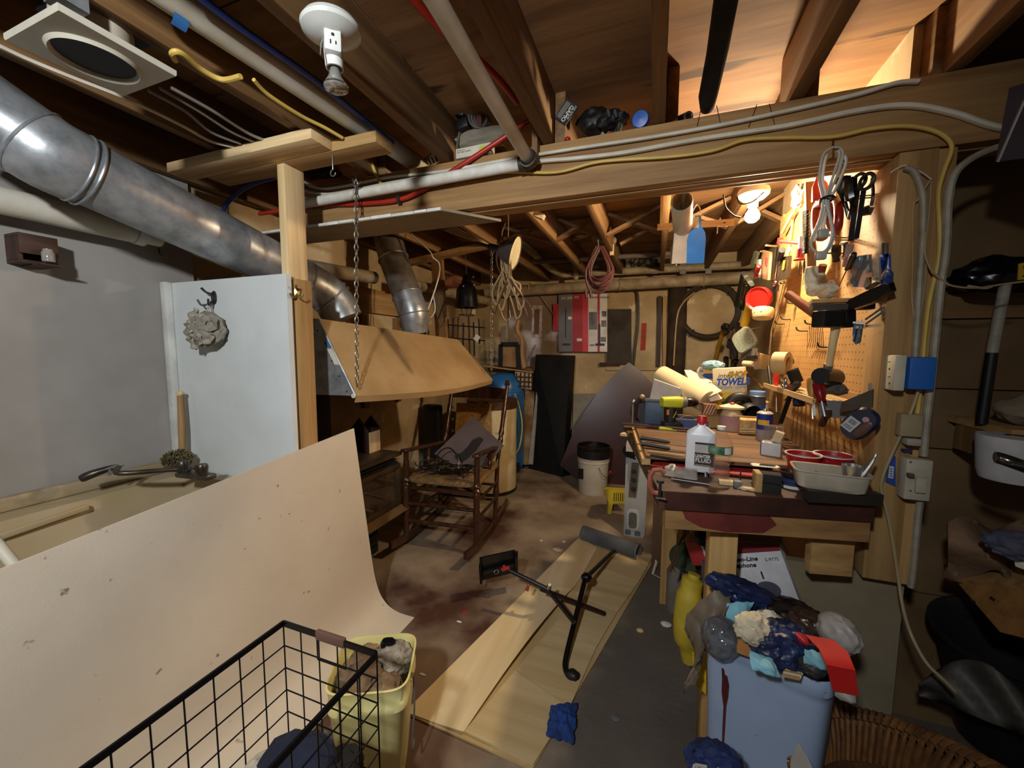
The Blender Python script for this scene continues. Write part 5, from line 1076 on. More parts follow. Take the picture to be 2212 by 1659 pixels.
t = thing('drill_bit_case', 'clear lidded plastic case with a pale front standing right of the board', 'case', q)
Mq = Matrix.Translation(q) @ Matrix.Rotation(-.35, 4, 'Z')
MB().box((.0, .02, 17*s5), (36*s5, .05, 34*s5), Mq, .003).out('case_body', mat('casewhite', 'c2c2c0', .4), t)
MB().box((-18.5*s5, .02, 18*s5), (2*s5, .045, 32*s5), Mq).out('blue_side', mat('casenavy', '2a2f60', .4), t)
MB().box((2*s5, .025, 52*s5), (34*s5, .045, 36*s5), Mq, .006).out('clear_lid', mat('lidclear', 'e0d8cc', .1, trans=.8, alpha=.35), t)
MB().box((-4*s5, .02, 48*s5), (16*s5, .03, 22*s5), Mq @ Matrix.Rotation(.3, 4, 'Y')).out('insert', CREAM, t)
# red cups, tub, tape rolls, blocks
def cup(lab, x, yb, r, h, fill):
    q = onb(x, yb, ZB); s = (q-C).dot(CF)/845; t = thing('plastic_cup', lab, 'cup', q); r *= s; h *= s
    MB().lathe([(0, .001), (r*.68, 0), (r*.92, h*.93), (r, h*.95), (r*1.03, h*.97), (r, h), (r*.93, h*.985), (r*.88, h*.85), (r*.66, .004)], q, 32).out('cup_body', REDC, t)
    MB().lathe([(r*.90, h*.97), (r*1.035, h*.965), (r*1.02, h*1.0), (r*.91, h*.99)], q, 32, caps=False).out('rim', mat('cuprim', 'd8c8c0', .4), t)
    MB().blob(q+V((0, 0, h*.82)), (r*.84, r*.84, h*.06), 5, .2, 3, 3).out('screws', mat(fill[0], fill[1], .8), t)
cup('red plastic cup of dark screws at the front of the workbench', 1731, 1040, 33, 62, ('cupfill', '3a2c22'))
cup('second red plastic cup with a grey white inside, behind the tub', 1796, 1042, 36, 62, ('cupfill2', 'a89a98'))
q = onb(1803, 1064, ZB+.031); s6 = (q-C).dot(CF)/845
t = thing('food_tub', 'translucent white plastic tub of odds and ends at the right front of the workbench', 'tub', q)
Mq = Matrix.Translation(q+V((0, .045, 0))) @ Matrix.Rotation(-.12, 4, 'Z'); fro = mat('tubm', 'c9c0ae', .35, trans=.25, alpha=.88)
MB().rrect([(56*s6, .040, 0), (60*s6, .044, .004), (66*s6, .05, 37*s6), (70*s6, .054, 39*s6), (70*s6, .054, 42*s6), (65*s6, .049, 41*s6), (58*s6, .042, .008)], Mq, 6).out('tub_body', fro, t)
MB().lathe([(.02, 0), (.024, .03), (.022, .03), (.018, .005)], q+V((.05, .04, 32*s6)), 18).out('metal_cap', STEEL, t)
MB().tube(spline([q+V((.06, .03, .03)), q+V((.085, .03, .08)), q+V((.095, .03, .11))]), [.004, .006, .007, .007, .006, .006, .005, .005, .004, .004, .004, .003, .003][:13], 8).out('scraper', STEEL, t)
MB().blob(q+V((-.02, .045, .02)), (.04, .03, .02), 3, .3, 3, 3).out('contents', DARKW['x'], t)
q = onb(1717, 1056, ZB); s7 = (q-C).dot(CF)/845
t = thing('tape_roll', 'blue rolls of tape stacked flat below the red cup', 'tape', q)
for k, (c_, z0) in enumerate(((WHT, 0), (mat('tapenavy', '2a3360', .5), 7.5), (mat('tapenavy', '2a3360', .5), 14))):
    MB().lathe([(15*s7, z0*s7), (29*s7, z0*s7), (29*s7, (z0+6)*s7), (15*s7, (z0+6)*s7)], q+V((0, .03, 0)), 28).out('tape_ring', c_, t)
MB().lathe([(8*s7, 22*s7), (20*s7, 24*s7), (23*s7, 34*s7), (21*s7, 34*s7), (17*s7, 26*s7), (0, 25*s7)], q+V((-.003, .03, -.001)), 24).out('shallow_bowl', mat('bowlbr', '3a2418', .35), label='small dark brown bowl sitting on the blue tape rolls', cat='bowl')
q = onb(1664, 1066, ZB); s8 = (q-C).dot(CF)/845
t = thing('black_block', 'pair of charcoal abrasive blocks stacked by the bench front edge', 'block', q)
for k in range(2): MB().box((0, .02, (10+21*k)*s8), (40*s8, .04, 20*s8), Matrix.Translation(q) @ Matrix.Rotation(-.1, 4, 'Z'), .003).out('block', mat('charc', '201f22', .9, bump=.3), t)
single(MB().box((0, .02, 20*s8), (13*s8, .05, 42*s8), Matrix.Translation(onb(1638, 1062, ZB)), .002), 'wood_offcut', PINE['z'], 'short upright wood offcut left of the charcoal blocks', 'block')
q = onb(1652, 1006, ZB+.05)
t = thing('bit_card', 'cream card of drill bits lying on the offcut and charcoal blocks', 'card', q)
Mq = frame(q, V((1, -.05, 0)), V((.1, 1, 0)))
MB().prism([(-.036, -.02), (.03, -.02), (.04, -.006), (.036, .012), (-.03, .014), (-.04, 0)], .002, Mq).out('card', PAPER, t)
for k in range(6): MB().bar(Mq @ V((-.015+.007*k, -.01, .004)), Mq @ V((-.006+.007*k, .006, .004)), .004, .003).out('drill_bit', DSTEEL, t)
a, b = onb(1586, 990, ZB+.02), onb(1634, 1004, ZB+.02)
t = thing('screwdriver', 'screwdriver with a dark round handle pointing at the bit card', 'screwdriver', a-V((0, 0, .01)))
MB().lathe([(.008, -.02), (.013, -.01), (.013, .012), (.006, .02)], axf(a, b-a), 14).out('handle', BLKG, t); MB().tube([a, b], .003, 8).out('shaft', STEEL, t)
sb = [AZ(x, y, .94) for x, y in ((1405, 1005), (1720, 1040), (1720, 1020), (1415, 998))]
single(MB().slab(bpoly(sb, .937), .006), 'red_strip', mat('redstrip', 'b03028', .5), 'long flat red plastic strip lying under the bottles on the bench', 'strip')
# C clamp
q = AY(1418, 1040, FL.y-.02); s9 = (q-C).dot(CF)/845
t = thing('c_clamp', 'rusty red C clamp gripping the left front corner of the workbench', 'clamp', q-V((0, 0, .03)))
clm = mat('clampred', '94503c', .6, col2='7a3a2a')
MB().tube([q+V((x*s9, 0, y*s9)) for x, y in ((17, 20), (8, 27), (-6, 25), (-13, 12), (-13, -12), (-6, -25), (4, -26))], .0075, 8).out('frame', clm, t)
MB().tube([q+V((8*s9, 0, -36*s9)), q+V((8*s9, 0, -2*s9))], .004, 8).out('screw', DSTEEL, t); MB().lathe([(.010, 0), (.010, .008)], q+V((8*s9, 0, -2*s9)), 12).out('pad', DSTEEL, t); MB().bar(q+V((0*s9, 0, -36*s9)), q+V((20*s9, -.01, -34*s9)), .004, .004).out('tommy_bar', STEEL, t)
# loose tools
def rod(name, lab, cat, pts, r, m, Y=None, **k): return single(MB().tube(pts, r, 8), name, m, lab, cat, **k)
rod('hex_key', 'thin chrome rod standing crooked in front of the fluid bottle', 'rod', [AY(1489, 1050, 1.38), AY(1503, 972, 1.46)], .0032, CHROME)
rod('steel_rod', 'chrome rod lying flat along the bench front', 'rod', [onb(1450, 1034, .94), onb(1534, 1047, .94)], .0028, DSTEEL)
t = thing('ring_spanner', 'dark ring spanner leaning on the water bottle', 'spanner', AY(1527, 1052, 1.39))
MB().bar(AY(1526, 1040, 1.39), AY(1524, 985, 1.43), .010, .004, bev=.001).out('shank', DSTEEL, t); MB().torus(axf(AY(1528, 1046, 1.385), (.1, -1, .2)), .012, .005, 18).out('ring', DSTEEL, t)
rod('nail_punch', 'thin black rod upright at the bench front beside the charcoal blocks', 'rod', [AY(1598, 1066, 1.36), AY(1600, 1020, 1.36)], .0022, INK)
for k, (p, q_) in enumerate((((1384, 945), (1500, 963)), ((1386, 958), (1500, 978)))):
    a, b = onb(*p, ZP+.014), onb(*q_, ZP+.006)
    t = thing('wood_chisel', ('upper' if k == 0 else 'lower')+' of two long dark handled chisels on the raised board', 'chisel', a-V((0, 0, .012)))
    MB().tube([a, a.lerp(b, .08), a.lerp(b, .5), a.lerp(b, .56)], [.012, .009, .008, .006], 10).out('handle', mat('hdark', '2a1d14', .5), t); MB().bar(a.lerp(b, .55), b, .010, .003).out('blade', STEEL, t)
for k, (p, q_, l) in enumerate((((1400, 975), (1478, 985), 'loose wooden dowel stick at the front of the raised board'), ((1405, 982), (1480, 993), 'second loose wooden stick on the raised board front edge'))):
    single(MB().bar(onb(*p, ZP+.004), onb(*q_, ZP+.004), .012, .006), 'wood_stick', DARKW['x'] if k else PINE['x'], l, 'stick')
single(MB().bar(onb(1344, 915, ZP+.012), onb(1540, 932, ZP+.012), .03, .008), 'thin_board', DARKW['x'], 'long thin dark board lying across the back of the bench', 'board')
single(MB().bar(onb(1343, 937, ZB-.02), onb(1374, 941, ZB-.02), .05, .012), 'pale_board', PALE['x'], 'pale board end sticking out left of the bench', 'board')
q = onb(1470, 1028, .937); s10 = (q-C).dot(CF)/845
t = thing('blister_tray', 'clear plastic blister tray lying in front of the fluid bottle', 'tray', q)
MB().rrect([(34*s10, .024, 0), (32*s10, .022, 16*s10), (0.001, .0005, 16*s10)], Matrix.Translation(q) @ Matrix.Rotation(-.15, 4, 'Z'), 6).out('tray', mat('blister', 'd8cfc2', .15, trans=.5, alpha=.5), t)
MB().tube(spline([q+V((-.04, 0, .022)), q+V((-.03, .012, .03)), q+V((-.02, .0, .032)), q+V((-.025, -.02, .02))]), .004, 6).out('plastic_strap', WHTP, t)
single(MB().bx(onb(1572, 1046, ZB)-V((.025, .012, 0)), onb(1572, 1046, ZB)+V((.02, .012, .012))), 'pale_block', PALE['x'], 'small pale wood block in front of the water bottle', 'block')
single(MB().bx(onb(1592, 1052, ZB)-V((.01, .01, 0)), onb(1592, 1052, ZB)+V((.012, .01, .02)), .002), 'steel_nut', GRAYP, 'small grey metal cube beside the pale block', 'block')
single(MB().blob(onb(1618, 1056, ZB+.004), (.025, .012, .005), 4, .5, 4, 3), 'wood_shavings', CREAM, 'little heap of curled shavings near the charcoal blocks', 'shavings', kind='stuff')
# hand drill / vise at the left rear
q = AY(1383, 900, 2.15)
t = thing('hand_drill', 'old dark iron hand drill clamped at the rear left of the bench', 'drill', q-V((0, 0, .06)))
MB().torus(axf(q+V((.005, 0, .03)), (.2, -1, 0)), .05, .008, 24).out('gear_wheel', DSTEEL, t)
MB().tube(spline([AY(1372, 905, 2.12), AY(1374, 880, 2.12), AY(1382, 862, 2.12), AY(1388, 858, 2.12)]), .010, 8).out('crank', mat('irondk', '2a211c', .5), t)
MB().blob(AY(1387, 857, 2.1), (.014, .014, .014), 1, .1, 2, 2).out('knob', mat('knobw', '9a835c', .4), t)
MB().bar(AY(1389, 916, 2.13), AY(1386, 870, 2.13), .03, .03).out('frame', mat('irondk', '2a211c'), t)
MB().tube([AY(1367, 916, 2.1), AY(1368, 868, 2.1)], .005, 8).out('spindle', STEEL, t); MB().blob(AY(1368, 868, 2.1), (.011, .011, .014), 1, .1, 2, 2).out('spindle_knob', STEEL, t)
# ------------------------------------------------------------ under and beside the bench
q = AY(1640, 1260, 1.62)
t, M, w_, h_ = card_box('telephone_carton', 'white telephone carton with a red lid edge under the workbench', 1602, 1196, 1735, 1320, 1.47, .18, mat('telw', 'cfcdd0', .6))
MB().box((w_/2, h_+.001, -.09), (w_*1.005, .004, .182), M).out('red_lid', mat('telred', '7e2228', .6), t)
MB().box((w_/2, h_*.975, .0006), (w_, h_*.05, .001), M).out('red_edge', mat('telred', '7e2228'), t)
text("el Two-Line\nTelephone", M @ Matrix.Translation((w_*.03, h_*.82, .001)), h_*.1, INK, t, bold=.0006, shear=.25); text('2-9775', M @ Matrix.Translation((w_*.70, h_*.80, .001)), h_*.07, INK, t)
MB().lathe([(w_*.20, 0), (w_*.17, .0006), (0, .0008)], M @ Matrix.Translation((w_*.58, h_*.34, .0006)), 24, 1, .8).out('phone_print', mat('phoneprint', '4a4a5a', .6), t); MB().box((w_*.57, h_*.58, .001), (.005, h_*.12, .001), M).out('antenna_print', DGRAY, t)
q = AY(1518, 1195, 1.6)
t, M, w_, h_ = card_box('red_carton', 'red carton with a white spine left of the bench leg', 1497, 1176, 1532, 1222, 1.62, .06, mat('redcart', '9c2228', .6))
MB().box((w_*1.04, h_*.45, -.02), (.008, h_*.9, .05), M).out('white_spine', WHT, t)
t = thing('tool_pouch', 'black moulded tool case hanging under the bench top left of the leg', 'case', AY(1518, 1170, 1.6))
MB().rrect([(.03, .03, -.03), (.045, .035, -.02), (.048, .04, .015), (.035, .03, .03)], Matrix.Translation(AY(1519, 1142, 1.6)), 3).out('case_shell', BLKG, t); MB().rrect([(.03, .03, -.02), (.04, .035, .0), (.035, .03, .014)], Matrix.Translation(AY(1522, 1162, 1.6)), 3).out('case_base', BLK, t)
t = thing('wire_tangle', 'tangle of rusty wires hanging from the bench left of the black case', 'wire', AY(1470, 1225, 1.55))
random.seed(31)
for k in range(5): MB().tube(spline([AY(1484+2*k, 1120, 1.5), AY(1480+random.randint(-4, 6), 1150, 1.5), AY(1470+random.randint(-8, 8), 1180, 1.5), AY(1458+random.randint(-6, 8), 1210, 1.5), AY(1450+random.randint(-4, 10), 1235, 1.5)]), .0022, 5).out('wire', RUST, t)
t = thing('old_post', 'stained rough wooden post standing under the left end of the bench', 'post', AZ(1425, 1225))
q = AZ(1425, 1225); MB().bar(q, V((q.x-.0, q.y, .80)), .10, .07, (0, 1, 0), .004).out('timber', wood('oldpost', '6b4e30', '33241a', 'z', scale=12), t)
MB().bar(AY(1435, 1118, q.y-.05), AY(1450, 1124, q.y-.05), .006, .004).out('nail', STEEL, t)
single(MB().bx(AZ(1480, 1240)-V((.05, 0, 0)), AZ(1480, 1240)+V((.05, .05, .62)), .003), 'pine_post', PINE['z'], 'pale pine post standing just right of the stained post', 'post')
t = thing('steel_bracket', 'white bent steel bracket lying on the floor beside the stained post', 'bracket', AZ(1420, 1245))
MB().tube([AZ(1406, 1200, .06), AZ(1416, 1198, .07), AZ(1418, 1215, .05), AZ(1410, 1240, .012), AZ(1432, 1252, .010)], .009, 8, flat=.4).out('strap', WHTP, t)
# white case leaning at the bench end
a, b = AZ(1347, 1156), AZ(1392, 1163)
t = thing('plastic_case', 'tall white plastic case with rounded panels standing at the left end of the bench', 'case', (a+b)/2)
tl, tr = AY(1352, 985, a.y-.03), AY(1398, 978, b.y-.03)
u_ = (b-a).normalized(); Mw = frame(a, b-a, tl-a); w_ = (b-a).length; h_ = (tl-a).length
MB().prism([(0, 0), (w_*.92, 0), (w_, h_*.04), (w_*1.05, h_*.99), (w_*.9, h_), (.0, h_*.98)], .06, Mw @ Matrix.Translation((0, 0, -.06))).out('shell', mat('casegrey', 'b9b8b4', .45, col2='a8a6a2', scale=4), t)
MB().prism([(w_*.18, h_*.50), (w_*.55, h_*.50), (w_*.62, h_*.93), (w_*.28, h_*.93)], .004, Mw).out('control_panel', mat('ctlbrown', '6a5844', .5), t)
for k in range(3): MB().lathe([(.017, 0), (.014, .006), (0, .007)], Mw @ Matrix.Translation((w_*.40, h_*(.60+.11*k), .004)), 18).out('dial', mat('dial', '3c3228', .4), t)
MB().rrect([(w_*.30, h_*.13, 0), (w_*.30, h_*.13, .003), (w_*.26, h_*.11, .005)], Mw @ Matrix.Translation((w_*.42, h_*.22, 0)), 4).out('vent_ring', mat('ventring', 'd0cfcb', .4), t)
MB().rrect([(w_*.2, h_*.10, 0), (w_*.2, h_*.10, .007)], Mw @ Matrix.Translation((w_*.42, h_*.21, 0)), 4).out('vent_panel', mat('ventp', '75705e', .5), t)
for dx in (.2, .66): MB().box((w_*dx, h_*.05, .002), (w_*.28, h_*.06, .004), Mw).out('foot_panel', GRAYP, t)
MB().bar(Mw @ V((w_*.95, .02, -.01)), Mw @ V((w_*1.02, h_*.9, -.01)), .012, .012).out('edge_trim', mat('edgetrim', '8a8a8c', .4), t)
MB().blob((tl+tr)/2+V((-.01, 0, .02)), (.07, .035, .045), 6, .35, 2.5, 4, True).out('black_cloth', mat('clothblk', '141210', .9), label='black cloth draped on top of the tall white case', cat='cloth')
MB().slab([AY(1373, 958, 2.78), AY(1396, 965, 2.76), AY(1396, 1012, 2.74), AY(1382, 1004, 2.75), AY(1372, 988, 2.77)], .02).out('white_cloth', mat('clothw', 'b8bcc4', .9), label='white cloth hanging over the back corner of the tall case', cat='cloth')
single(MB().bx(AY(1352, 975, 2.75), AY(1370, 950, 2.9)), 'blue_tape_box', mat('tapebox', 'c5beae', .6), 'small pale carton on the floor stack behind the white case', 'carton')
q = AZ(1325, 1105)
t = thing('yellow_bracket', 'yellow slotted plastic bracket on the floor left of the white case', 'bracket', q)
Mq = frame(q+V((0, 0, .0)), CR*V((1, 1, 0)), (0, 0, 1)); yb = mat('yplas', 'c8b030', .5)
MB().prism([(-.09, .19), (-.06, .21), (.09, .20), (.09, .09), (-.02, .09), (-.03, .0), (-.06, .0), (-.055, .1)], .05, Mw*0+Mq).out('bracket_body', yb, t)
for k in range(6): MB().box((-.012+.018*k, .145, .051), (.006, .07, .003), Mq).out('slot', INK, t)
# ------------------------------------------------------------ pegboard wall and its tools
def W_(x, y, off=.0): return AX(x, y, PEGX-off)
def pegrod(p, q, m=DSTEEL, r=.003): return MB().tube([p, q], r, 6)
def peghook(lab, x, y, ln=.06, m=DSTEEL):
    p = W_(x, y, 0); return MB().tube(spline([p, p+V((-ln*.7, 0, 0)), p+V((-ln, 0, .006)), p+V((-ln-.004, 0, .018))], 4), .003, 6).out('peg_hook', m, label=lab, cat='hook')
# grey extension cord hanging on the beam end
q = AY(1795, 570, 1.36)
t = thing('extension_cord', 'long loop of grey flat extension cord hanging from the beam by a hook', 'cord', q)
gc = mat('greycordl', 'cac6ba', .45, col2='b2aea2')
lo = [[(1800, 318), (1778, 335), (1770, 385), (1778, 430), (1772, 470), (1752, 520), (1757, 540), (1775, 545), (1790, 530), (1798, 500), (1790, 460), (1784, 430), (1800, 380), (1813, 335), (1803, 318)],
      [(1806, 318), (1820, 330), (1812, 370), (1790, 425), (1792, 462), (1800, 500), (1796, 528), (1780, 548), (1762, 545)],
      [(1800, 320), (1786, 330), (1777, 385), (1783, 430), (1775, 475), (1757, 522)],
      [(1824, 335), (1828, 352), (1812, 395), (1792, 432), (1782, 470), (1778, 500)]]
for k, l in enumerate(lo): MB().tube(spline([AY(x, y, 1.375+.006*k) for x, y in l], 5), .0052, 8, flat=.7).out('cord_loop', gc, t)
MB().torus(axf(AY(1787, 430, 1.375), (0, .2, 1)), .016, .003, 16, 6).out('cable_tie', BLK, t)
MB().bar(AY(1795, 428, 1.365), AY(1806, 426, 1.365), .006, .004).out('tie_tail', BLK, t)
for x, y in ((1778, 505), (1773, 552)): MB().box((0, 0, 0), (.026, .016, .024), Matrix.Translation(AY(x, y, 1.36)), .004).out('plug_head', mat('plughead', 'b0ac9e', .4), t)
MB().tube(spline([AY(1800, 300, 1.44), AY(1800, 320, 1.38), AY(1812, 322, 1.37)]), .0025, 6).out('nail', RUST, t)
# red squeeze bottles and brown jug
t = thing('red_spout_bottle', 'red plastic spout bottle hanging at the top of the pegboard behind the cord', 'bottle', W_(1772, 420, .09))
MB().lathe([(.0, -.02), (.030, -.018), (.022, .03), (.010, .05), (.006, .06)], axf(W_(1773, 418, .09), (-.3, -.3, 1)), 18).out('bottle_body', mat('redsp', 'c83028', .4), t)
q = W_(1795, 480, .10)
t = thing('brown_jug', 'glossy red brown plastic tool handle loop hanging on the pegboard behind the cord', 'tool', q-V((0, 0, .1)))
rbr = mat('redbrown', '8a3420', .3)
MB().tube(spline([W_(1780, 435, .09), W_(1765, 450, .09), W_(1764, 500, .10), W_(1778, 510, .1), W_(1790, 470, .1), W_(1800, 435, .1)]), .016, 10).out('handle_loop', rbr, t)
MB().tube(spline([W_(1808, 432, .10), W_(1812, 455, .11), W_(1810, 490, .11), W_(1800, 505, .1), W_(1790, 480, .1)]), .012, 10).out('handle_arm', mat('redgloss', '9c2420', .25), t)
# dark pliers and snips bunch
t = thing('pliers_bunch', 'black handled snips hanging at the top right of the pegboard', 'snips', W_(1840, 470, .09))
MB().tube(spline([W_(1822, 385, .10), W_(1820, 420, .10), W_(1826, 440, .09), W_(1833, 468, .08)]), [.02, .02, .02, .018, .016, .014, .010, .008, .007, .007, .006, .006, .006, .006, .006, .006, .006, .006, .006][:19], 8).out('handle', BLKG, t)
MB().tube(spline([W_(1838, 388, .10), W_(1838, 420, .10), W_(1843, 445, .09), W_(1836, 470, .08)]), [.016]*9+[.008]*10, 8).out('handle', BLKG, t)
t = thing('scissors', 'pair of dark scissors with ring handles hanging beside the snips', 'scissors', W_(1850, 500, .08))
for x in (1855, 1872): MB().torus(axf(W_(x, 392, .09), (-1, -.5, 0)), .020, .005, 18, 6).out('finger_ring', BLK, t)
MB().bar(W_(1852, 405, .09), W_(1838, 520, .07), .014, .005).out('blade', DSTEEL, t); MB().bar(W_(1866, 408, .09), W_(1850, 515, .07), .012, .005).out('blade', DSTEEL, t)
t = thing('wall_hanger_rail', 'double dark wire tool rail sticking out of the upper pegboard', 'rail', W_(1860, 425, .03))
for dy in (-2, 3): MB().tube([W_(1838, 427+dy, .10), W_(1880, 424+dy, .0)], .0025, 6).out('wire', DSTEEL, t)
t = thing('steel_clip', 'grey metal bladed tool hanging at the far right top of the pegboard', 'tool', W_(1880, 460, .05))
MB().slab([W_(1872, 466, .05), W_(1882, 464, .05), W_(1889, 448, .05), W_(1878, 446, .05)], .012).out('blade', STEEL, t); MB().bar(W_(1872, 460, .06), W_(1866, 448, .07), .02, .012).out('grip', BLK, t)
MB().tube(spline([W_(1882, 445, .05), W_(1886, 420, .05), W_(1884, 385, .05)]), .004, 6).out('shank', DSTEEL, t)
t = thing('wire_rail', 'thin wire rail across the middle of the pegboard under the grey cord', 'rail', W_(1800, 515, .03))
for dy in (0, 5): MB().tube([W_(1803, 513+dy, .10), W_(1838, 514+dy, .0)], .0022, 6).out('wire', DSTEEL, t)
MB().tube([W_(1785, 547, .12), W_(1822, 547, .0)], .003, 6).out('peg_rod', DSTEEL, label='dark peg rod below the cord plugs holding the black screwdriver', cat='hook')
# black screwdriver, second long dark screwdriver
def screwdriver(lab, a, b, split, r, hm, sm_=STEEL, n='screwdriver'):
    t = thing(n, lab, 'screwdriver', b); m_ = a.lerp(b, split); d = b-a; L = (m_-a).length
    MB().lathe([(0, 0), (r*.8, .002), (r, L*.15), (r*.95, L*.6), (r*.7, L*.85), (r*.8, L)], axf(a, d), 14).out('handle', hm, t)
    MB().tube([m_, b], r*.22, 8).out('shaft', sm_, t); return t
screwdriver('black handled screwdriver hanging point down in the middle of the pegboard', W_(1806, 530, .06), W_(1806, 600, .02), .45, .014, BLK)
screwdriver('very long dark screwdriver slanting down right of the black one', W_(1845, 548, .07), W_(1806, 632, .02), .35, .009, BLK, DSTEEL)
t = thing('key_ring', 'small bunch of hex keys on a loop on the pegboard', 'keys', W_(1820, 555, .05))
for k in range(4): MB().tube(spline([W_(1813+4*k, 530, .05), W_(1822+3*k, 524, .05), W_(1822+2*k, 550, .05), W_(1814+3*k, 556+2*k, .05)]), .002, 6).out('key', DSTEEL, t)
t = thing('packaged_bits', 'pale crumpled packet with a pink card hanging right of the black screwdriver', 'packet', W_(1835, 590, .06))
MB().slab([W_(1822, 575, .06), W_(1833, 578, .05), W_(1845, 530, .05), W_(1832, 526, .06)], .008).out('card', mat('packcard', 'b09a92', .6), t); MB().slab([W_(1823, 572, .067), W_(1831, 574, .058), W_(1834, 556, .058), W_(1826, 554, .067)], .002).out('pink_patch', mat('pinkc', 'b8604c', .6), t)
# paint roller
q = W_(1772, 605, .13)
t = thing('paint_roller', 'fuzzy cream paint roller hanging head down under the grey cord', 'roller', W_(1772, 645, .13))
fz = mat('fuzz', 'e8dec6', .95, col2='cfc2a2', scale=60, bump=.8, bscale=120)
MB().tube(spline([W_(1757, 575, .14), W_(1754, 605, .14), W_(1760, 632, .14)], 6), [.014]+[.022]*11+[.018], 16).out('roller_sleeve', fz, t)
MB().tube(spline([W_(1768, 582, .12), W_(1775, 600, .12), W_(1778, 630, .12), W_(1790, 632, .12), W_(1797, 620, .12)], 4), [.012]*6+[.02]*8+[.018]*3, 14).out('folded_sleeve', fz, t)
MB().tube([W_(1778, 572, .12), W_(1773, 590, .12)], .012, 10).out('grip', RBR if 'RBR' in globals() else rbr, t)
MB().torus(axf(W_(1795, 615, .11), (-1, -.4, 0)), .012, .004, 14).out('end_ring', FROST, t)
# slatted rail with plane: boards, black caddy, square
t = thing('tool_shelf', 'narrow dark board shelf sticking out of the lower pegboard', 'shelf', W_(1810, 655, .08))
MB().bar(W_(1750, 653, .17), W_(1885, 648, .02), .05, .010, (0, 0, 1)).out('top_board', PINE['y'], t); MB().bar(W_(1752, 665, .17), W_(1885, 662, .02), .04, .018, (0, 0, 1)).out('lower_board', mat('dkbrd', '3a2d20', .6), t)
MB().bar(W_(1752, 649, .17), W_(1880, 645, .03), .02, .006, (0, 0, 1)).out('lit_edge', PALE['y'], t)  # cool light along the board's edge, put in as a paler strip
t = thing('black_sander', 'black boxy sanding tool under the narrow shelf', 'tool', W_(1805, 700, .10))
MB().bar(W_(1766, 689, .17), W_(1815, 690, .10), .045, .05, (0, 0, 1), .006).out('body', BLK, t); MB().bar(W_(1815, 690, .10), W_(1840, 688, .07), .05, .055, (0, 0, 1), .006).out('head', BLKG, t)
t = thing('hand_plane', 'black hand saw handle and steel square wedged right of the sander', 'saw', W_(1880, 680, .05))
MB().prism([(0, 0), (.07, .008), (.12, .03), (.115, .055), (.06, .045), (0, .03)], .02, frame(W_(1840, 672, .07), W_(1920, 655, .02)-W_(1840, 672, .07), (0, 0, 1))).out('saw_handle', BLKG, t)
for dy in (0, 10): MB().bar(W_(1870, 690+dy, .07), W_(1910, 662+dy, .03), .006, .004).out('square_bar', STEEL, t)
MB().bar(W_(1818, 698, .1), W_(1868, 696, .05), .006, .006).out('rod', STEEL, t)
MB().bar(W_(1850, 707, .08), W_(1905, 702, .03), .008, .008).out('wood_lath', PALE['y'], label='short pale lath sticking out below the black saw handle', cat='lath')
t = thing('grey_rag', 'grey blue rag hanging from the tools under the narrow shelf', 'rag', W_(1853, 742, .07))
MB().grid(lambda u, v: W_(1847+u*16-6*v, 700+44*v*(1-.3*abs(u-.6)), .07+.012*math.sin(u*9+v*2)), 10, 8, .003).out('cloth', mat('ragblu', '7d93a8', .9, col2='647a90'), t)
single(MB().tube([W_(1703, 636, .16), W_(1768, 683, .10)], .016, 14), 'wood_dowel', mat('dowel', 'a8623a', .5, col2='8f4e2c'), 'orange brown wooden handle slanting out of the pegboard', 'handle')
# bags at the right of the pegboard
t = thing('parts_bag', 'clear bag of grey parts hanging at the right edge of the pegboard', 'bag', W_(1862, 622, .05))
MB().grid(lambda u, v: W_(1841+u*42, 556+64*v-6*u*(1-v), .04+.012*math.sin(u*5)*math.sin(v*4+u*3)), 12, 10, .006).out('bag', mat('bagm', '6c747c', .25, col2='4c545c', scale=12), t)
MB().slab([W_(1873, 600, .065), W_(1886, 598, .062), W_(1886, 588, .062), W_(1873, 590, .065)], .002).out('red_label', mat('brick', '9a4a34', .7), t)
t = thing('glove_packet', 'blue plastic packet hanging right of the bag of grey parts', 'packet', W_(1915, 615, .03))
MB().grid(lambda u, v: W_(1903+u*22-4*v*(1-u), 548+66*v, .03+.01*math.sin(u*6+v*5)), 8, 10, .005).out('packet', mat('bluepk', '2c4c96', .35, col2='223a70'), t)
MB().slab([W_(1888, 605, .05), W_(1903, 610, .045), W_(1902, 556, .045), W_(1888, 560, .05)], .004).out('paper_card', mat('pkcard', '8f8676', .7), t)
for x in (1908, 1916): MB().bar(W_(x, 548, .04), W_(x, 525, .04), .006, .003).out('clip', STEEL, t)
t = thing('small_pliers', 'dark plastic pieces hanging below the glove packet', 'tool', W_(1890, 620, .04))
for a, b in (((1874, 624), (1896, 612)), ((1880, 618), (1908, 606)), ((1893, 600), (1902, 614))): MB().bar(W_(*a, .05), W_(*b, .04), .012, .006).out('piece', DSTEEL, t)
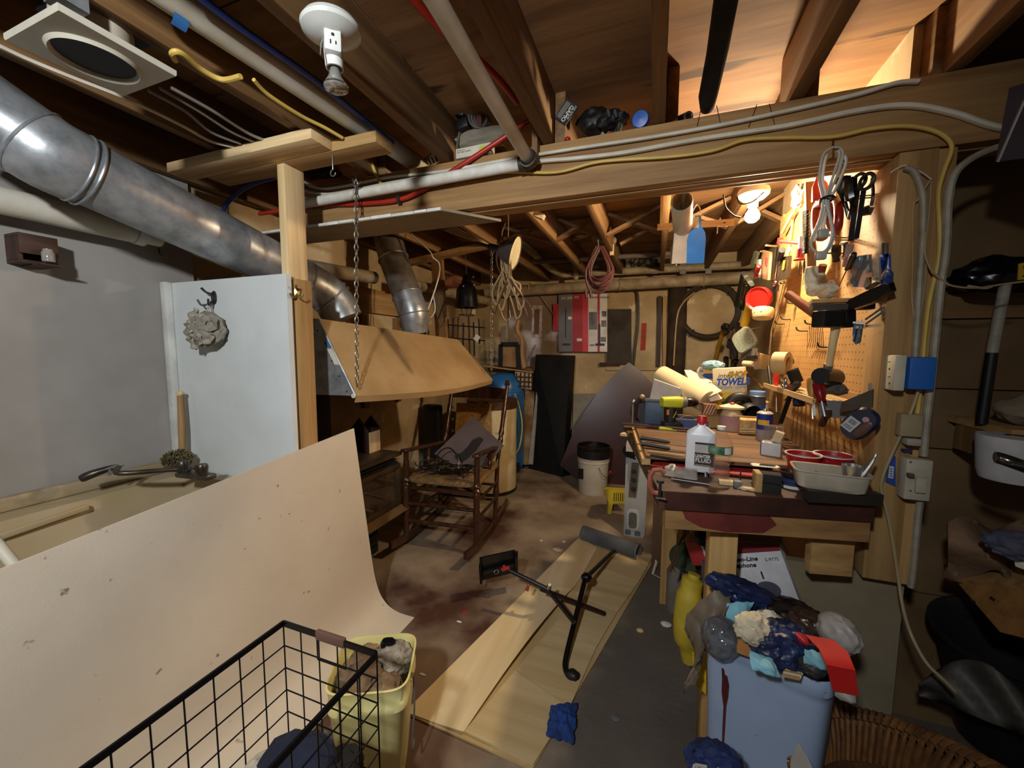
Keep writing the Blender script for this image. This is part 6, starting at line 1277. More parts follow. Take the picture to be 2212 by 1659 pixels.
# red hook bar, syringe like caulk tube and black spring
t = thing('red_clamp_bar', 'bright red plastic bar clamp across the far top of the pegboard', 'clamp', W_(1705, 525, .07))
MB().tube([W_(1684, 520, .09), W_(1695, 522, .08), W_(1731, 525, .05)], .008, 8).out('bar', RED, t); MB().bar(W_(1684, 526, .09), W_(1686, 514, .09), .02, .012).out('jaw', RED, t); MB().bar(W_(1731, 528, .05), W_(1732, 515, .05), .02, .012).out('jaw', RED, t)
t = thing('red_pump', 'white tube with a red collar hanging beside the black spring', 'pump', W_(1729, 565, .07))
MB().lathe([(.012, 0), (.012, .055)], axf(W_(1731, 541, .08), W_(1733, 510, .08)-W_(1731, 541, .08)), 14).out('white_tube', WHT, t)
MB().lathe([(.024, 0), (.026, .003), (.014, .009), (.014, .045)], axf(W_(1729, 562, .08), W_(1731, 540, .08)-W_(1729, 562, .08)), 16).out('red_collar', RED, t)
MB().tube([W_(1729, 565, .07), W_(1727, 592, .05)], .004, 8).out('tip', DSTEEL, t)
t = thing('coil_spring', 'long black coil spring hanging at the far top of the pegboard', 'spring', W_(1743, 550, .08))
a, b = W_(1741, 456, .09), W_(1741, 548, .09)
MB().tube([a.lerp(b, i/260)+V((.010*math.cos(i*.75), .016*math.sin(i*.75), 0)) for i in range(261)], .0022, 5).out('coil', BLKM, t)
for k, (x, l) in enumerate(((1740, 'long thin dark awl hanging left of the paint roller'),)):
    screwdriver(l, W_(x, 560, .05), W_(x-6, 615, .02), .5, .006, DSTEEL, DSTEEL, 'awl')
MB().bar(W_(1752, 555, .05), W_(1748, 615, .03), .02, .004).out('steel_rule', mat('rule', '8a8690', .4, .4), label='narrow grey steel rule hanging left of the paint roller', cat='ruler')
# packets row near the lamp
def pk(name, lab, quad, m, off, th=.012, cat='packet', extra=()):
    t = thing(name, lab, cat, W_(*quad[0], off)); MB().slab([W_(x, y, off) for x, y in quad], th).out('packet', m, t)
    for nm, qd, mm in extra: MB().slab([W_(x, y, off+.004+th) for x, y in qd], .002).out(nm, mm, t)
    return t
dpack = mat('dpack', '3a3026', .2, col2='241c18', scale=10)
pk('clear_packet', 'dark clear packet with a yellow insert hanging at the far pegboard', ((1684, 608), (1707, 600), (1711, 552), (1690, 556)), dpack, .05, extra=(('insert', ((1690, 584), (1694, 582), (1697, 562), (1693, 563)), YEL), ('barcode', ((1698, 548), (1709, 540), (1710, 533), (1699, 541)), WHT)))
t = thing('chrome_pump', 'chrome tube tool with a black sleeve hanging beside the dark packet', 'tool', W_(1675, 620, .07))
MB().tube([W_(1682, 532, .08), W_(1674, 612, .06)], .008, 10).out('chrome_tube', CHROME, t); MB().tube([W_(1690, 540, .08), W_(1684, 560, .07)], .014, 10).out('sleeve', BLK, t)
for x, y in ((1672, 606), (1676, 610), (1690, 611), (1673, 616)): MB().blob(W_(x, y, .07), (.01, .012, .009), x+y, .3, 3, 2).out('fitting', CHROME, t)
MB().bar(W_(1670, 622, .06), W_(1680, 622, .06), .012, .03).out('black_end', BLK, t)
pk('folded_packet', 'tan clear packet with red print hanging left of the chrome tube', ((1648, 600), (1664, 605), (1669, 545), (1651, 540)), mat('tanpk', 'b08868', .35, col2='8f6a4c', scale=10), .07, extra=(('print', ((1652, 572), (1656, 573), (1658, 556), (1654, 555)), mat('redprint', 'b04030', .6)),))
MB().tube([W_(1643, 543, .10), W_(1665, 545, .03)], .004, 6).out('peg_hook', mat('copper2', 'b08a60', .3, .6), label='coppery peg hook holding the tan packet', cat='hook')
MB().tube([W_(1655, 530, .12), W_(1684, 533, .03)], .005, 6).out('peg_hook', STEEL, label='silver peg hook above the tan packet', cat='hook')
pk('green_packet', 'grey green hardware packet hanging at the far end of the tool wall', ((1624, 572), (1634, 570), (1642, 545), (1634, 542)), mat('greenpk', '5a5e48', .5, col2='3a4030'), .10)
pk('bit_packet', 'white packet with dark print hanging under the green one', ((1636, 600), (1643, 600), (1645, 560), (1640, 560)), mat('whpk', 'b8ac92', .5), .09)
screwdriver('red and white handled screwdriver slanting at the far tool wall', W_(1640, 574, .12), W_(1612, 660, .09), .22, .012, RED)
t = thing('yellow_axe', 'yellow handled tool leaning at the far end of the tool wall', 'tool', W_(1543, 790, .08))
MB().tube([W_(1541, 792, .10), W_(1562, 714, .10)], .018, 12).out('handle', mat('torchyel', 'cfa02c', .45), t); MB().blob(W_(1566, 706, .10), (.03, .05, .03), 3, .3, 2, 3).out('head', BLK, t)
t = thing('dark_clutter', 'jumble of dark greasy tools hanging at the far corner of the tool wall', 'tools', W_(1580, 760, .08))
random.seed(44)
for k in range(12):
    x_, y_ = 1568+random.randint(0, 34), 700+random.randint(0, 80); MB().tube([W_(x_, y_, .08), W_(x_+random.randint(-8, 8), y_+random.randint(14, 34), .10)], [random.uniform(.012, .03), random.uniform(.01, .022)], 8).out('tool', (BLK, DARKW['z'], DSTEEL, mat('irondk2', '2a211c', .5))[k % 4], t)
t = thing('tool_bundle', 'dark bundle of hanging tools at the far end of the wall', 'tools', W_(1600, 660, .12))
for k in range(7): MB().tube([W_(1606+3*k, 590+4*k, .13), W_(1588+4*k, 660+2*k, .10)], [.014, .008], 7).out('tool', (BLK, DSTEEL, mat('olive', '4a4a34', .5))[k % 3], t)
for k in range(3): MB().bar(W_(1608+2*k, 605+6*k, .15), W_(1600+k, 650+5*k, .14), .006, .004).out('silver_tool', CHROME, t)
q = W_(1636, 646, .14)
t = thing('red_funnel', 'round red plastic lid on a yellow torch hanging at the far tool wall', 'torch', W_(1612, 700, .12))
fax = V((-.62, -.72, -.18))
MB().lathe([(.02, -.075), (.034, -.06), (.058, -.035), (.062, 0), (.060, .004), (.055, .001), (.05, -.004), (0, -.006)], axf(q, fax), 28).out('red_head', mat('funred', 'c22018', .35), t)
MB().tube(spline([W_(1622, 655, .12), W_(1614, 680, .12), W_(1608, 702, .12)]), [.026, .026, .025, .024, .024, .024, .024, .024, .024, .024, .024, .024, .024][:13], 14).out('yellow_handle', mat('torchyel', 'cfa02c', .45), t)
q = W_(1648, 675, .13)
t = thing('bit_holder', 'round cream wooden bit holder with holes below the red lid', 'holder', q-V((0, 0, .02)))
MB().lathe([(0, -.03), (.042, -.03), (.046, -.02), (.048, .012), (.044, .02), (0, .02)], axf(q, (.1, .2, 1)), 24).out('disc', mat('bithold', 'cdb486', .7), t)
for k in range(7): MB().lathe([(.004, 0), (.003, .003)], axf(q+V((-.045*math.cos(-.9+.35*k), -.045*math.sin(-.9+.35*k)*1, .0))+V((0, 0, -.005*(k % 2))), (-math.cos(-.9+.35*k), -math.sin(-.9+.35*k), 0)), 8).out('hole', INK, t)
q = W_(1608, 735, .15)
t = thing('sponge_pad', 'speckled grey green diamond sponge pad hanging on a copper hook', 'sponge', W_(1608, 765, .15))
sg = mat('sponge', '9aa08a', .95, col2='7a8070', scale=90, bump=.4)
Ms = frame(q, V((.65, -.75, 0)), (0, 0, 1))
MB().rrect([(.062, .062, -.012), (.066, .066, -.004), (.066, .066, .006), (.06, .06, .012)], Ms @ Matrix.Rotation(.6, 4, 'Z'), 4).out('pad', sg, t)
MB().tube([q+V((.02, 0, .06)), W_(1642, 708, .02)], .004, 6).out('hook', mat('copper2', 'b08a60'), t)
MB().grid(lambda u, v: W_(1596+40*u, 752+24*v*(1-.2*u), .12+.01*math.sin(u*7)), 8, 4, .004).out('white_cloth', mat('clothp', 'c4b8a8', .9), label='pinkish white cloth scrap behind the sponge pad', cat='cloth')
q = W_(1648, 781, .11)
t = thing('roller_frame', 'small mini roller with a square tan card beside it on a wire arm', 'roller', W_(1640, 800, .1))
MB().slab([W_(1634, 796, .10), W_(1660, 798, .06), W_(1664, 768, .06), W_(1638, 762, .10)], .008).out('tan_card', mat('tancard', 'cda76a', .7), t)
MB().bar(W_(1633, 798, .13), W_(1637, 762, .12), .02, .006).out('side_plate', mat('plategrey', '8a7a5e', .6), t)
MB().tube([W_(1607, 785, .17), W_(1630, 787, .13)], .016, 14).out('roller', CREAM, t); MB().bar(W_(1615, 773, .17), W_(1633, 772, .14), .022, .02).out('black_block', BLK, t)
MB().tube(spline([W_(1605, 793, .17), W_(1612, 805, .15), W_(1632, 822, .12), W_(1648, 840, .10)]), .006, 8).out('wire_arm', mat('bronze', '7a5a34', .5, .4), t)
q = W_(1684, 786, .10)
t = thing('tape_roll', 'cream masking tape roll hanging on a wire over the wooden rack', 'tape', W_(1684, 812, .1))
for r0, r1, l0, l1, mm in ((.028, .048, 0, .05, mat('tapecr', 'd0b27c', .6)), (.026, .0285, -.001, .051, CARD)):
    MB().lathe([(r0, l0), (r1, l0), (r1, l1), (r0, l1), (r0, l0)], axf(W_(1674, 784, .14), (.8, -.55, 0)), 30, caps=False).out('tape_ring', mm, t)
MB().tube(spline([W_(1668, 772, .15), W_(1690, 770, .1), W_(1712, 775, .03), W_(1714, 785, .01)]), .003, 6).out('wire', mat('bronze', '7a5a34'), t)
# wooden tool rack and its tools
R0, R1 = W_(1652, 839, .10), W_(1770, 874, .13); R2, R3 = W_(1885, 862, .01), W_(1690, 815, .01)
t = thing('tool_rack', 'long slotted pine tool rack fixed on the lower pegboard', 'rack', W_(1740, 860, .06))
ya, yb_, zr = 1.56, 2.2, 1.183
for k in range(7): MB().bx((PEGX-.125+.018*k, ya, zr-.004), (PEGX-.118+.018*k, yb_, zr+.004)).out('slat', PALE['y'], t)
random.seed(17)
for k in range(14): MB().bx((PEGX-.12, ya+.02+.045*k, zr-.009), (PEGX-.002, ya+.032+.045*k, zr-.0045)).out('cross_slat', PALE['x'], t)
MB().bx((PEGX-.128, ya, zr-.010), (PEGX-.122, yb_, zr+.010)).out('front_rail', PALE['y'], t); MB().bx((PEGX-.008, ya, zr-.002), (PEGX-.001, yb_, zr+.03)).out('back_rail', PINE['y'], t)
MB().bx((PEGX-.11, ya-.02, zr-.05), (PEGX-.0, ya-.014, zr+.005)).out('end_bracket', GRAYP, t)
def rk(y, o, dz=0): return V((PEGX-o, y, zr+dz))
def rkp(x, y, o): return AX(x, y, PEGX-o)
screwdriver('red and black handled screwdriver standing in the far end of the rack', rkp(1677, 788, .09), rkp(1677, 890, .09), .5, .013, RED)
screwdriver('thin black file standing at the far end of the rack', rkp(1660, 790, .10), rkp(1666, 842, .10), .9, .008, BLK, n='file')
t = thing('foam_brush', 'black foam brush leaning over the rack with its dark handle below', 'brush', rkp(1700, 900, .09))
MB().box((0, 0, 0), (.05, .02, .06), Matrix.Translation(rkp(1717, 813, .08)) @ Matrix.Rotation(-.4, 4, 'Y') @ Matrix.Rotation(.6, 4, 'Z'), .004).out('foam_head', mat('foamblk', '141312', .95, bump=.5), t)
MB().bar(rkp(1712, 840, .10), rkp(1686, 914, .10), .016, .008).out('handle', BLK, t); MB().prism([(0, 0), (.03, .0), (.02, .025)], .004, frame(rkp(1694, 865, .11), (.7, -.7, 0), (0, 0, 1))).out('fin', BLK, t)
t = thing('chrome_sockets', 'cluster of chrome sockets standing on the rack', 'sockets', rkp(1692, 836, .09))
for x, y in ((1692, 818), (1697, 822), (1691, 832), (1698, 834), (1694, 840)): MB().lathe([(.009, -.01), (.011, 0), (.008, .014)], axf(rkp(x, y, .09), (0, .2, 1)), 12).out('socket', CHROME, t)
single(MB().bar(rkp(1706, 836, .08), rkp(1718, 828, .07), .02, .016), 'red_peg', mat('redpeg', 'b04038', .5), 'small red plastic piece beside the chrome sockets', 'piece')
screwdriver('short black chisel standing before the red plastic piece', rkp(1724, 828, .1), rkp(1708, 848, .1), .8, .014, BLK, n='chisel')
t = thing('claw_hammer', 'hammer with a pale wooden handle hanging head down over the rack', 'hammer', rkp(1782, 840, .10))
MB().tube(spline([rkp(1806, 702, .11), rkp(1799, 740, .11), rkp(1791, 790, .11)]), [.012, .012, .012, .012, .012, .011, .011, .011, .010, .01, .01, .01, .01][:13], 10).out('handle', PALE['z'], t)
MB().bar(rkp(1790, 785, .11), rkp(1782, 826, .11), .022, .022, bev=.005).out('steel_neck', STEEL, t); MB().tube([rkp(1772, 812, .13), rkp(1802, 816, .07)], [.026, .030], 16).out('black_face', BLKG, t)
screwdriver('yellow handled screwdriver standing in the middle of the rack', rkp(1753, 816, .11), rkp(1756, 905, .11), .5, .015, mat('yelh', 'b08a44', .35, trans=.2))
screwdriver('clear and red handled screwdriver leaning in the middle of the rack', rkp(1766, 826, .13), rkp(1782, 900, .12), .58, .017, mat('redh', '8c1820', .25, trans=.2))
for k, (x, y0, y1, l) in enumerate(((1757, 872, 898, 'white flat blade hanging below the rack front'), (1767, 874, 892, 'thin silver blade hanging second below the rack front'), (1780, 872, 886, 'short silver tip hanging third below the rack front'))):
    MB().bar(rkp(x, y0, .12), rkp(x+2, y1, .12), .008 if k == 0 else .004, .003).out('blade_tip', STEEL if k else WHT, label=l, cat='blade')
t = thing('dark_pliers', 'dark handled pliers hanging open below the near end of the rack', 'pliers', rkp(1775, 920, .1))
MB().bar(rkp(1790, 885, .1), rkp(1774, 920, .1), .02, .012, bev=.004).out('handle', DARKW['z'], t); MB().tube([rkp(1725, 858, .1), rkp(1726, 876, .1)], .02, 10).out('knob', NAVY, t)
MB().blob(rkp(1800, 838, .07), (.03, .03, .022), 4, .3, 2, 3).out('grey_stone', mat('greyst', '5a5248', .8), label='grey rubber block lying on the rack right of the hammer', cat='block')
MB().blob(rkp(1812, 842, .06), (.022, .03, .02), 6, .3, 2, 3).out('grey_stone', mat('greyst', '5a5248'), label='second grey rubber block lying at the near end of the rack', cat='block')
t = thing('steel_hand_saw', 'dull grey saw blade held under the near end of the rack', 'saw', rkp(1840, 890, .04))
MB().slab([rkp(1815, 890, .07), rkp(1886, 880, .02), rkp(1888, 840, .02), rkp(1820, 868, .07)], .004).out('blade', mat('sawgrey', '5c5850', .4, .5), t)
MB().bar(rkp(1880, 850, .02), rkp(1880, 828, .02), .008, .003).out('clip', STEEL, t)
q = rkp(1857, 915, .06)
t = thing('tape_packet', 'dark blue oval tool package with a white label hanging under the rack', 'packet', rkp(1850, 942, .06))
Mq = frame(q, rkp(1872, 920, .045)-rkp(1842, 912, .07), (0, 0, 1)) @ Matrix.Rotation(-.45, 4, 'Z')
MB().rrect([(.032, .048, -.012), (.036, .052, 0), (.03, .046, .012)], Mq, 2.6).out('package', mat('pkgblue', '232a44', .25, col2='1a1c28'), t)
MB().box((-.012, -.012, .0132), (.03, .04, .001), Mq).out('white_label', mat('lblw', 'b8b8be', .6), t)
for k in range(5): MB().box((-.02+.004*k, -.004, .0142), (.0014+.0006*(k % 2), .014, .0006), Mq).out('bar_print', INK, t)
for k in range(3): MB().box((-.012, -.018-.004*k, .0142), (.022, .0012, .0006), Mq).out('bar_print', INK, t)
MB().lathe([(.008, 0), (.008, .001), (0, .001)], Mq @ Matrix.Translation((.005, .022, .0125)), 16).out('round_mark', mat('pinkmk', 'b08a94', .6), t)
MB().rrect([(.012, .028, .0), (.012, .028, .014), (.008, .022, .016)], Mq @ Matrix.Translation((.018, -.004, 0)), 2.4).out('grip_inset', mat('gripbr', '5a3c34', .4), t)
# vertical flexible cord strip on the pegboard far edge
MB().tube(spline([W_(1716, 455, .01), W_(1709, 500, .012), W_(1694, 600, .012), W_(1683, 650, .012), W_(1680, 672, .012), W_(1668, 710, .012), W_(1665, 735, .012), W_(1662, 765, .03)]), .006, 8, flat=.6).out('electric_cable', mat('cblcream', 'd8c08c', .5), label='cream cable running down the far edge of the pegboard', cat='cable')
MB().tube([W_(1712, 460, .03), W_(1690, 503, .03)], .008, 8).out('brace_rod', mat('dustgrey', '8a7a60', .8), label='dusty rod slanting at the top far corner of the pegboard', cat='rod')
MB().bar(AX(1748, 395, .55), AX(1752, 600, .56), .03, .02, (0, 1, 0)).out('hanger_lath', JOIST['z'], label='vertical wooden lath hanging in front of the pegboard behind the cord', cat='lath')
MB().blob(W_(1725, 425, .05), (.025, .05, .05), 9, .4, 2, 3).out('insulation_tuft', mat('insul2', '8f8268', .95, bump=.4), label='dusty grey insulation tuft at the top of the pegboard', cat='insulation')
for k, (x, y) in enumerate(((1722, 655), (1745, 715), (1695, 700), (1765, 700), (1708, 690), (1795, 750))): peghook('empty wire peg hook number '+'one two three four five six'.split()[k]+' on the bare pegboard' if False else ('empty peg hook beside the orange brown handle', 'empty peg hook under the black sander', 'empty peg hook left of the bare pegboard middle', 'empty peg hook beside the hammer handle top', 'empty peg hook near the cream cable', 'empty peg hook right of the hammer handle')[k], x, y, .04, DSTEEL)
t = thing('saw_blades', 'bunch of thin hanging wires on the bare middle of the pegboard', 'wire', W_(1760, 740, .03))
for k in range(8): MB().tube(spline([W_(1748+4*k, 703, .04), W_(1750+4*k, 730, .02), W_(1744+5*k, 752, .015)]), .0012, 5).out('wire', mat('bronze', '7a5a34'), t)
# ------------------------------------------------------------ hanging bottle shapes from a lath
lA, lB = AY(1420, 491, 2.0), AY(1586, 480, 2.0)
t = thing('yardstick', 'thin pale wooden lath hanging under the joists near the lamp', 'lath', lA); MB().bar(lA.lerp(lB, .05), V((*lA.lerp(lB, .05).xy, 2.1)), .012, .012).out('upright', PALE['z'], t); MB().bar(lA, lB, .008, .028, (0, 0, 1)).out('lath', PALE['x'], t); MB().box((0, 0, 0), (.01, .002, .004), Matrix.Translation(AY(1565, 481, 1.99))).out('print', INK, t)
MB().bar(AY(1550, 486, 2.01), AY(1549, 505, 2.01), .018, .004).out('metal_tab', STEEL, t); MB().tube([AY(1552, 488, 2.0), AY(1556, 470, 2.0)], .002, 5).out('pin', STEEL, t)
t = thing('plastic_tube', 'white plastic tube hanging upside down with a white bottle shaped board below it', 'tube', AY(1470, 572, 1.85))
ta, tb = AY(1473, 434, 1.63), AY(1474, 492, 1.86)
MB().lathe([(.034, .2), (.034, .004), (.036, 0), (.038, .004), (.038, (tb-ta).length), (.034, (tb-ta).length), (.001, (tb-ta).length-.01)], axf(ta, tb-ta), 24, caps=False).out('tube', mat('tubew', 'cfc2a6', .4), t)
MB().tube([AY(1478, 412, 1.62), AY(1474, 448, 1.70)], .010, 10).out('metal_end', STEEL, t); MB().tube([ta+V((0, .1, .03)), V((ta.x, ta.y+.1, 2.1))], .002, 5).out('hanging_wire', DSTEEL, t)
MB().prism([(-.035, 0), (.04, 0), (.042, .10), (.03, .15), (.018, .18), (-.02, .18), (-.03, .12)], .012, frame(AY(1469, 570, 1.86), (1, .1, 0), (0, 0, 1))).out('board_tag', mat('tagw', 'e8dcc0', .6), t)
MB().slab([AY(1450, 572, 1.88), AY(1462, 574, 1.86), AY(1462, 520, 1.86), AY(1452, 535, 1.88)], .008).out('dark_edge', mat('tagdk', '6a5c44', .7), t)
t = thing('bottle_tag', 'bright blue bottle shaped board hanging on a string loop', 'bottle opener', AY(1501, 570, 1.86))
MB().prism([(-.034, .002), (-.031, 0), (.031, 0), (.034, .002), (.036, .10), (.032, .125), (.018, .15), (.014, .195), (-.010, .195), (-.014, .15), (-.030, .125), (-.036, .10)], .010, frame(AY(1501, 570, 1.86), (1, .1, 0), (0, 0, 1))).out('tag', mat('tagblue', '3f94ee', .35), t)
MB().prism([(-.011, 0), (.011, 0), (.010, .045), (-.010, .045)], .012, frame(AY(1502, 492, 1.86)-V((0, 0, .004)), (1, .1, 0), (0, 0, 1))).out('white_neck', WHT, t)
MB().tube(spline([AY(1500, 478, 1.855), AY(1494, 465, 1.855), AY(1505, 442, 1.87), AY(1513, 455, 1.86), AY(1508, 478, 1.855), AY(1502, 482, 1.855)]), .002, 6).out('string_loop', CORDW, t)
# ------------------------------------------------------------ electrical things on the stud
SY = 1.438
def onS(x, y, o=0): return AY(x, y, SY-o)
creamp = mat('outletcream', 'c4bca6', .5)
def ybox(a, b, dep): return MB().bx(V((a.x, SY-dep, a.z)), V((b.x, SY, b.z)), bev=.003)
t = thing('outlet_box', 'cream outlet plate beside a bright blue taped switch box on the stud', 'outlet', onS(1955, 840))
a, b = onS(1906, 840), onS(1937, 767); MB().bx((a.x, SY-.055, a.z), (b.x-.001, SY-.0, b.z), bev=.003).out('cream_plate', creamp, t)
for k, y in enumerate((782, 797, 814, 828)): MB().box((0, 0, 0), (.002 if k % 2 else .006, .002, .006 if k % 2 else .002), Matrix.Translation(AY(1921, y, SY-.056))).out('slot', INK, t)
a, b = onS(1938, 838), onS(2002, 771); MB().bx((a.x, SY-.05, a.z), (b.x, SY, b.z), bev=.006).out('blue_cover', mat('bluecov', '1f62b4', .6, col2='1a56a0'), t)
t = thing('junction_box', 'cream junction box lid with a small white clip below it on the stud', 'box', onS(1955, 950))
a, b = onS(1931, 938), onS(1982, 893); MB().bx((a.x, SY-.03, a.z), (b.x, SY, b.z), bev=.003).out('lid', mat('jbox', '9a8a68', .6), t)
a, b = onS(1944, 957), onS(1976, 944); MB().bx((a.x, SY-.035, a.z), (b.x, SY, b.z), bev=.004).out('clip', mat('clipw', 'b0a898', .5), t)
a, b = onS(1946, 974), onS(1966, 970); MB().bx((a.x, SY-.012, a.z), (b.x, SY, b.z)).out('blue_staple', NAVY, t)
t = thing('switch_plate', 'large cream light switch plate with a blue tape label on the stud', 'switch', onS(1966, 1070))
a, b = onS(1934, 1068), onS(1998, 988); MB().bx((a.x, SY-.04, a.z), (b.x, SY, b.z), bev=.004).out('plate', creamp, t)
a, b = onS(1955, 1052), onS(1980, 1023); MB().bx((a.x, SY-.05, a.z), (b.x, SY-.041, b.z), bev=.002).out('rocker_frame', creamp, t)
MB().box((0, 0, 0), (.012, .014, .008), Matrix.Translation(AY(1967, 1026, SY-.054))).out('toggle', mat('toggle', '5a5448', .5), t)
for x, y in ((1967, 998), (1967, 1060)): MB().lathe([(.003, 0), (.002, .002)], axf(AY(x, y, SY-.041), (0, -1, 0)), 8).out('screw', STEEL, t)
sl_ = [onS(1912, 1040, .003), onS(1934, 1050, .003), onS(1934, 985, .003), onS(1922, 985, .003)]
MB().slab(sl_, .002).out('blue_tape', mat('tapeblu2', '26479a', .6), t); MB().slab([onS(1918, 1032, .006), onS(1929, 1034, .006), onS(1931, 1008, .006), onS(1921, 1006, .006)], .001).out('code_label', mat('lblw', 'b8b8be'), t)
for k in range(4): MB().box((0, 0, 0), (.005, .001, .0018), Matrix.Translation(AY(1925, 1013+5*k, SY-.0075))).out('print', INK, t)
def cab(lab, pts, r, m, o=.006, name='electric_cable', clips=(), flat=.8):
    t = MB().tube(spline([onS(x, y, o) for x, y in pts], 5), r, 8, flat=flat).out(name, m, label=lab, cat='cable')
    staples(t, [onS(x, y, o+r*.8)-t.location for x, y in clips], DKB, .016, .005); return t
wc = mat('cabwhite', '9d9686', .6, col2='857c6a', scale=20)
cab('thick white painted cable rising along the right edge of the stud', [(2200, 305), (2145, 322), (2095, 345), (2060, 380), (2047, 440), (2045, 500), (2040, 560), (2032, 610), (2025, 680), (2018, 750), (2010, 830), (2000, 910), (1994, 985)], .0115, wc, .012, clips=((2040, 442), (2024, 617), (2016, 722), (2002, 868)))
cab('lower end of the white painted cable leaving the switch plate', [(1990, 1070), (1984, 1110), (1978, 1180), (1974, 1225), (1968, 1268)], .011, wc, .012, clips=((1976, 1192),))
cab('white cable running down the middle of the stud into the blue box', [(1955, 362), (1975, 372), (1990, 410), (1994, 450), (1992, 520), (1986, 600), (1982, 680), (1978, 740), (1976, 772)], .0095, wc, .010, clips=((1992, 452), (1983, 598), (1970, 738)))
cab('thin tan wire running down the left of the stud cables', [(2010, 388), (1985, 430), (1973, 450), (1972, 560), (1970, 640), (1976, 700), (1980, 770)], .003, CORDT, .006)
cab('second thin tan wire beside the white stud cable', [(2012, 392), (2008, 450), (2000, 540), (2000, 600), (1992, 660), (1984, 740)], .0028, CORDT, .006)
cab('thin cable curving off the stud to the black bag', [(2000, 500), (1998, 545), (2010, 580), (2035, 605), (2060, 618), (2110, 622), (2160, 615), (2212, 608)], .003, CORDT, .022)
cab('pale wire tied round the top of the stud', [(1925, 372), (1945, 360), (1958, 358), (1990, 372), (2012, 388)], .002, CORDW, .012)
pts = [(1985, 840), (1972, 880), (1950, 930), (1925, 985), (1907, 1030), (1904, 1060), (1918, 1115), (1930, 1180), (1940, 1245)]
w_pts = spline([onS(x, y, .02) for x, y in pts]+[AY(1950, 1310, 1.40), AY(1968, 1370, 1.38), AY(2000, 1430, 1.33), AY(2040, 1470, 1.29), AY(2066, 1496, 1.26)], 5)
MB().tube(w_pts, .0042, 8).out('electric_cable', mat('cordtan', '9c8a68', .5), label='long tan cord curving down past the switch plate to the floor clutter', cat='cord')
# ------------------------------------------------------------ right side clutter
Y1 = 1.70
t = thing('two_tone_pole', 'white and black pole leaning on the fibreboard wall at the right edge', 'pole', AY(2125, 905, 1.5))
a, m_, b = AY(2172, 612, 1.60), AY(2143, 762, 1.60), AY(2120, 915, 1.60)
MB().tube([a, m_], .013, 12).out('white_part', mat('polew', 'a8a294', .6, col2='8a8274', scale=30), t); MB().tube([m_, b], .0135, 12).out('black_part', BLK, t)
t = thing('black_bag', 'black glossy bag with a yellow label hanging high at the right edge', 'bag', AY(2150, 628, 1.62))
MB().blob(AY(2160, 595, 1.64), (.11, .06, .055), 3, .22, 1.8, 4).out('bag_body', BLKG, t)
MB().slab([AY(2197, 605, 1.53), AY(2225, 603, 1.53), AY(2225, 565, 1.53), AY(2199, 570, 1.53)], .003).out('yellow_label', YEL, t); text('2', frame(AY(2206, 598, 1.525), (1, 0, 0), (0, 0, 1)), .045, INK, t)
MB().tube(spline([AY(2090, 618, 1.6), AY(2130, 622, 1.6), AY(2165, 610, 1.6), AY(2240, 606, 1.6)]), .004, 6).out('rim_wire', WHTP, t)
shx = AY(2122, 925, 1.5)
t = thing('wall_shelf', 'rough pine shelf box on the fibreboard wall at the right edge', 'shelf', V((1.3, 1.65, shx.z)))
z_ = AY(2130, 915, 1.60).z; x_ = AY(2126, 915, 1.60).x
MB().bx((x_, 1.50, z_-.02), (2.1, 1.76, z_)).out('shelf_board', PINE['x'], t); MB().bx((x_+.03, 1.505, z_-.075), (2.1, 1.525, z_-.022)).out('apron', PINE['x'], t); MB().bx((x_-.01, 1.51, z_-.10), (x_+.03, 1.70, z_-.022)).out('corner_block', JOIST['z'], t)
MB().blob(V((x_+.13, 1.6, z_+.045)), (.09, .05, .042), 5, .4, 2.5, 3, True).out('fleece_bundle', mat('fleece', '8a7c66', .95, bump=.6), label='fluffy grey fleece bundle lying on the rough pine shelf', cat='cloth')
q = AD(2190, 992, 1.08)
t = thing('towel_roll', 'big white paper towel roll hanging under the rough pine shelf', 'paper roll', q-V((0, 0, .06)))
MB().lathe([(.022, -.062), (.062, -.062), (.068, -.04), (.075, .055), (.074, .06), (.022, .062)], q+V((0, 0, .004)), 32, caps=False).out('roll', mat('towelw', 'c4c2c4', .85), t); MB().lathe([(.021, -.06), (.023, -.06), (.023, .0635), (.02, .0635)], q, 20, caps=False).out('core', CARD, t)
t = thing('metal_spout', 'dark shiny bent metal handle in front of the white towel roll', 'handle', AD(2180, 1000, .88))
MB().tube(spline([AD(2148, 988, .88), AD(2160, 990, .875), AD(2190, 1000, .86), AD(2240, 1018, .85)]), [.006, .011, .013, .013, .013, .013, .013, .013, .013, .013, .013, .013, .013, .013, .013, .013, .013, .013, .013][:19], 12).out('spout', mat('nickel', '6a6660', .2, .9), t)
MB().tube([AD(2186, 1003, .85), AD(2230, 1013, .84)], .003, 6).out('lever_wire', STEEL, t)
single(MB().grid(lambda u, v: AD(2048+190*u, 1245-110*v+14*math.sin(u*9+v*3)-40*v*(1-u)*.2, 1.15-.1*u+.03*math.sin(u*7+v*6)), 18, 10, .01), 'paper_bag', mat('brbag', '7d6046', .85, col2='5a4430', scale=8, bump=.4), 'crumpled brown paper bag piled on the crate at the right edge', 'bag')
single(MB().blob(AD(2205, 1180, 1.0), (.055, .04, .03), 7, .4, 2.2, 4, True), 'blue_cloth', mat('bluecl', '2f4462', .85, col2='56505c', scale=5), 'dark blue and grey cloth stuffed on top of the paper bag', 'cloth')
single(MB().slab([AD(2195, 1222, 1.0), AD(2240, 1240, .97), AD(2240, 1215, .97), AD(2192, 1208, 1.0)], .004), 'paper_corner', PAPER, 'white striped paper corner beside the blue cloth', 'paper')
t = thing('wood_crate', 'shallow pine crate tilted on a dark tub at the right edge', 'crate', AD(2160, 1370, 1.0))
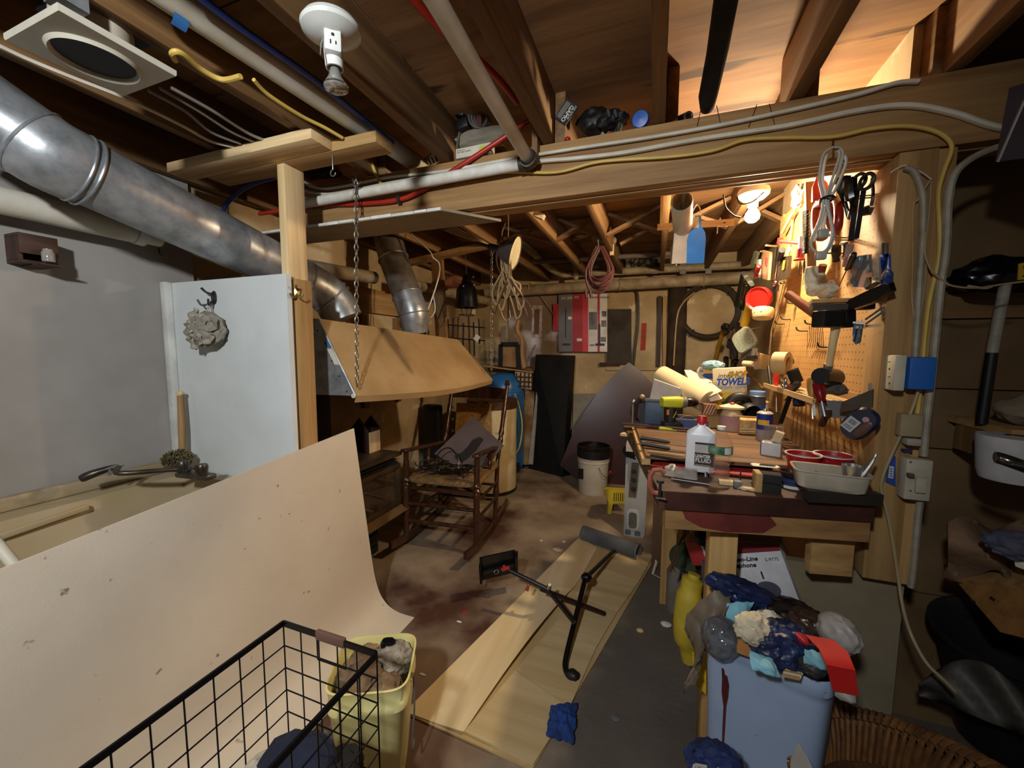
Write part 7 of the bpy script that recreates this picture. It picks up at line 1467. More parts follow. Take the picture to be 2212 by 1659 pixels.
cr = [AD(2068, 1258, 1.18), AD(2240, 1275, .98), AD(2260, 1390, .92), AD(2160, 1365, 1.02)]
MB().slab(cr, .012).out('side_panel', wood('cratew', '9a6e3c', '7a5228', 'x'), t); MB().slab([cr[0], cr[1], cr[1]+V((.05, .14, .0)), cr[0]+V((.05, .14, 0))], .01).out('top_rail', PINE['x'], t)
for p in ((2098, 1296), (2150, 1315), (2140, 1290)): MB().bar(AD(p[0], p[1], 1.06), AD(p[0]+8, p[1]+5, 1.05), .004, .004).out('nail_slot', INK, t)
t = thing('dark_tub', 'big dark plastic tub under the tilted crate', 'tub', AD(2150, 1500, 1.1))
q = AD(2185, 1400, 1.17)
MB().lathe([(.12, -.30), (.16, .02), (.175, .03), (.175, .045), (.165, .045), (.15, .02), (.12, -.25), (0, -.25)], axf(q, (-.15, -.1, 1)), 32).out('tub_body', mat('tubdk', '1c1819', .6), t)
single(MB().grid(lambda u, v: AD(1985+230*u, 1500-75*math.sin(math.pi*min(1, u*.9+.1))*(v)+90*(1-v)*u, 1.18-.2*u+.02*math.sin(9*u+5*v)), 16, 6, .006), 'plastic_sheet', mat('plsheet', '5a554e', .6, col2='3a3632'), 'crumpled grey plastic sheet on the floor under the long tan cord', 'plastic', ang=100)
# wicker basket bottom right
bc = AZ(2070, 1770, .37); 
t = thing('wicker_basket', 'large brown wicker basket at the bottom right corner', 'basket', V((bc.x, bc.y, 0)))
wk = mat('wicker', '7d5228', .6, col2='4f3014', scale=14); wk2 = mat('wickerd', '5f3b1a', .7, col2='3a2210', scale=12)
cxy = V((bc.x, bc.y, 0)); RXY = (.30, .225); ang_ = math.radians(-20)
def bk(a, k, z): 
    x, y = RXY[0]*k*math.cos(a), RXY[1]*k*math.sin(a); return cxy+V((x*math.cos(ang_)-y*math.sin(ang_), x*math.sin(ang_)+y*math.cos(ang_), z))
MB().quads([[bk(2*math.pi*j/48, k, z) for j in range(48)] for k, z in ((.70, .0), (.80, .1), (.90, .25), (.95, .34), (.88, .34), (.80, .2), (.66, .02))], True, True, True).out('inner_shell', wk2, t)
for z in range(8):
    zz_ = .05+.036*z; MB().tube([bk(2*math.pi*j/96, (.745+.22*zz_/.34*1.0)+.012*(1 if (j+z) % 2 else -1), zz_) for j in range(96)], .011, 5, closed=True).out('weave_strand', wk, t)
for j in range(110):
    a = 2*math.pi*j/110; p0, p1, p2, p3 = bk(a, .965, .325), bk(a+.05, 1.02, .362), bk(a+.13, .96, .385), bk(a+.2, .87, .372)
    o = MB().tube(spline([p0, p1, p2, p3], 3), .0058, 5).out('rim_strand', wk, t)
for j in range(100):
    a = 2*math.pi*j/100; MB().tube([bk(a+.18, .87, .372), bk(a+.24, .80, .33), bk(a+.27, .77, .28)], .0055, 5).out('inner_strand', wk, t)
MB().blob(bk(0, .05, .20), (.16, .13, .11), 4, .25, 1.6, 4).out('dark_cloth', mat('dkcl', '17110d', .95), label='dark cloth bundle lying inside the wicker basket', cat='cloth')
# white edged crate and clothes bottom centre right
q = AZ(1535, 1668, .42)
t = thing('cut_carton', 'white edged cardboard carton at the bottom edge by the blue bin', 'carton', V((q.x, q.y-.05, .25)))
cpts = [AZ(1502, 1652, .42), AZ(1590, 1668, .42), AZ(1585, 1760, .42), AZ(1480, 1740, .42)]
for i in range(4):
    a, b = cpts[i], cpts[(i+1) % 4]; MB().slab([a, b, b-V((0, 0, .16)), a-V((0, 0, .16))], .004).out('wall', mat('cartwhite', 'c9c2b8', .8), t)
for k in range(6): MB().bar(cpts[0].lerp(cpts[1], .08+.15*k)+V((0, -.003, -.006)), cpts[0].lerp(cpts[1], .16+.15*k)+V((0, -.003, -.006)), .006, .002).out('print_mark', INK, t)
MB().slab([c_-V((0, 0, .16)) for c_ in cpts], .004).out('floor_panel', CARD, t)
for sgn in (-1, 1): pass
MB().blob(AZ(1545, 1650, .40), (.05, .035, .035), 3, .45, 2.5, 4, True).out('navy_garment', NAVY, label='navy garment bunched in the white edged carton', cat='garment')
MB().blob(AZ(1518, 1636, .41), (.02, .012, .011), 6, .3, 2.5, 3, True).out('black_garment', BLK, label='small black garment edge sticking up at the carton corner', cat='garment')
wp = [AZ(1708, 1700, .40), AZ(1712, 1640, .44), AZ(1727, 1608, .47), AZ(1745, 1635, .44), AZ(1775, 1700, .40)]
MB().slab([wp[0], wp[1], wp[2], wp[3], wp[4]], .006).out('white_cloth', mat('clothgw', 'b8b0a6', .9), label='pointed white cloth standing up between the blue bin and the wicker basket', cat='cloth')
# ------------------------------------------------------------ blue bin with rubbish
ZR = .60
c00, c10, c11, c01 = AZ(1512, 1352, ZR), AZ(1800, 1493, ZR), AZ(1852, 1408, ZR), AZ(1700, 1300, ZR)
ux = (c10-c00); ux.z = 0; Wb = ux.length; ux.normalize(); uy = V((-ux.y, ux.x, 0)); Db = .205
ctr = (c00+c10)/2+uy*Db/2
t = thing('rubbish_bin', 'tall pale blue plastic rubbish bin with a dark red drip down its front', 'bin', V((ctr.x, ctr.y, 0)))
Mb_ = Matrix((ux, uy, V((0, 0, 1)))).transposed().to_4x4(); Mb_.translation = V((ctr.x, ctr.y, 0))
hx, hy = Wb/2, Db/2
binm = mat('binblue', '93a5c0', .5, col2='8797b2', scale=3, spots=('5a6478', 40, .70, .04))
MB().rrect([(hx*.80, hy*.80, 0), (hx*.81, hy*.81, .01), (hx*.965, hy*.965, ZR-.06), (hx*.97, hy*.97, ZR-.045), (hx, hy, ZR-.04), (hx, hy, ZR-.004), (hx*.985, hy*.985, ZR), (hx*.96, hy*.96, ZR-.006), (hx*.94, hy*.94, ZR-.06), (hx*.8, hy*.8, .08)], Mb_, 5, 48).out('bin_body', binm, t)
drip = [(1562, 1438), (1566, 1440), (1568, 1452), (1573, 1455), (1577, 1475), (1575, 1500), (1571, 1520), (1566, 1600), (1567, 1618), (1562, 1618), (1564, 1560), (1566, 1520), (1562, 1490), (1563, 1460)]
pn = -uy; pf = Mb_ @ V((0, -hy*.975, ZR-.15))
P_ = []
for x, y in drip:
    d = ray(x, y); nrm = (pn+V((0, 0, -.03))).normalized(); P_.append(C+d*((pf-C).dot(nrm)/d.dot(nrm))+pn*.012)
MB().slab(P_, .002).out('red_drip', mat('drip', '5a1a14', .5), t)
def br(u, v, z): return Mb_ @ V((u*hx, v*hy, ZR+z))
lb_ = mat('ltblue', '7fb2bf', .9, col2='659aa8')
rc_ = mat('redcardb', 'b81f1c', .5)
CAMF = Matrix((CR, CF, CU)).transposed().to_4x4()
def bpx(name, lab, x, y, D, rx, rz, m, ry=.05, seed=1, amp=.35, fr_=2.2, rot=0, sub=4):
    k = D/845; MB().blob(AD(x, y, D), (rx*k, ry, rz*k), seed, amp, fr_, sub, True, CAMF @ Matrix.Rotation(rot, 4, 'Y')).out(name, m, label=lab, cat='rubbish')
def cloth(name, lab, quad, D, m, n=12, amp=.006, sd=0, th=.0025, dD=(0, 0, 0, 0)):
    P = [AD(x, y, D+d) for (x, y), d in zip(quad, dD)]
    def fn(u, v):
        p = P[0].lerp(P[1], u).lerp(P[3].lerp(P[2], u), v); e = math.sin(math.pi*u)*math.sin(math.pi*v)
        return p-CF*(e*.02+amp*noise.noise(V((u*4+sd, v*4, sd))))+CU*(amp*.6*noise.noise(V((u*5, v*3+sd, 2))))
    return MB().grid(fn, n, n, th).out(name, m, label=lab, cat='rubbish', ang=70)
MB().rrect([(hx*.93, hy*.93, ZR-.05), (hx*.5, hy*.5, ZR+.005), (.002, .002, ZR+.015)], Mb_, 5, 40).out('black_bag', mat('dkpl', '1e1716', .35), label='dark bin liner full of rubbish filling the blue bin', cat='rubbish')
wbg = mat('whbag', 'b0a8a0', .5); nv2 = mat('navybag', '202c52', .45, col2='141c3a', scale=14)
bpx('black_bag', 'black brown plastic bag heaped at the back of the rubbish bin', 1715, 1342, 1.06, 62, 36, mat('dkpl', '1e1716'), .06, 3, rot=.35)
bpx('brown_bag', 'dark brown plastic wrap at the right rear of the bin', 1752, 1352, 1.0, 42, 26, mat('brpl', '3a2a20', .3), .04, 5, rot=.4)
bpx('navy_bag', 'twisted navy bag end at the back of the rubbish bin', 1610, 1282, 1.10, 66, 20, nv2, .035, 7, .6, 3, rot=.38)
cloth('blue_towel', 'light blue towel at the back left of the bin', ((1570, 1302), (1628, 1300), (1600, 1348), (1562, 1362)), 1.04, lb_, sd=3)
bpx('clear_bag', 'shiny clear plastic bag at the left end of the bin', 1557, 1376, 1.0, 34, 38, mat('clbag', '6c6e72', .08, col2='3c3e40', scale=20, spec=.9, alpha=.6), .035, 9, .3, 1.7)
single(MB().slab([AD(1591, 1410, .955), AD(1633, 1426, .945), AD(1630, 1352, .99), AD(1590, 1328, 1.0)], .004), 'cardboard_flap', mat('cardflap', 'a8713a', .8), 'brown cardboard flap standing at the front of the bin', 'rubbish')
cloth('striped_wrap', 'brown and cream wrapper on top of the black bag', ((1628, 1318), (1668, 1318), (1712, 1356), (1668, 1352)), .985, mat('strw', '8a765a', .7, col2='d8cdb0', scale=16, spread=(.45, .5)), sd=9)
bpx('navy_bag', 'crumpled navy plastic bag in the middle of the rubbish bin', 1690, 1394, .93, 52, 40, nv2, .045, 11, .4, 2.4, sub=5)
bpx('paper_wad', 'cream crumpled paper wad on top of the rubbish', 1626, 1357, .945, 31, 27, mat('wad', 'd8cdb2', .9, col2='b8ab8e'), .03, 13, .35, 2.2)
cloth('blue_towel', 'light blue towel hanging over the front rim of the bin', ((1618, 1408), (1668, 1424), (1684, 1462), (1624, 1444)), .90, lb_, sd=5, dD=(0, -.01, -.035, -.02))
cloth('blue_towel', 'light blue towel scrap left of the red card in the bin', ((1738, 1402), (1776, 1412), (1788, 1452), (1736, 1432)), .865, lb_, sd=6)
bpx('white_bag', 'white plastic bag bulging over the right end of the bin', 1812, 1368, .93, 30, 36, wbg, .04, 15, .3, 1.8, rot=-.4)
bpx('dark_wrap', 'dark wrapper beside the red card in the bin', 1752, 1436, .875, 24, 18, DGRAY, .025, 17)
cloth('white_bag', 'white plastic bag tail hanging below the red card outside the bin', ((1796, 1470), (1846, 1490), (1842, 1518), (1806, 1505)), .80, wbg, sd=8)
RR = [[(1738, 1372), (1800, 1384)], [(1768, 1402), (1832, 1412)], [(1784, 1436), (1846, 1448)], [(1798, 1490), (1853, 1502)]]
def redc(u, v):
    k = min(2, int(v*3)); f = v*3-k; a = V((*RR[k][0], 0)).lerp(V((*RR[k][1], 0)), u); b = V((*RR[k+1][0], 0)).lerp(V((*RR[k+1][1], 0)), u); p = a.lerp(b, f)
    return AD(p.x, p.y, .865-.085*min(1, v*1.6)-.0*u)
MB().grid(redc, 6, 9, .002).out('red_card', rc_, label='long bright red card folded over the right end of the bin', cat='rubbish')
cloth('red_scrap', 'small red scrap of card by the navy bag in the bin', ((1716, 1364), (1738, 1372), (1746, 1392), (1722, 1386)), .90, rc_, 6, .002)
t2 = thing('corrugated_scrap', 'corrugated cardboard scrap with pale ridges on the front rim of the bin', 'rubbish', br(.45, -.95, .0))
for k in range(6): MB().bar(AD(1690+2*k, 1458-4*k, .872+.006*k), AD(1728+2*k, 1466-4*k, .862+.006*k), .004, .006).out('ridge', PAPER if k % 2 else CARD, t2)
# grey bag draped over left end + things left of the bin
grb = mat('greybag', '7d6c58', .6, col2='5f5244', scale=5, bump=.25)
q = AZ(1530, 1300, .62)
t = thing('plastic_sack', 'wrinkled grey brown plastic sack draped over the left end of the bin', 'sack', q-V((0, 0, .3)))
LP = [[(1585, 1285), (1545, 1280), (1512, 1300), (1490, 1330), (1478, 1360)], [(1580, 1300), (1550, 1305), (1525, 1330), (1508, 1355), (1490, 1380)], [(1565, 1330), (1545, 1340), (1532, 1365), (1518, 1390), (1500, 1400)], [(1530, 1360), (1522, 1375), (1520, 1400), (1512, 1430), (1495, 1440)], [(1522, 1400), (1518, 1410), (1512, 1430), (1505, 1460), (1485, 1470)], [(1518, 1412), (1512, 1425), (1503, 1450), (1492, 1475), (1480, 1490)], [(1505, 1430), (1500, 1445), (1494, 1470), (1486, 1490), (1480, 1500)]]
bm = MB()
def sackp(i, j): x, y = LP[i][j]; return AD(x, y, 1.06-.02*math.sin(i*1.3+j*2.1)-.03*(i >= 2)+.03*(i == 0)+.01*(j == 4))
bm.grid(lambda u, v: sackp(min(6, round(u*6)), min(4, round(v*4))), 6, 4, .004)
bmesh.ops.subdivide_edges(bm.bm, edges=bm.bm.edges[:], cuts=2, use_grid_fill=True, smooth=.8)
for v in bm.bm.verts: v.co += V([noise.noise(v.co*22+V((k*9, 0, 0))) for k in range(3)])*.008
bm.out('sack_skin', grb, t, ang=80)
MB().blob(AD(1512, 1368, 1.10), (.012, .006, .016), 2, .4, 3, 2).out('green_print', mat('grnprint', '24483c', .6), t)
t = thing('yellow_bottle', 'yellow plastic jug standing between the sack and the stained post', 'jug', AZ(1490, 1400, .25))
yj = mat('yjug', 'b09a2c', .5, col2='8a7820', scale=5)
MB().tube(spline([AD(1492, 1425, 1.36), AD(1482, 1370, 1.36), AD(1484, 1320, 1.36), AD(1494, 1265, 1.36), AD(1500, 1240, 1.36)], 5), [.03]*4+[.042]*10+[.035]*4+[.02]*3, 14).out('jug_body', yj, t)
t = thing('grey_jug', 'grey plastic jug behind the yellow one under the bench', 'jug', AZ(1470, 1320, .2))
MB().rrect([(.05, .05, -.12), (.055, .055, -.1), (.055, .055, .05), (.03, .03, .10), (.015, .015, .12)], Matrix.Translation(AD(1468, 1262, 1.75)), 3).out('jug_body', mat('jugrey', '6e665e', .5, alpha=1), t); MB().tube(spline([AD(1462, 1215, 1.72), AD(1468, 1225, 1.70), AD(1462, 1250, 1.70)]), .012, 8).out('handle', mat('jugrey', '6e665e'), t)
single(MB().lathe([(.06, 0), (.075, .008), (.07, .016), (.02, .02), (0, .02)], axf(AD(1485, 1205, 1.72), (-.2, -.5, 1)), 22), 'round_cover', mat('grnlid', '2c3a28', .5), 'dark green round lid lying on the grey jug', 'lid')
t = thing('plastic_plate', 'upright grey plastic panel with an oval slot beside the bench leg', 'panel', AZ(1528, 1330, .3))
Mq = frame(AD(1512, 1290, 1.40), CR*V((1, 1, 0)), (0, 0, 1)); MB().prism([(0, 0), (.05, 0), (.05, .13), (.0, .14)], .012, Mq).out('panel', mat('pangrey', '55534f', .5), t); MB().rrect([(.010, .045, .0125), (.010, .045, .014), (.008, .043, .014)], Mq @ Matrix.Translation((.022, .055, 0)), 3).out('slot_rim', mat('panrim', '7a7874', .4), t); MB().rrect([(.007, .041, .013), (.007, .041, .0155)], Mq @ Matrix.Translation((.022, .055, 0)), 3).out('slot', INK, t)
t = thing('snack_packet', 'yellow candy packet with brown print wedged behind the bin', 'packet', AD(1508, 1480, 1.22))
MB().slab([AD(1500, 1468, 1.18), AD(1524, 1490, 1.17), AD(1524, 1412, 1.17), AD(1494, 1408, 1.18)], .02).out('packet', mat('snacky', 'c8a01c', .4), t)
Mq = frame(AD(1503, 1446, 1.165), AD(1524, 1452, 1.155)-AD(1503, 1446, 1.165), (0, 0, 1)); text('M\nM ut', Mq, .022, mat('snackbr', '3a1c10', .6), t, bold=.001)
MB().slab([AD(1508, 1470, 1.165), AD(1520, 1478, 1.16), AD(1520, 1460, 1.16), AD(1508, 1455, 1.165)], .002).out('brown_print', mat('snackbr', '3a1c10'), t)
# ------------------------------------------------------------ floor things
cardm = wood('floorcard', 'c8ac7a', 'a88a58', 'y', rough=.75, scale=9, var=.04, spots=('8a6636', 3, .62, .08))
pA, pB, pC, pD = AZ(875, 1540, .006), AZ(1150, 1664, .006), AZ(1418, 1200, .006), AZ(1253, 1160, .006)
t = thing('plywood_sheet', 'long thin plywood sheet lying on the concrete floor', 'board', (pA+pC)/2-V((0, 0, .003)))
MB().slab([V((p.x, p.y, .002)) for p in (pA, pB, pC, pD)], .006).out('sheet', cardm, t)
e0, e1 = AZ(1002, 1580, .02), AZ(1248, 1255, .02); f0_, f1_ = AZ(1150, 1655, .014), AZ(1410, 1205, .014)
def curl(u, v):
    a = V((pA.x, pA.y, .0085)).lerp(V((pD.x, pD.y, .0085)), u); b = e0.lerp(e1, min(1, u*1.1)) if u < .9 else e1.lerp(V((pD.x+.15, pD.y-.02, .02)), (u-.9)*8)
    p = a.lerp(b, v); p.z = .009+.085*max(0, v-.35)**1.6*math.sin(math.pi*min(1, u*1.05+.06)); return p
single(MB().grid(curl, 24, 12, .003), 'curled_veneer', wood('veneer', 'e8d2a6', 'ccae76', 'y', rough=.7, scale=9, var=.02), 'curled pale veneer sheet with a raised right edge on the floor', 'board')
cuts = [((1000, 1583), (1153, 1657)), ((1112, 1450), (1232, 1532)), ((1192, 1357), (1290, 1400)), ((1240, 1285), (1335, 1325)), ((1305, 1232), (1380, 1260)), ((1330, 1195), (1412, 1203))]
nm = ['first', 'second', 'third', 'fourth', 'fifth']
lbs = ['nearest flat board piece on the plywood, by the blue rag', 'flat board piece on the plywood under the curved stand foot', 'flat board piece on the plywood under the middle of the long pole', 'flat board piece on the plywood under the stand joint', 'farthest flat board piece on the plywood, by the ribbed hose']
for i in range(5):
    a, b = cuts[i]; c_, d_ = cuts[i+1]; q4 = [AZ(*a, .009), AZ(*b, .009), AZ(*d_, .009), AZ(*c_, .009)]; cc = sum(q4, V())/4
    q4 = [V((cc.x+(p.x-cc.x)*.975, cc.y+(p.y-cc.y)*.985, .009+.0006*i)) for p in q4]
    single(MB().slab(q4, .007), 'floor_board', wood('flb', 'd2ba8c', 'b29666', 'x', rough=.75, scale=8, var=.05), lbs[i], 'board')
# black folding stand
t = thing('folding_stand', 'black folding metal stand lying on the boards with a clamp head and red lever', 'stand', AZ(1200, 1330))
sb_ = mat('standblk', '100f10', .35, .2)
J = AZ(1264, 1250, .16); ft = AZ(1232, 1440, .03); k2 = AZ(1224, 1415, .04)
MB().tube(spline([J, J.lerp(k2, .5), k2, AZ(1222, 1445, .022), AZ(1232, 1462, .02), AZ(1245, 1455, .022)], 6), .0125, 10).out('long_leg', sb_, t)
MB().blob(AZ(1237, 1458, .022), (.03, .024, .02), 3, .15, 2, 3).out('rubber_foot', BLK, t)
MB().blob(J+V((.006, .005, .005)), (.028, .022, .024), 2, .15, 2, 3).out('joint', sb_, t)
MB().tube([J, AZ(1326, 1190, .07)], .012, 10).out('rear_leg', sb_, t)
HT = AZ(1100, 1232, .22); K = AZ(1182, 1272, .17); 
MB().tube([HT, K], .011, 10).out('head_tube', sb_, t); MB().tube([K, AZ(1241, 1345, .11)], .011, 10).out('cross_tube', sb_, t)
MB().tube([AZ(1168, 1272, .16), AZ(1306, 1326, .03)], .0115, 10).out('base_leg', mat('standbr', '2a1614', .4), t)
MB().lathe([(.008, -.02), (.012, -.01), (.012, .01), (.008, .02)], axf(AZ(1186, 1268, .19), (.3, -.5, 1)), 14).out('pivot_bolt', STEEL, t)
MB().tube([AZ(1142, 1262, .16), AZ(1138, 1276, .14)], [.006, .009], 8).out('red_knob', mat('knobred', 'b0482c', .5), t)
hd_ = [AZ(1035, 1258, .10), AZ(1112, 1240, .12), AZ(1118, 1200, .22), AZ(1048, 1212, .22)]
hcn = sum(hd_, V())/4; ex_ = (hd_[1]-hd_[0]).normalized(); Mh = frame(hcn, ex_, hd_[3]-hd_[0]); hw_, hh_ = (hd_[1]-hd_[0]).length/2, (hd_[3]-hd_[0]).length/2
MB().prism([(-hw_, -hh_), (hw_, -hh_), (hw_, hh_*.8), (hw_*.5, hh_), (-hw_*.5, hh_), (-hw_, hh_*.8)], .01, Mh @ Matrix.Translation((0, 0, -.03))).out('head_plate', sb_, t)
for sx in (-1, 1): MB().bar(Mh @ V((sx*hw_, -hh_, -.02)), Mh @ V((sx*hw_, hh_*1.05, .01)), .012, .05).out('side_flange', sb_, t)
MB().bar(Mh @ V((-hw_, hh_*.85, -.02)), Mh @ V((hw_, hh_*.85, -.02)), .012, .04).out('top_flange', sb_, t); MB().bar(Mh @ V((-hw_*.9, -hh_*.1, -.005)), Mh @ V((hw_*.9, -.0, -.005)), .02, .02).out('clamp_bar', sb_, t)
MB().torus(Mh @ Matrix.Translation((-.02, -.01, .01)), .012, .003, 14, 6).out('steel_ring', CHROME, t)
MB().bar(Mh @ V((.01, .0, .012)), Mh @ V((.05, .012, .03)), .016, .012).out('red_lever', mat('levred', 'b8343a', .4), t); MB().bar(Mh @ V((.02, -.012, .012)), Mh @ V((.024, .02, .02)), .012, .012).out('red_lever', mat('levred', 'b8343a'), t)
# ribbed clear hose
a, b = AZ(1258, 1150, .055), AZ(1378, 1192, .055)
d = (b-a); n = 150
t = thing('ribbed_hose', 'short length of grey ribbed flexible hose lying at the far end of the boards', 'hose', (a+b)/2-V((0, 0, .055)))
MB().lathe([(.043+.008*(i % 2), d.length*i/84) for i in range(85)], axf(a, d), 22, caps=False).out('ribbed_tube', mat('ribbed', '8a8c8e', .25, .35, alpha=.9), t)
MB().torus(axf(a+d*.03, d), .048, .004, 24, 6).out('cuff', STEEL, t); MB().torus(axf(b, d), .048, .005, 24, 6).out('cuff', GRAYP, t)
# blue rag and debris
rq = [AZ(1190, 1532, .01), AZ(1246, 1524, .01), AZ(1238, 1610, .01), AZ(1182, 1594, .01)]
def ragf(u, v):
    e = .05*noise.noise(V((u*4, v*4, 7))); p = rq[0].lerp(rq[1], min(1, max(0, u+e))).lerp(rq[3].lerp(rq[2], min(1, max(0, u-e))), v)
    w_ = math.sin(math.pi*u)**.5*math.sin(math.pi*v)**.5 if 0 < u < 1 and 0 < v < 1 else 0
    return V((p.x+.010*noise.noise(V((u*6, v*6, 1))), p.y+.012*noise.noise(V((u*6, v*6, 3))), .017+.02*w_+.03*w_*(.5-abs(noise.noise(V((u*4, v*4, 2)))))+.010*w_*noise.noise(V((u*11, v*11, 5)))))
single(MB().grid(ragf, 24, 28, .003), 'blue_rag', mat('ragnavy', '1c4288', .9, col2='142e60', scale=12), 'crumpled blue rag on the floor at the edge of the boards', 'rag')
debris = [('paper_scrap', 1439, 1348, (.022, .016, .008), WHTP, 'white crumpled paper scrap on the dark floor beside the yellow jug', 'scrap'), ('wood_chip', 1383, 1362, (.014, .010, .008), PALE['x'], 'small pale wood chip on the dark floor right of the boards', 'chip'), ('paper_scrap', 1330, 1550, (.014, .012, .003), GRAYP, 'grey flat flake on the floor right of the blue rag', 'scrap'),
          ('tape_disc', 1205, 1187, (.03, .02, .004), CREAM, 'round yellowish disc on the concrete left of the ribbed hose', 'disc'), ('paper_scrap', 1218, 1170, (.012, .010, .006), WHT, 'tiny white scrap beside the yellowish disc', 'scrap'), ('plastic_bit', 992, 1343, (.012, .004, .004), WHT, 'tiny white plastic bit on the floor near the yellow pail', 'bit'),
          ('red_chip', 1003, 1322, (.01, .01, .002), RED, 'tiny red chip on the floor beyond the white sheet', 'chip'), ('plastic_bit', 913, 1457, (.014, .004, .003), WHTP, 'tiny white shaving on the floor right of the yellow pail', 'bit'), ('foam_bit', 1169, 1168, (.008, .007, .005), WHT, 'tiny white crumb on the concrete left of the disc', 'bit')]
for n_, x, y, r_, m_, l_, c_ in debris: MB().blob(AZ(x, y, r_[2]*.8), r_, x, .35, 2.5, 3, True).out(n_, m_, label=l_, cat=c_)
# ------------------------------------------------------------ wire basket, yellow pail
ZK = .70
kA, kB = AZ(612, 1346, ZK), AZ(815, 1412, ZK); kx0, kx1, ky1, ky0 = kA.x, kB.x, kA.y, -.10; kz0 = .36
t = thing('wire_basket', 'black wire laundry basket with a brown leather grip in the left foreground', 'basket', ((kx0+kx1)/2, .25, kz0))
wm = mat('wire', '0d0c0e', .4, .4)
for a, b in (((kx0, ky1), (kx1, ky1)), ((kx0, ky0), (kx0, ky1)), ((kx1, ky0), (kx1, ky1)), ((kx0, ky0), (kx1, ky0))): MB().bar(V((*a, ZK)), V((*b, ZK)), .005, .013, (0, 0, 1)).out('rim_bar', wm, t)
tp_ = .02
def side(p0, p1, n, nm_='wire'):
    for i in range(n+1):
        q = p0.lerp(p1, i/n); inn = V(((kx0+kx1)/2-q.x, 0, 0)).normalized()*tp_ if abs(p0.x-p1.x) < 1e-4 else V((0, -tp_, 0)); MB().tube([q, q+V((0, 0, kz0-ZK))+inn*0], .0017, 5).out('wire', wm, t)
    for k in range(1, 7): z = ZK-(ZK-kz0)*k/6; MB().tube([V((p0.x, p0.y, z)), V((p1.x, p1.y, z))], .0017, 5).out('wire', wm, t)
side(V((kx0, ky0, ZK)), V((kx0, ky1, ZK)), 14); side(V((kx1, ky0, ZK)), V((kx1, ky1, ZK)), 14); side(V((kx0, ky1, ZK)), V((kx1, ky1, ZK)), 5); side(V((kx0, ky0, ZK)), V((kx1, ky0, ZK)), 5)
for i in range(1, 6): x = kx0+(kx1-kx0)*i/6; MB().tube([V((x, ky0, kz0)), V((x, ky1, kz0))], .0017, 5).out('wire', wm, t)
g0, g1 = kA.lerp(kB, .38), kA.lerp(kB, .68)
MB().bar(g0, g1, .011, .022, (0, 0, 1), .003).out('leather_grip', mat('leather', '6a4c3e', .6), t)
MB().tube([g0+V((0, 0, -.01)), g0+V((0, 0, -.062)), g1+V((0, 0, -.062)), g1+V((0, 0, -.01))], .0017, 5).out('grip_wire', wm, t)
for k, (x, y, r_, m_, n_, l_) in enumerate(((668, 1640, (.075, .06, .06), mat('navycl', '141a30', .9, col2='0c1020'), 'navy_garment', 'dark navy garment heaped inside the wire basket'), (585, 1655, (.045, .05, .04), mat('creamcl', 'c8bca4', .9), 'cream_cloth', 'cream cloth beside the navy garment in the wire basket'), (735, 1662, (.05, .07, .03), mat('blkcl', '14110f', .9), 'black_garment', 'black garment low in the right of the wire basket'))):
    p = AZ(x, y, kz0+r_[2]+.02); MB().blob(V((max(kx0+r_[0], min(kx1-r_[0], p.x)), p.y-.03, p.z)), r_, k+4, .3, 2.2, 4, True).out(n_, m_, label=l_, cat='garment')
# a low box under the wire basket, hidden below the frame, carries it
st_ = thing('basket_stand', 'dark box under the wire basket at the lower left edge', 'box', ((kx0+kx1)/2, .2, 0))
MB().bx((kx0+.02, ky0+.02, 0), (kx1-.02, .40, kz0-.003)).out('box_body', DGRAY, st_)
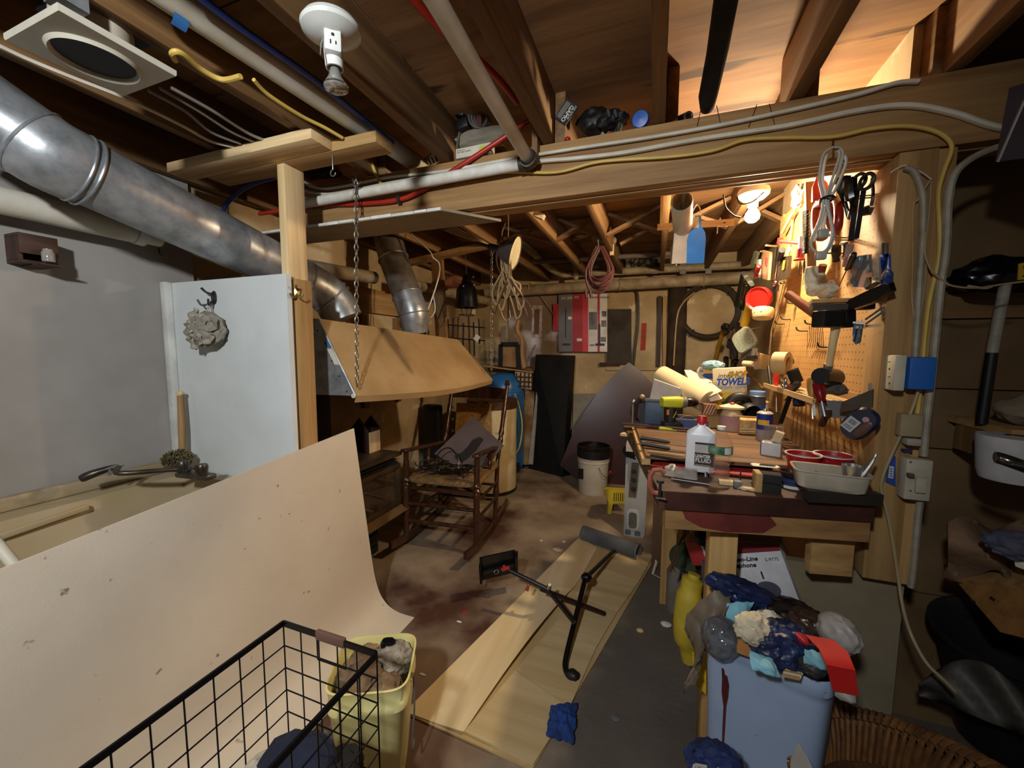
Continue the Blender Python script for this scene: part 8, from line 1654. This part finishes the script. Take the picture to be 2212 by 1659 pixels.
# yellow litter pail with rags
pq = AZ(812, 1608); pq.z = 0
ZT = .37
rim = [AZ(x, y, ZT) for x, y in ((768, 1372), (893, 1400), (868, 1478), (700, 1478))]
pc2 = V(((rim[0].x+rim[1].x+rim[2].x+rim[3].x)/4, (rim[0].y+rim[1].y+rim[2].y+rim[3].y)/4, 0))
t = thing('yellow_pail', 'pale yellow square plastic pail full of dirty rags behind the wire basket', 'pail', pc2)
Mp = Matrix.Translation(pc2) @ Matrix.Rotation(.45, 4, 'Z'); ylm = mat('pailyel', 'e4d894', .45, col2='d6c880', scale=3)
MB().rrect([(.085, .085, 0), (.09, .09, .008), (.115, .112, ZT-.08), (.119, .116, ZT-.075), (.119, .116, ZT-.055), (.116, .113, ZT-.05), (.119, .116, ZT-.006), (.122, .119, ZT), (.117, .114, ZT+.002), (.113, .110, ZT-.01), (.105, .102, ZT-.12), (.085, .085, .03)], Mp, 5, 40).out('pail_body', ylm, t)
MB().tube(spline([Mp @ V((.123, -.02, ZT-.03)), Mp @ V((.128, -.04, ZT-.12)), Mp @ V((.12, -.05, ZT-.26)), Mp @ V((.118, .0, ZT-.28))], 5), .003, 6).out('bail_wire', GRAYP, t)
MB().box((.118, -.02, ZT-.03), (.012, .02, .02), Mp, .003).out('bail_lug', ylm, t)
rg = mat('rag', '94795a', .95, col2='5e4834', scale=14, bump=.5); rg2 = mat('rag2', 'a8a090', .95, col2='6e6658', scale=14, bump=.5)
for k, (u, v, z, r_, m_, l_) in enumerate(((-.03, -.02, -.02, (.062, .055, .04), rg, 'dirty brown rag on the left in the yellow pail'), (.05, .04, -.01, (.05, .05, .035), rg2, 'dirty grey rag on the right in the yellow pail'), (-.03, .05, -.02, (.05, .045, .032), rg, 'dirty brown rag at the back of the yellow pail'), (.04, -.05, -.025, (.045, .04, .03), rg, 'dirty tan rag at the front of the yellow pail'))):
    MB().blob(Mp @ V((u, v, ZT+z-.02)), r_, k+11, .5, 2.4, 4, True).out('dirty_rag', m_, label=l_, cat='rag')
MB().rrect([(.022, .014, 0), (.024, .016, .02), (.018, .012, .028)], Mp @ Matrix.Translation((.03, .06, ZT-.005)), 3).out('black_stopper', BLKG, label='small black cap lying on the rags in the yellow pail', cat='cap')
single(MB().blob(AZ(745, 1600, .03), (.07, .05, .03), 8, .4, 2.4, 4, True), 'plastic_wrap', mat('wrapdk', '4a4240', .2, col2='2e2826', spec=.9), 'crinkled dark plastic wrap on the floor beside the yellow pail', 'wrap')
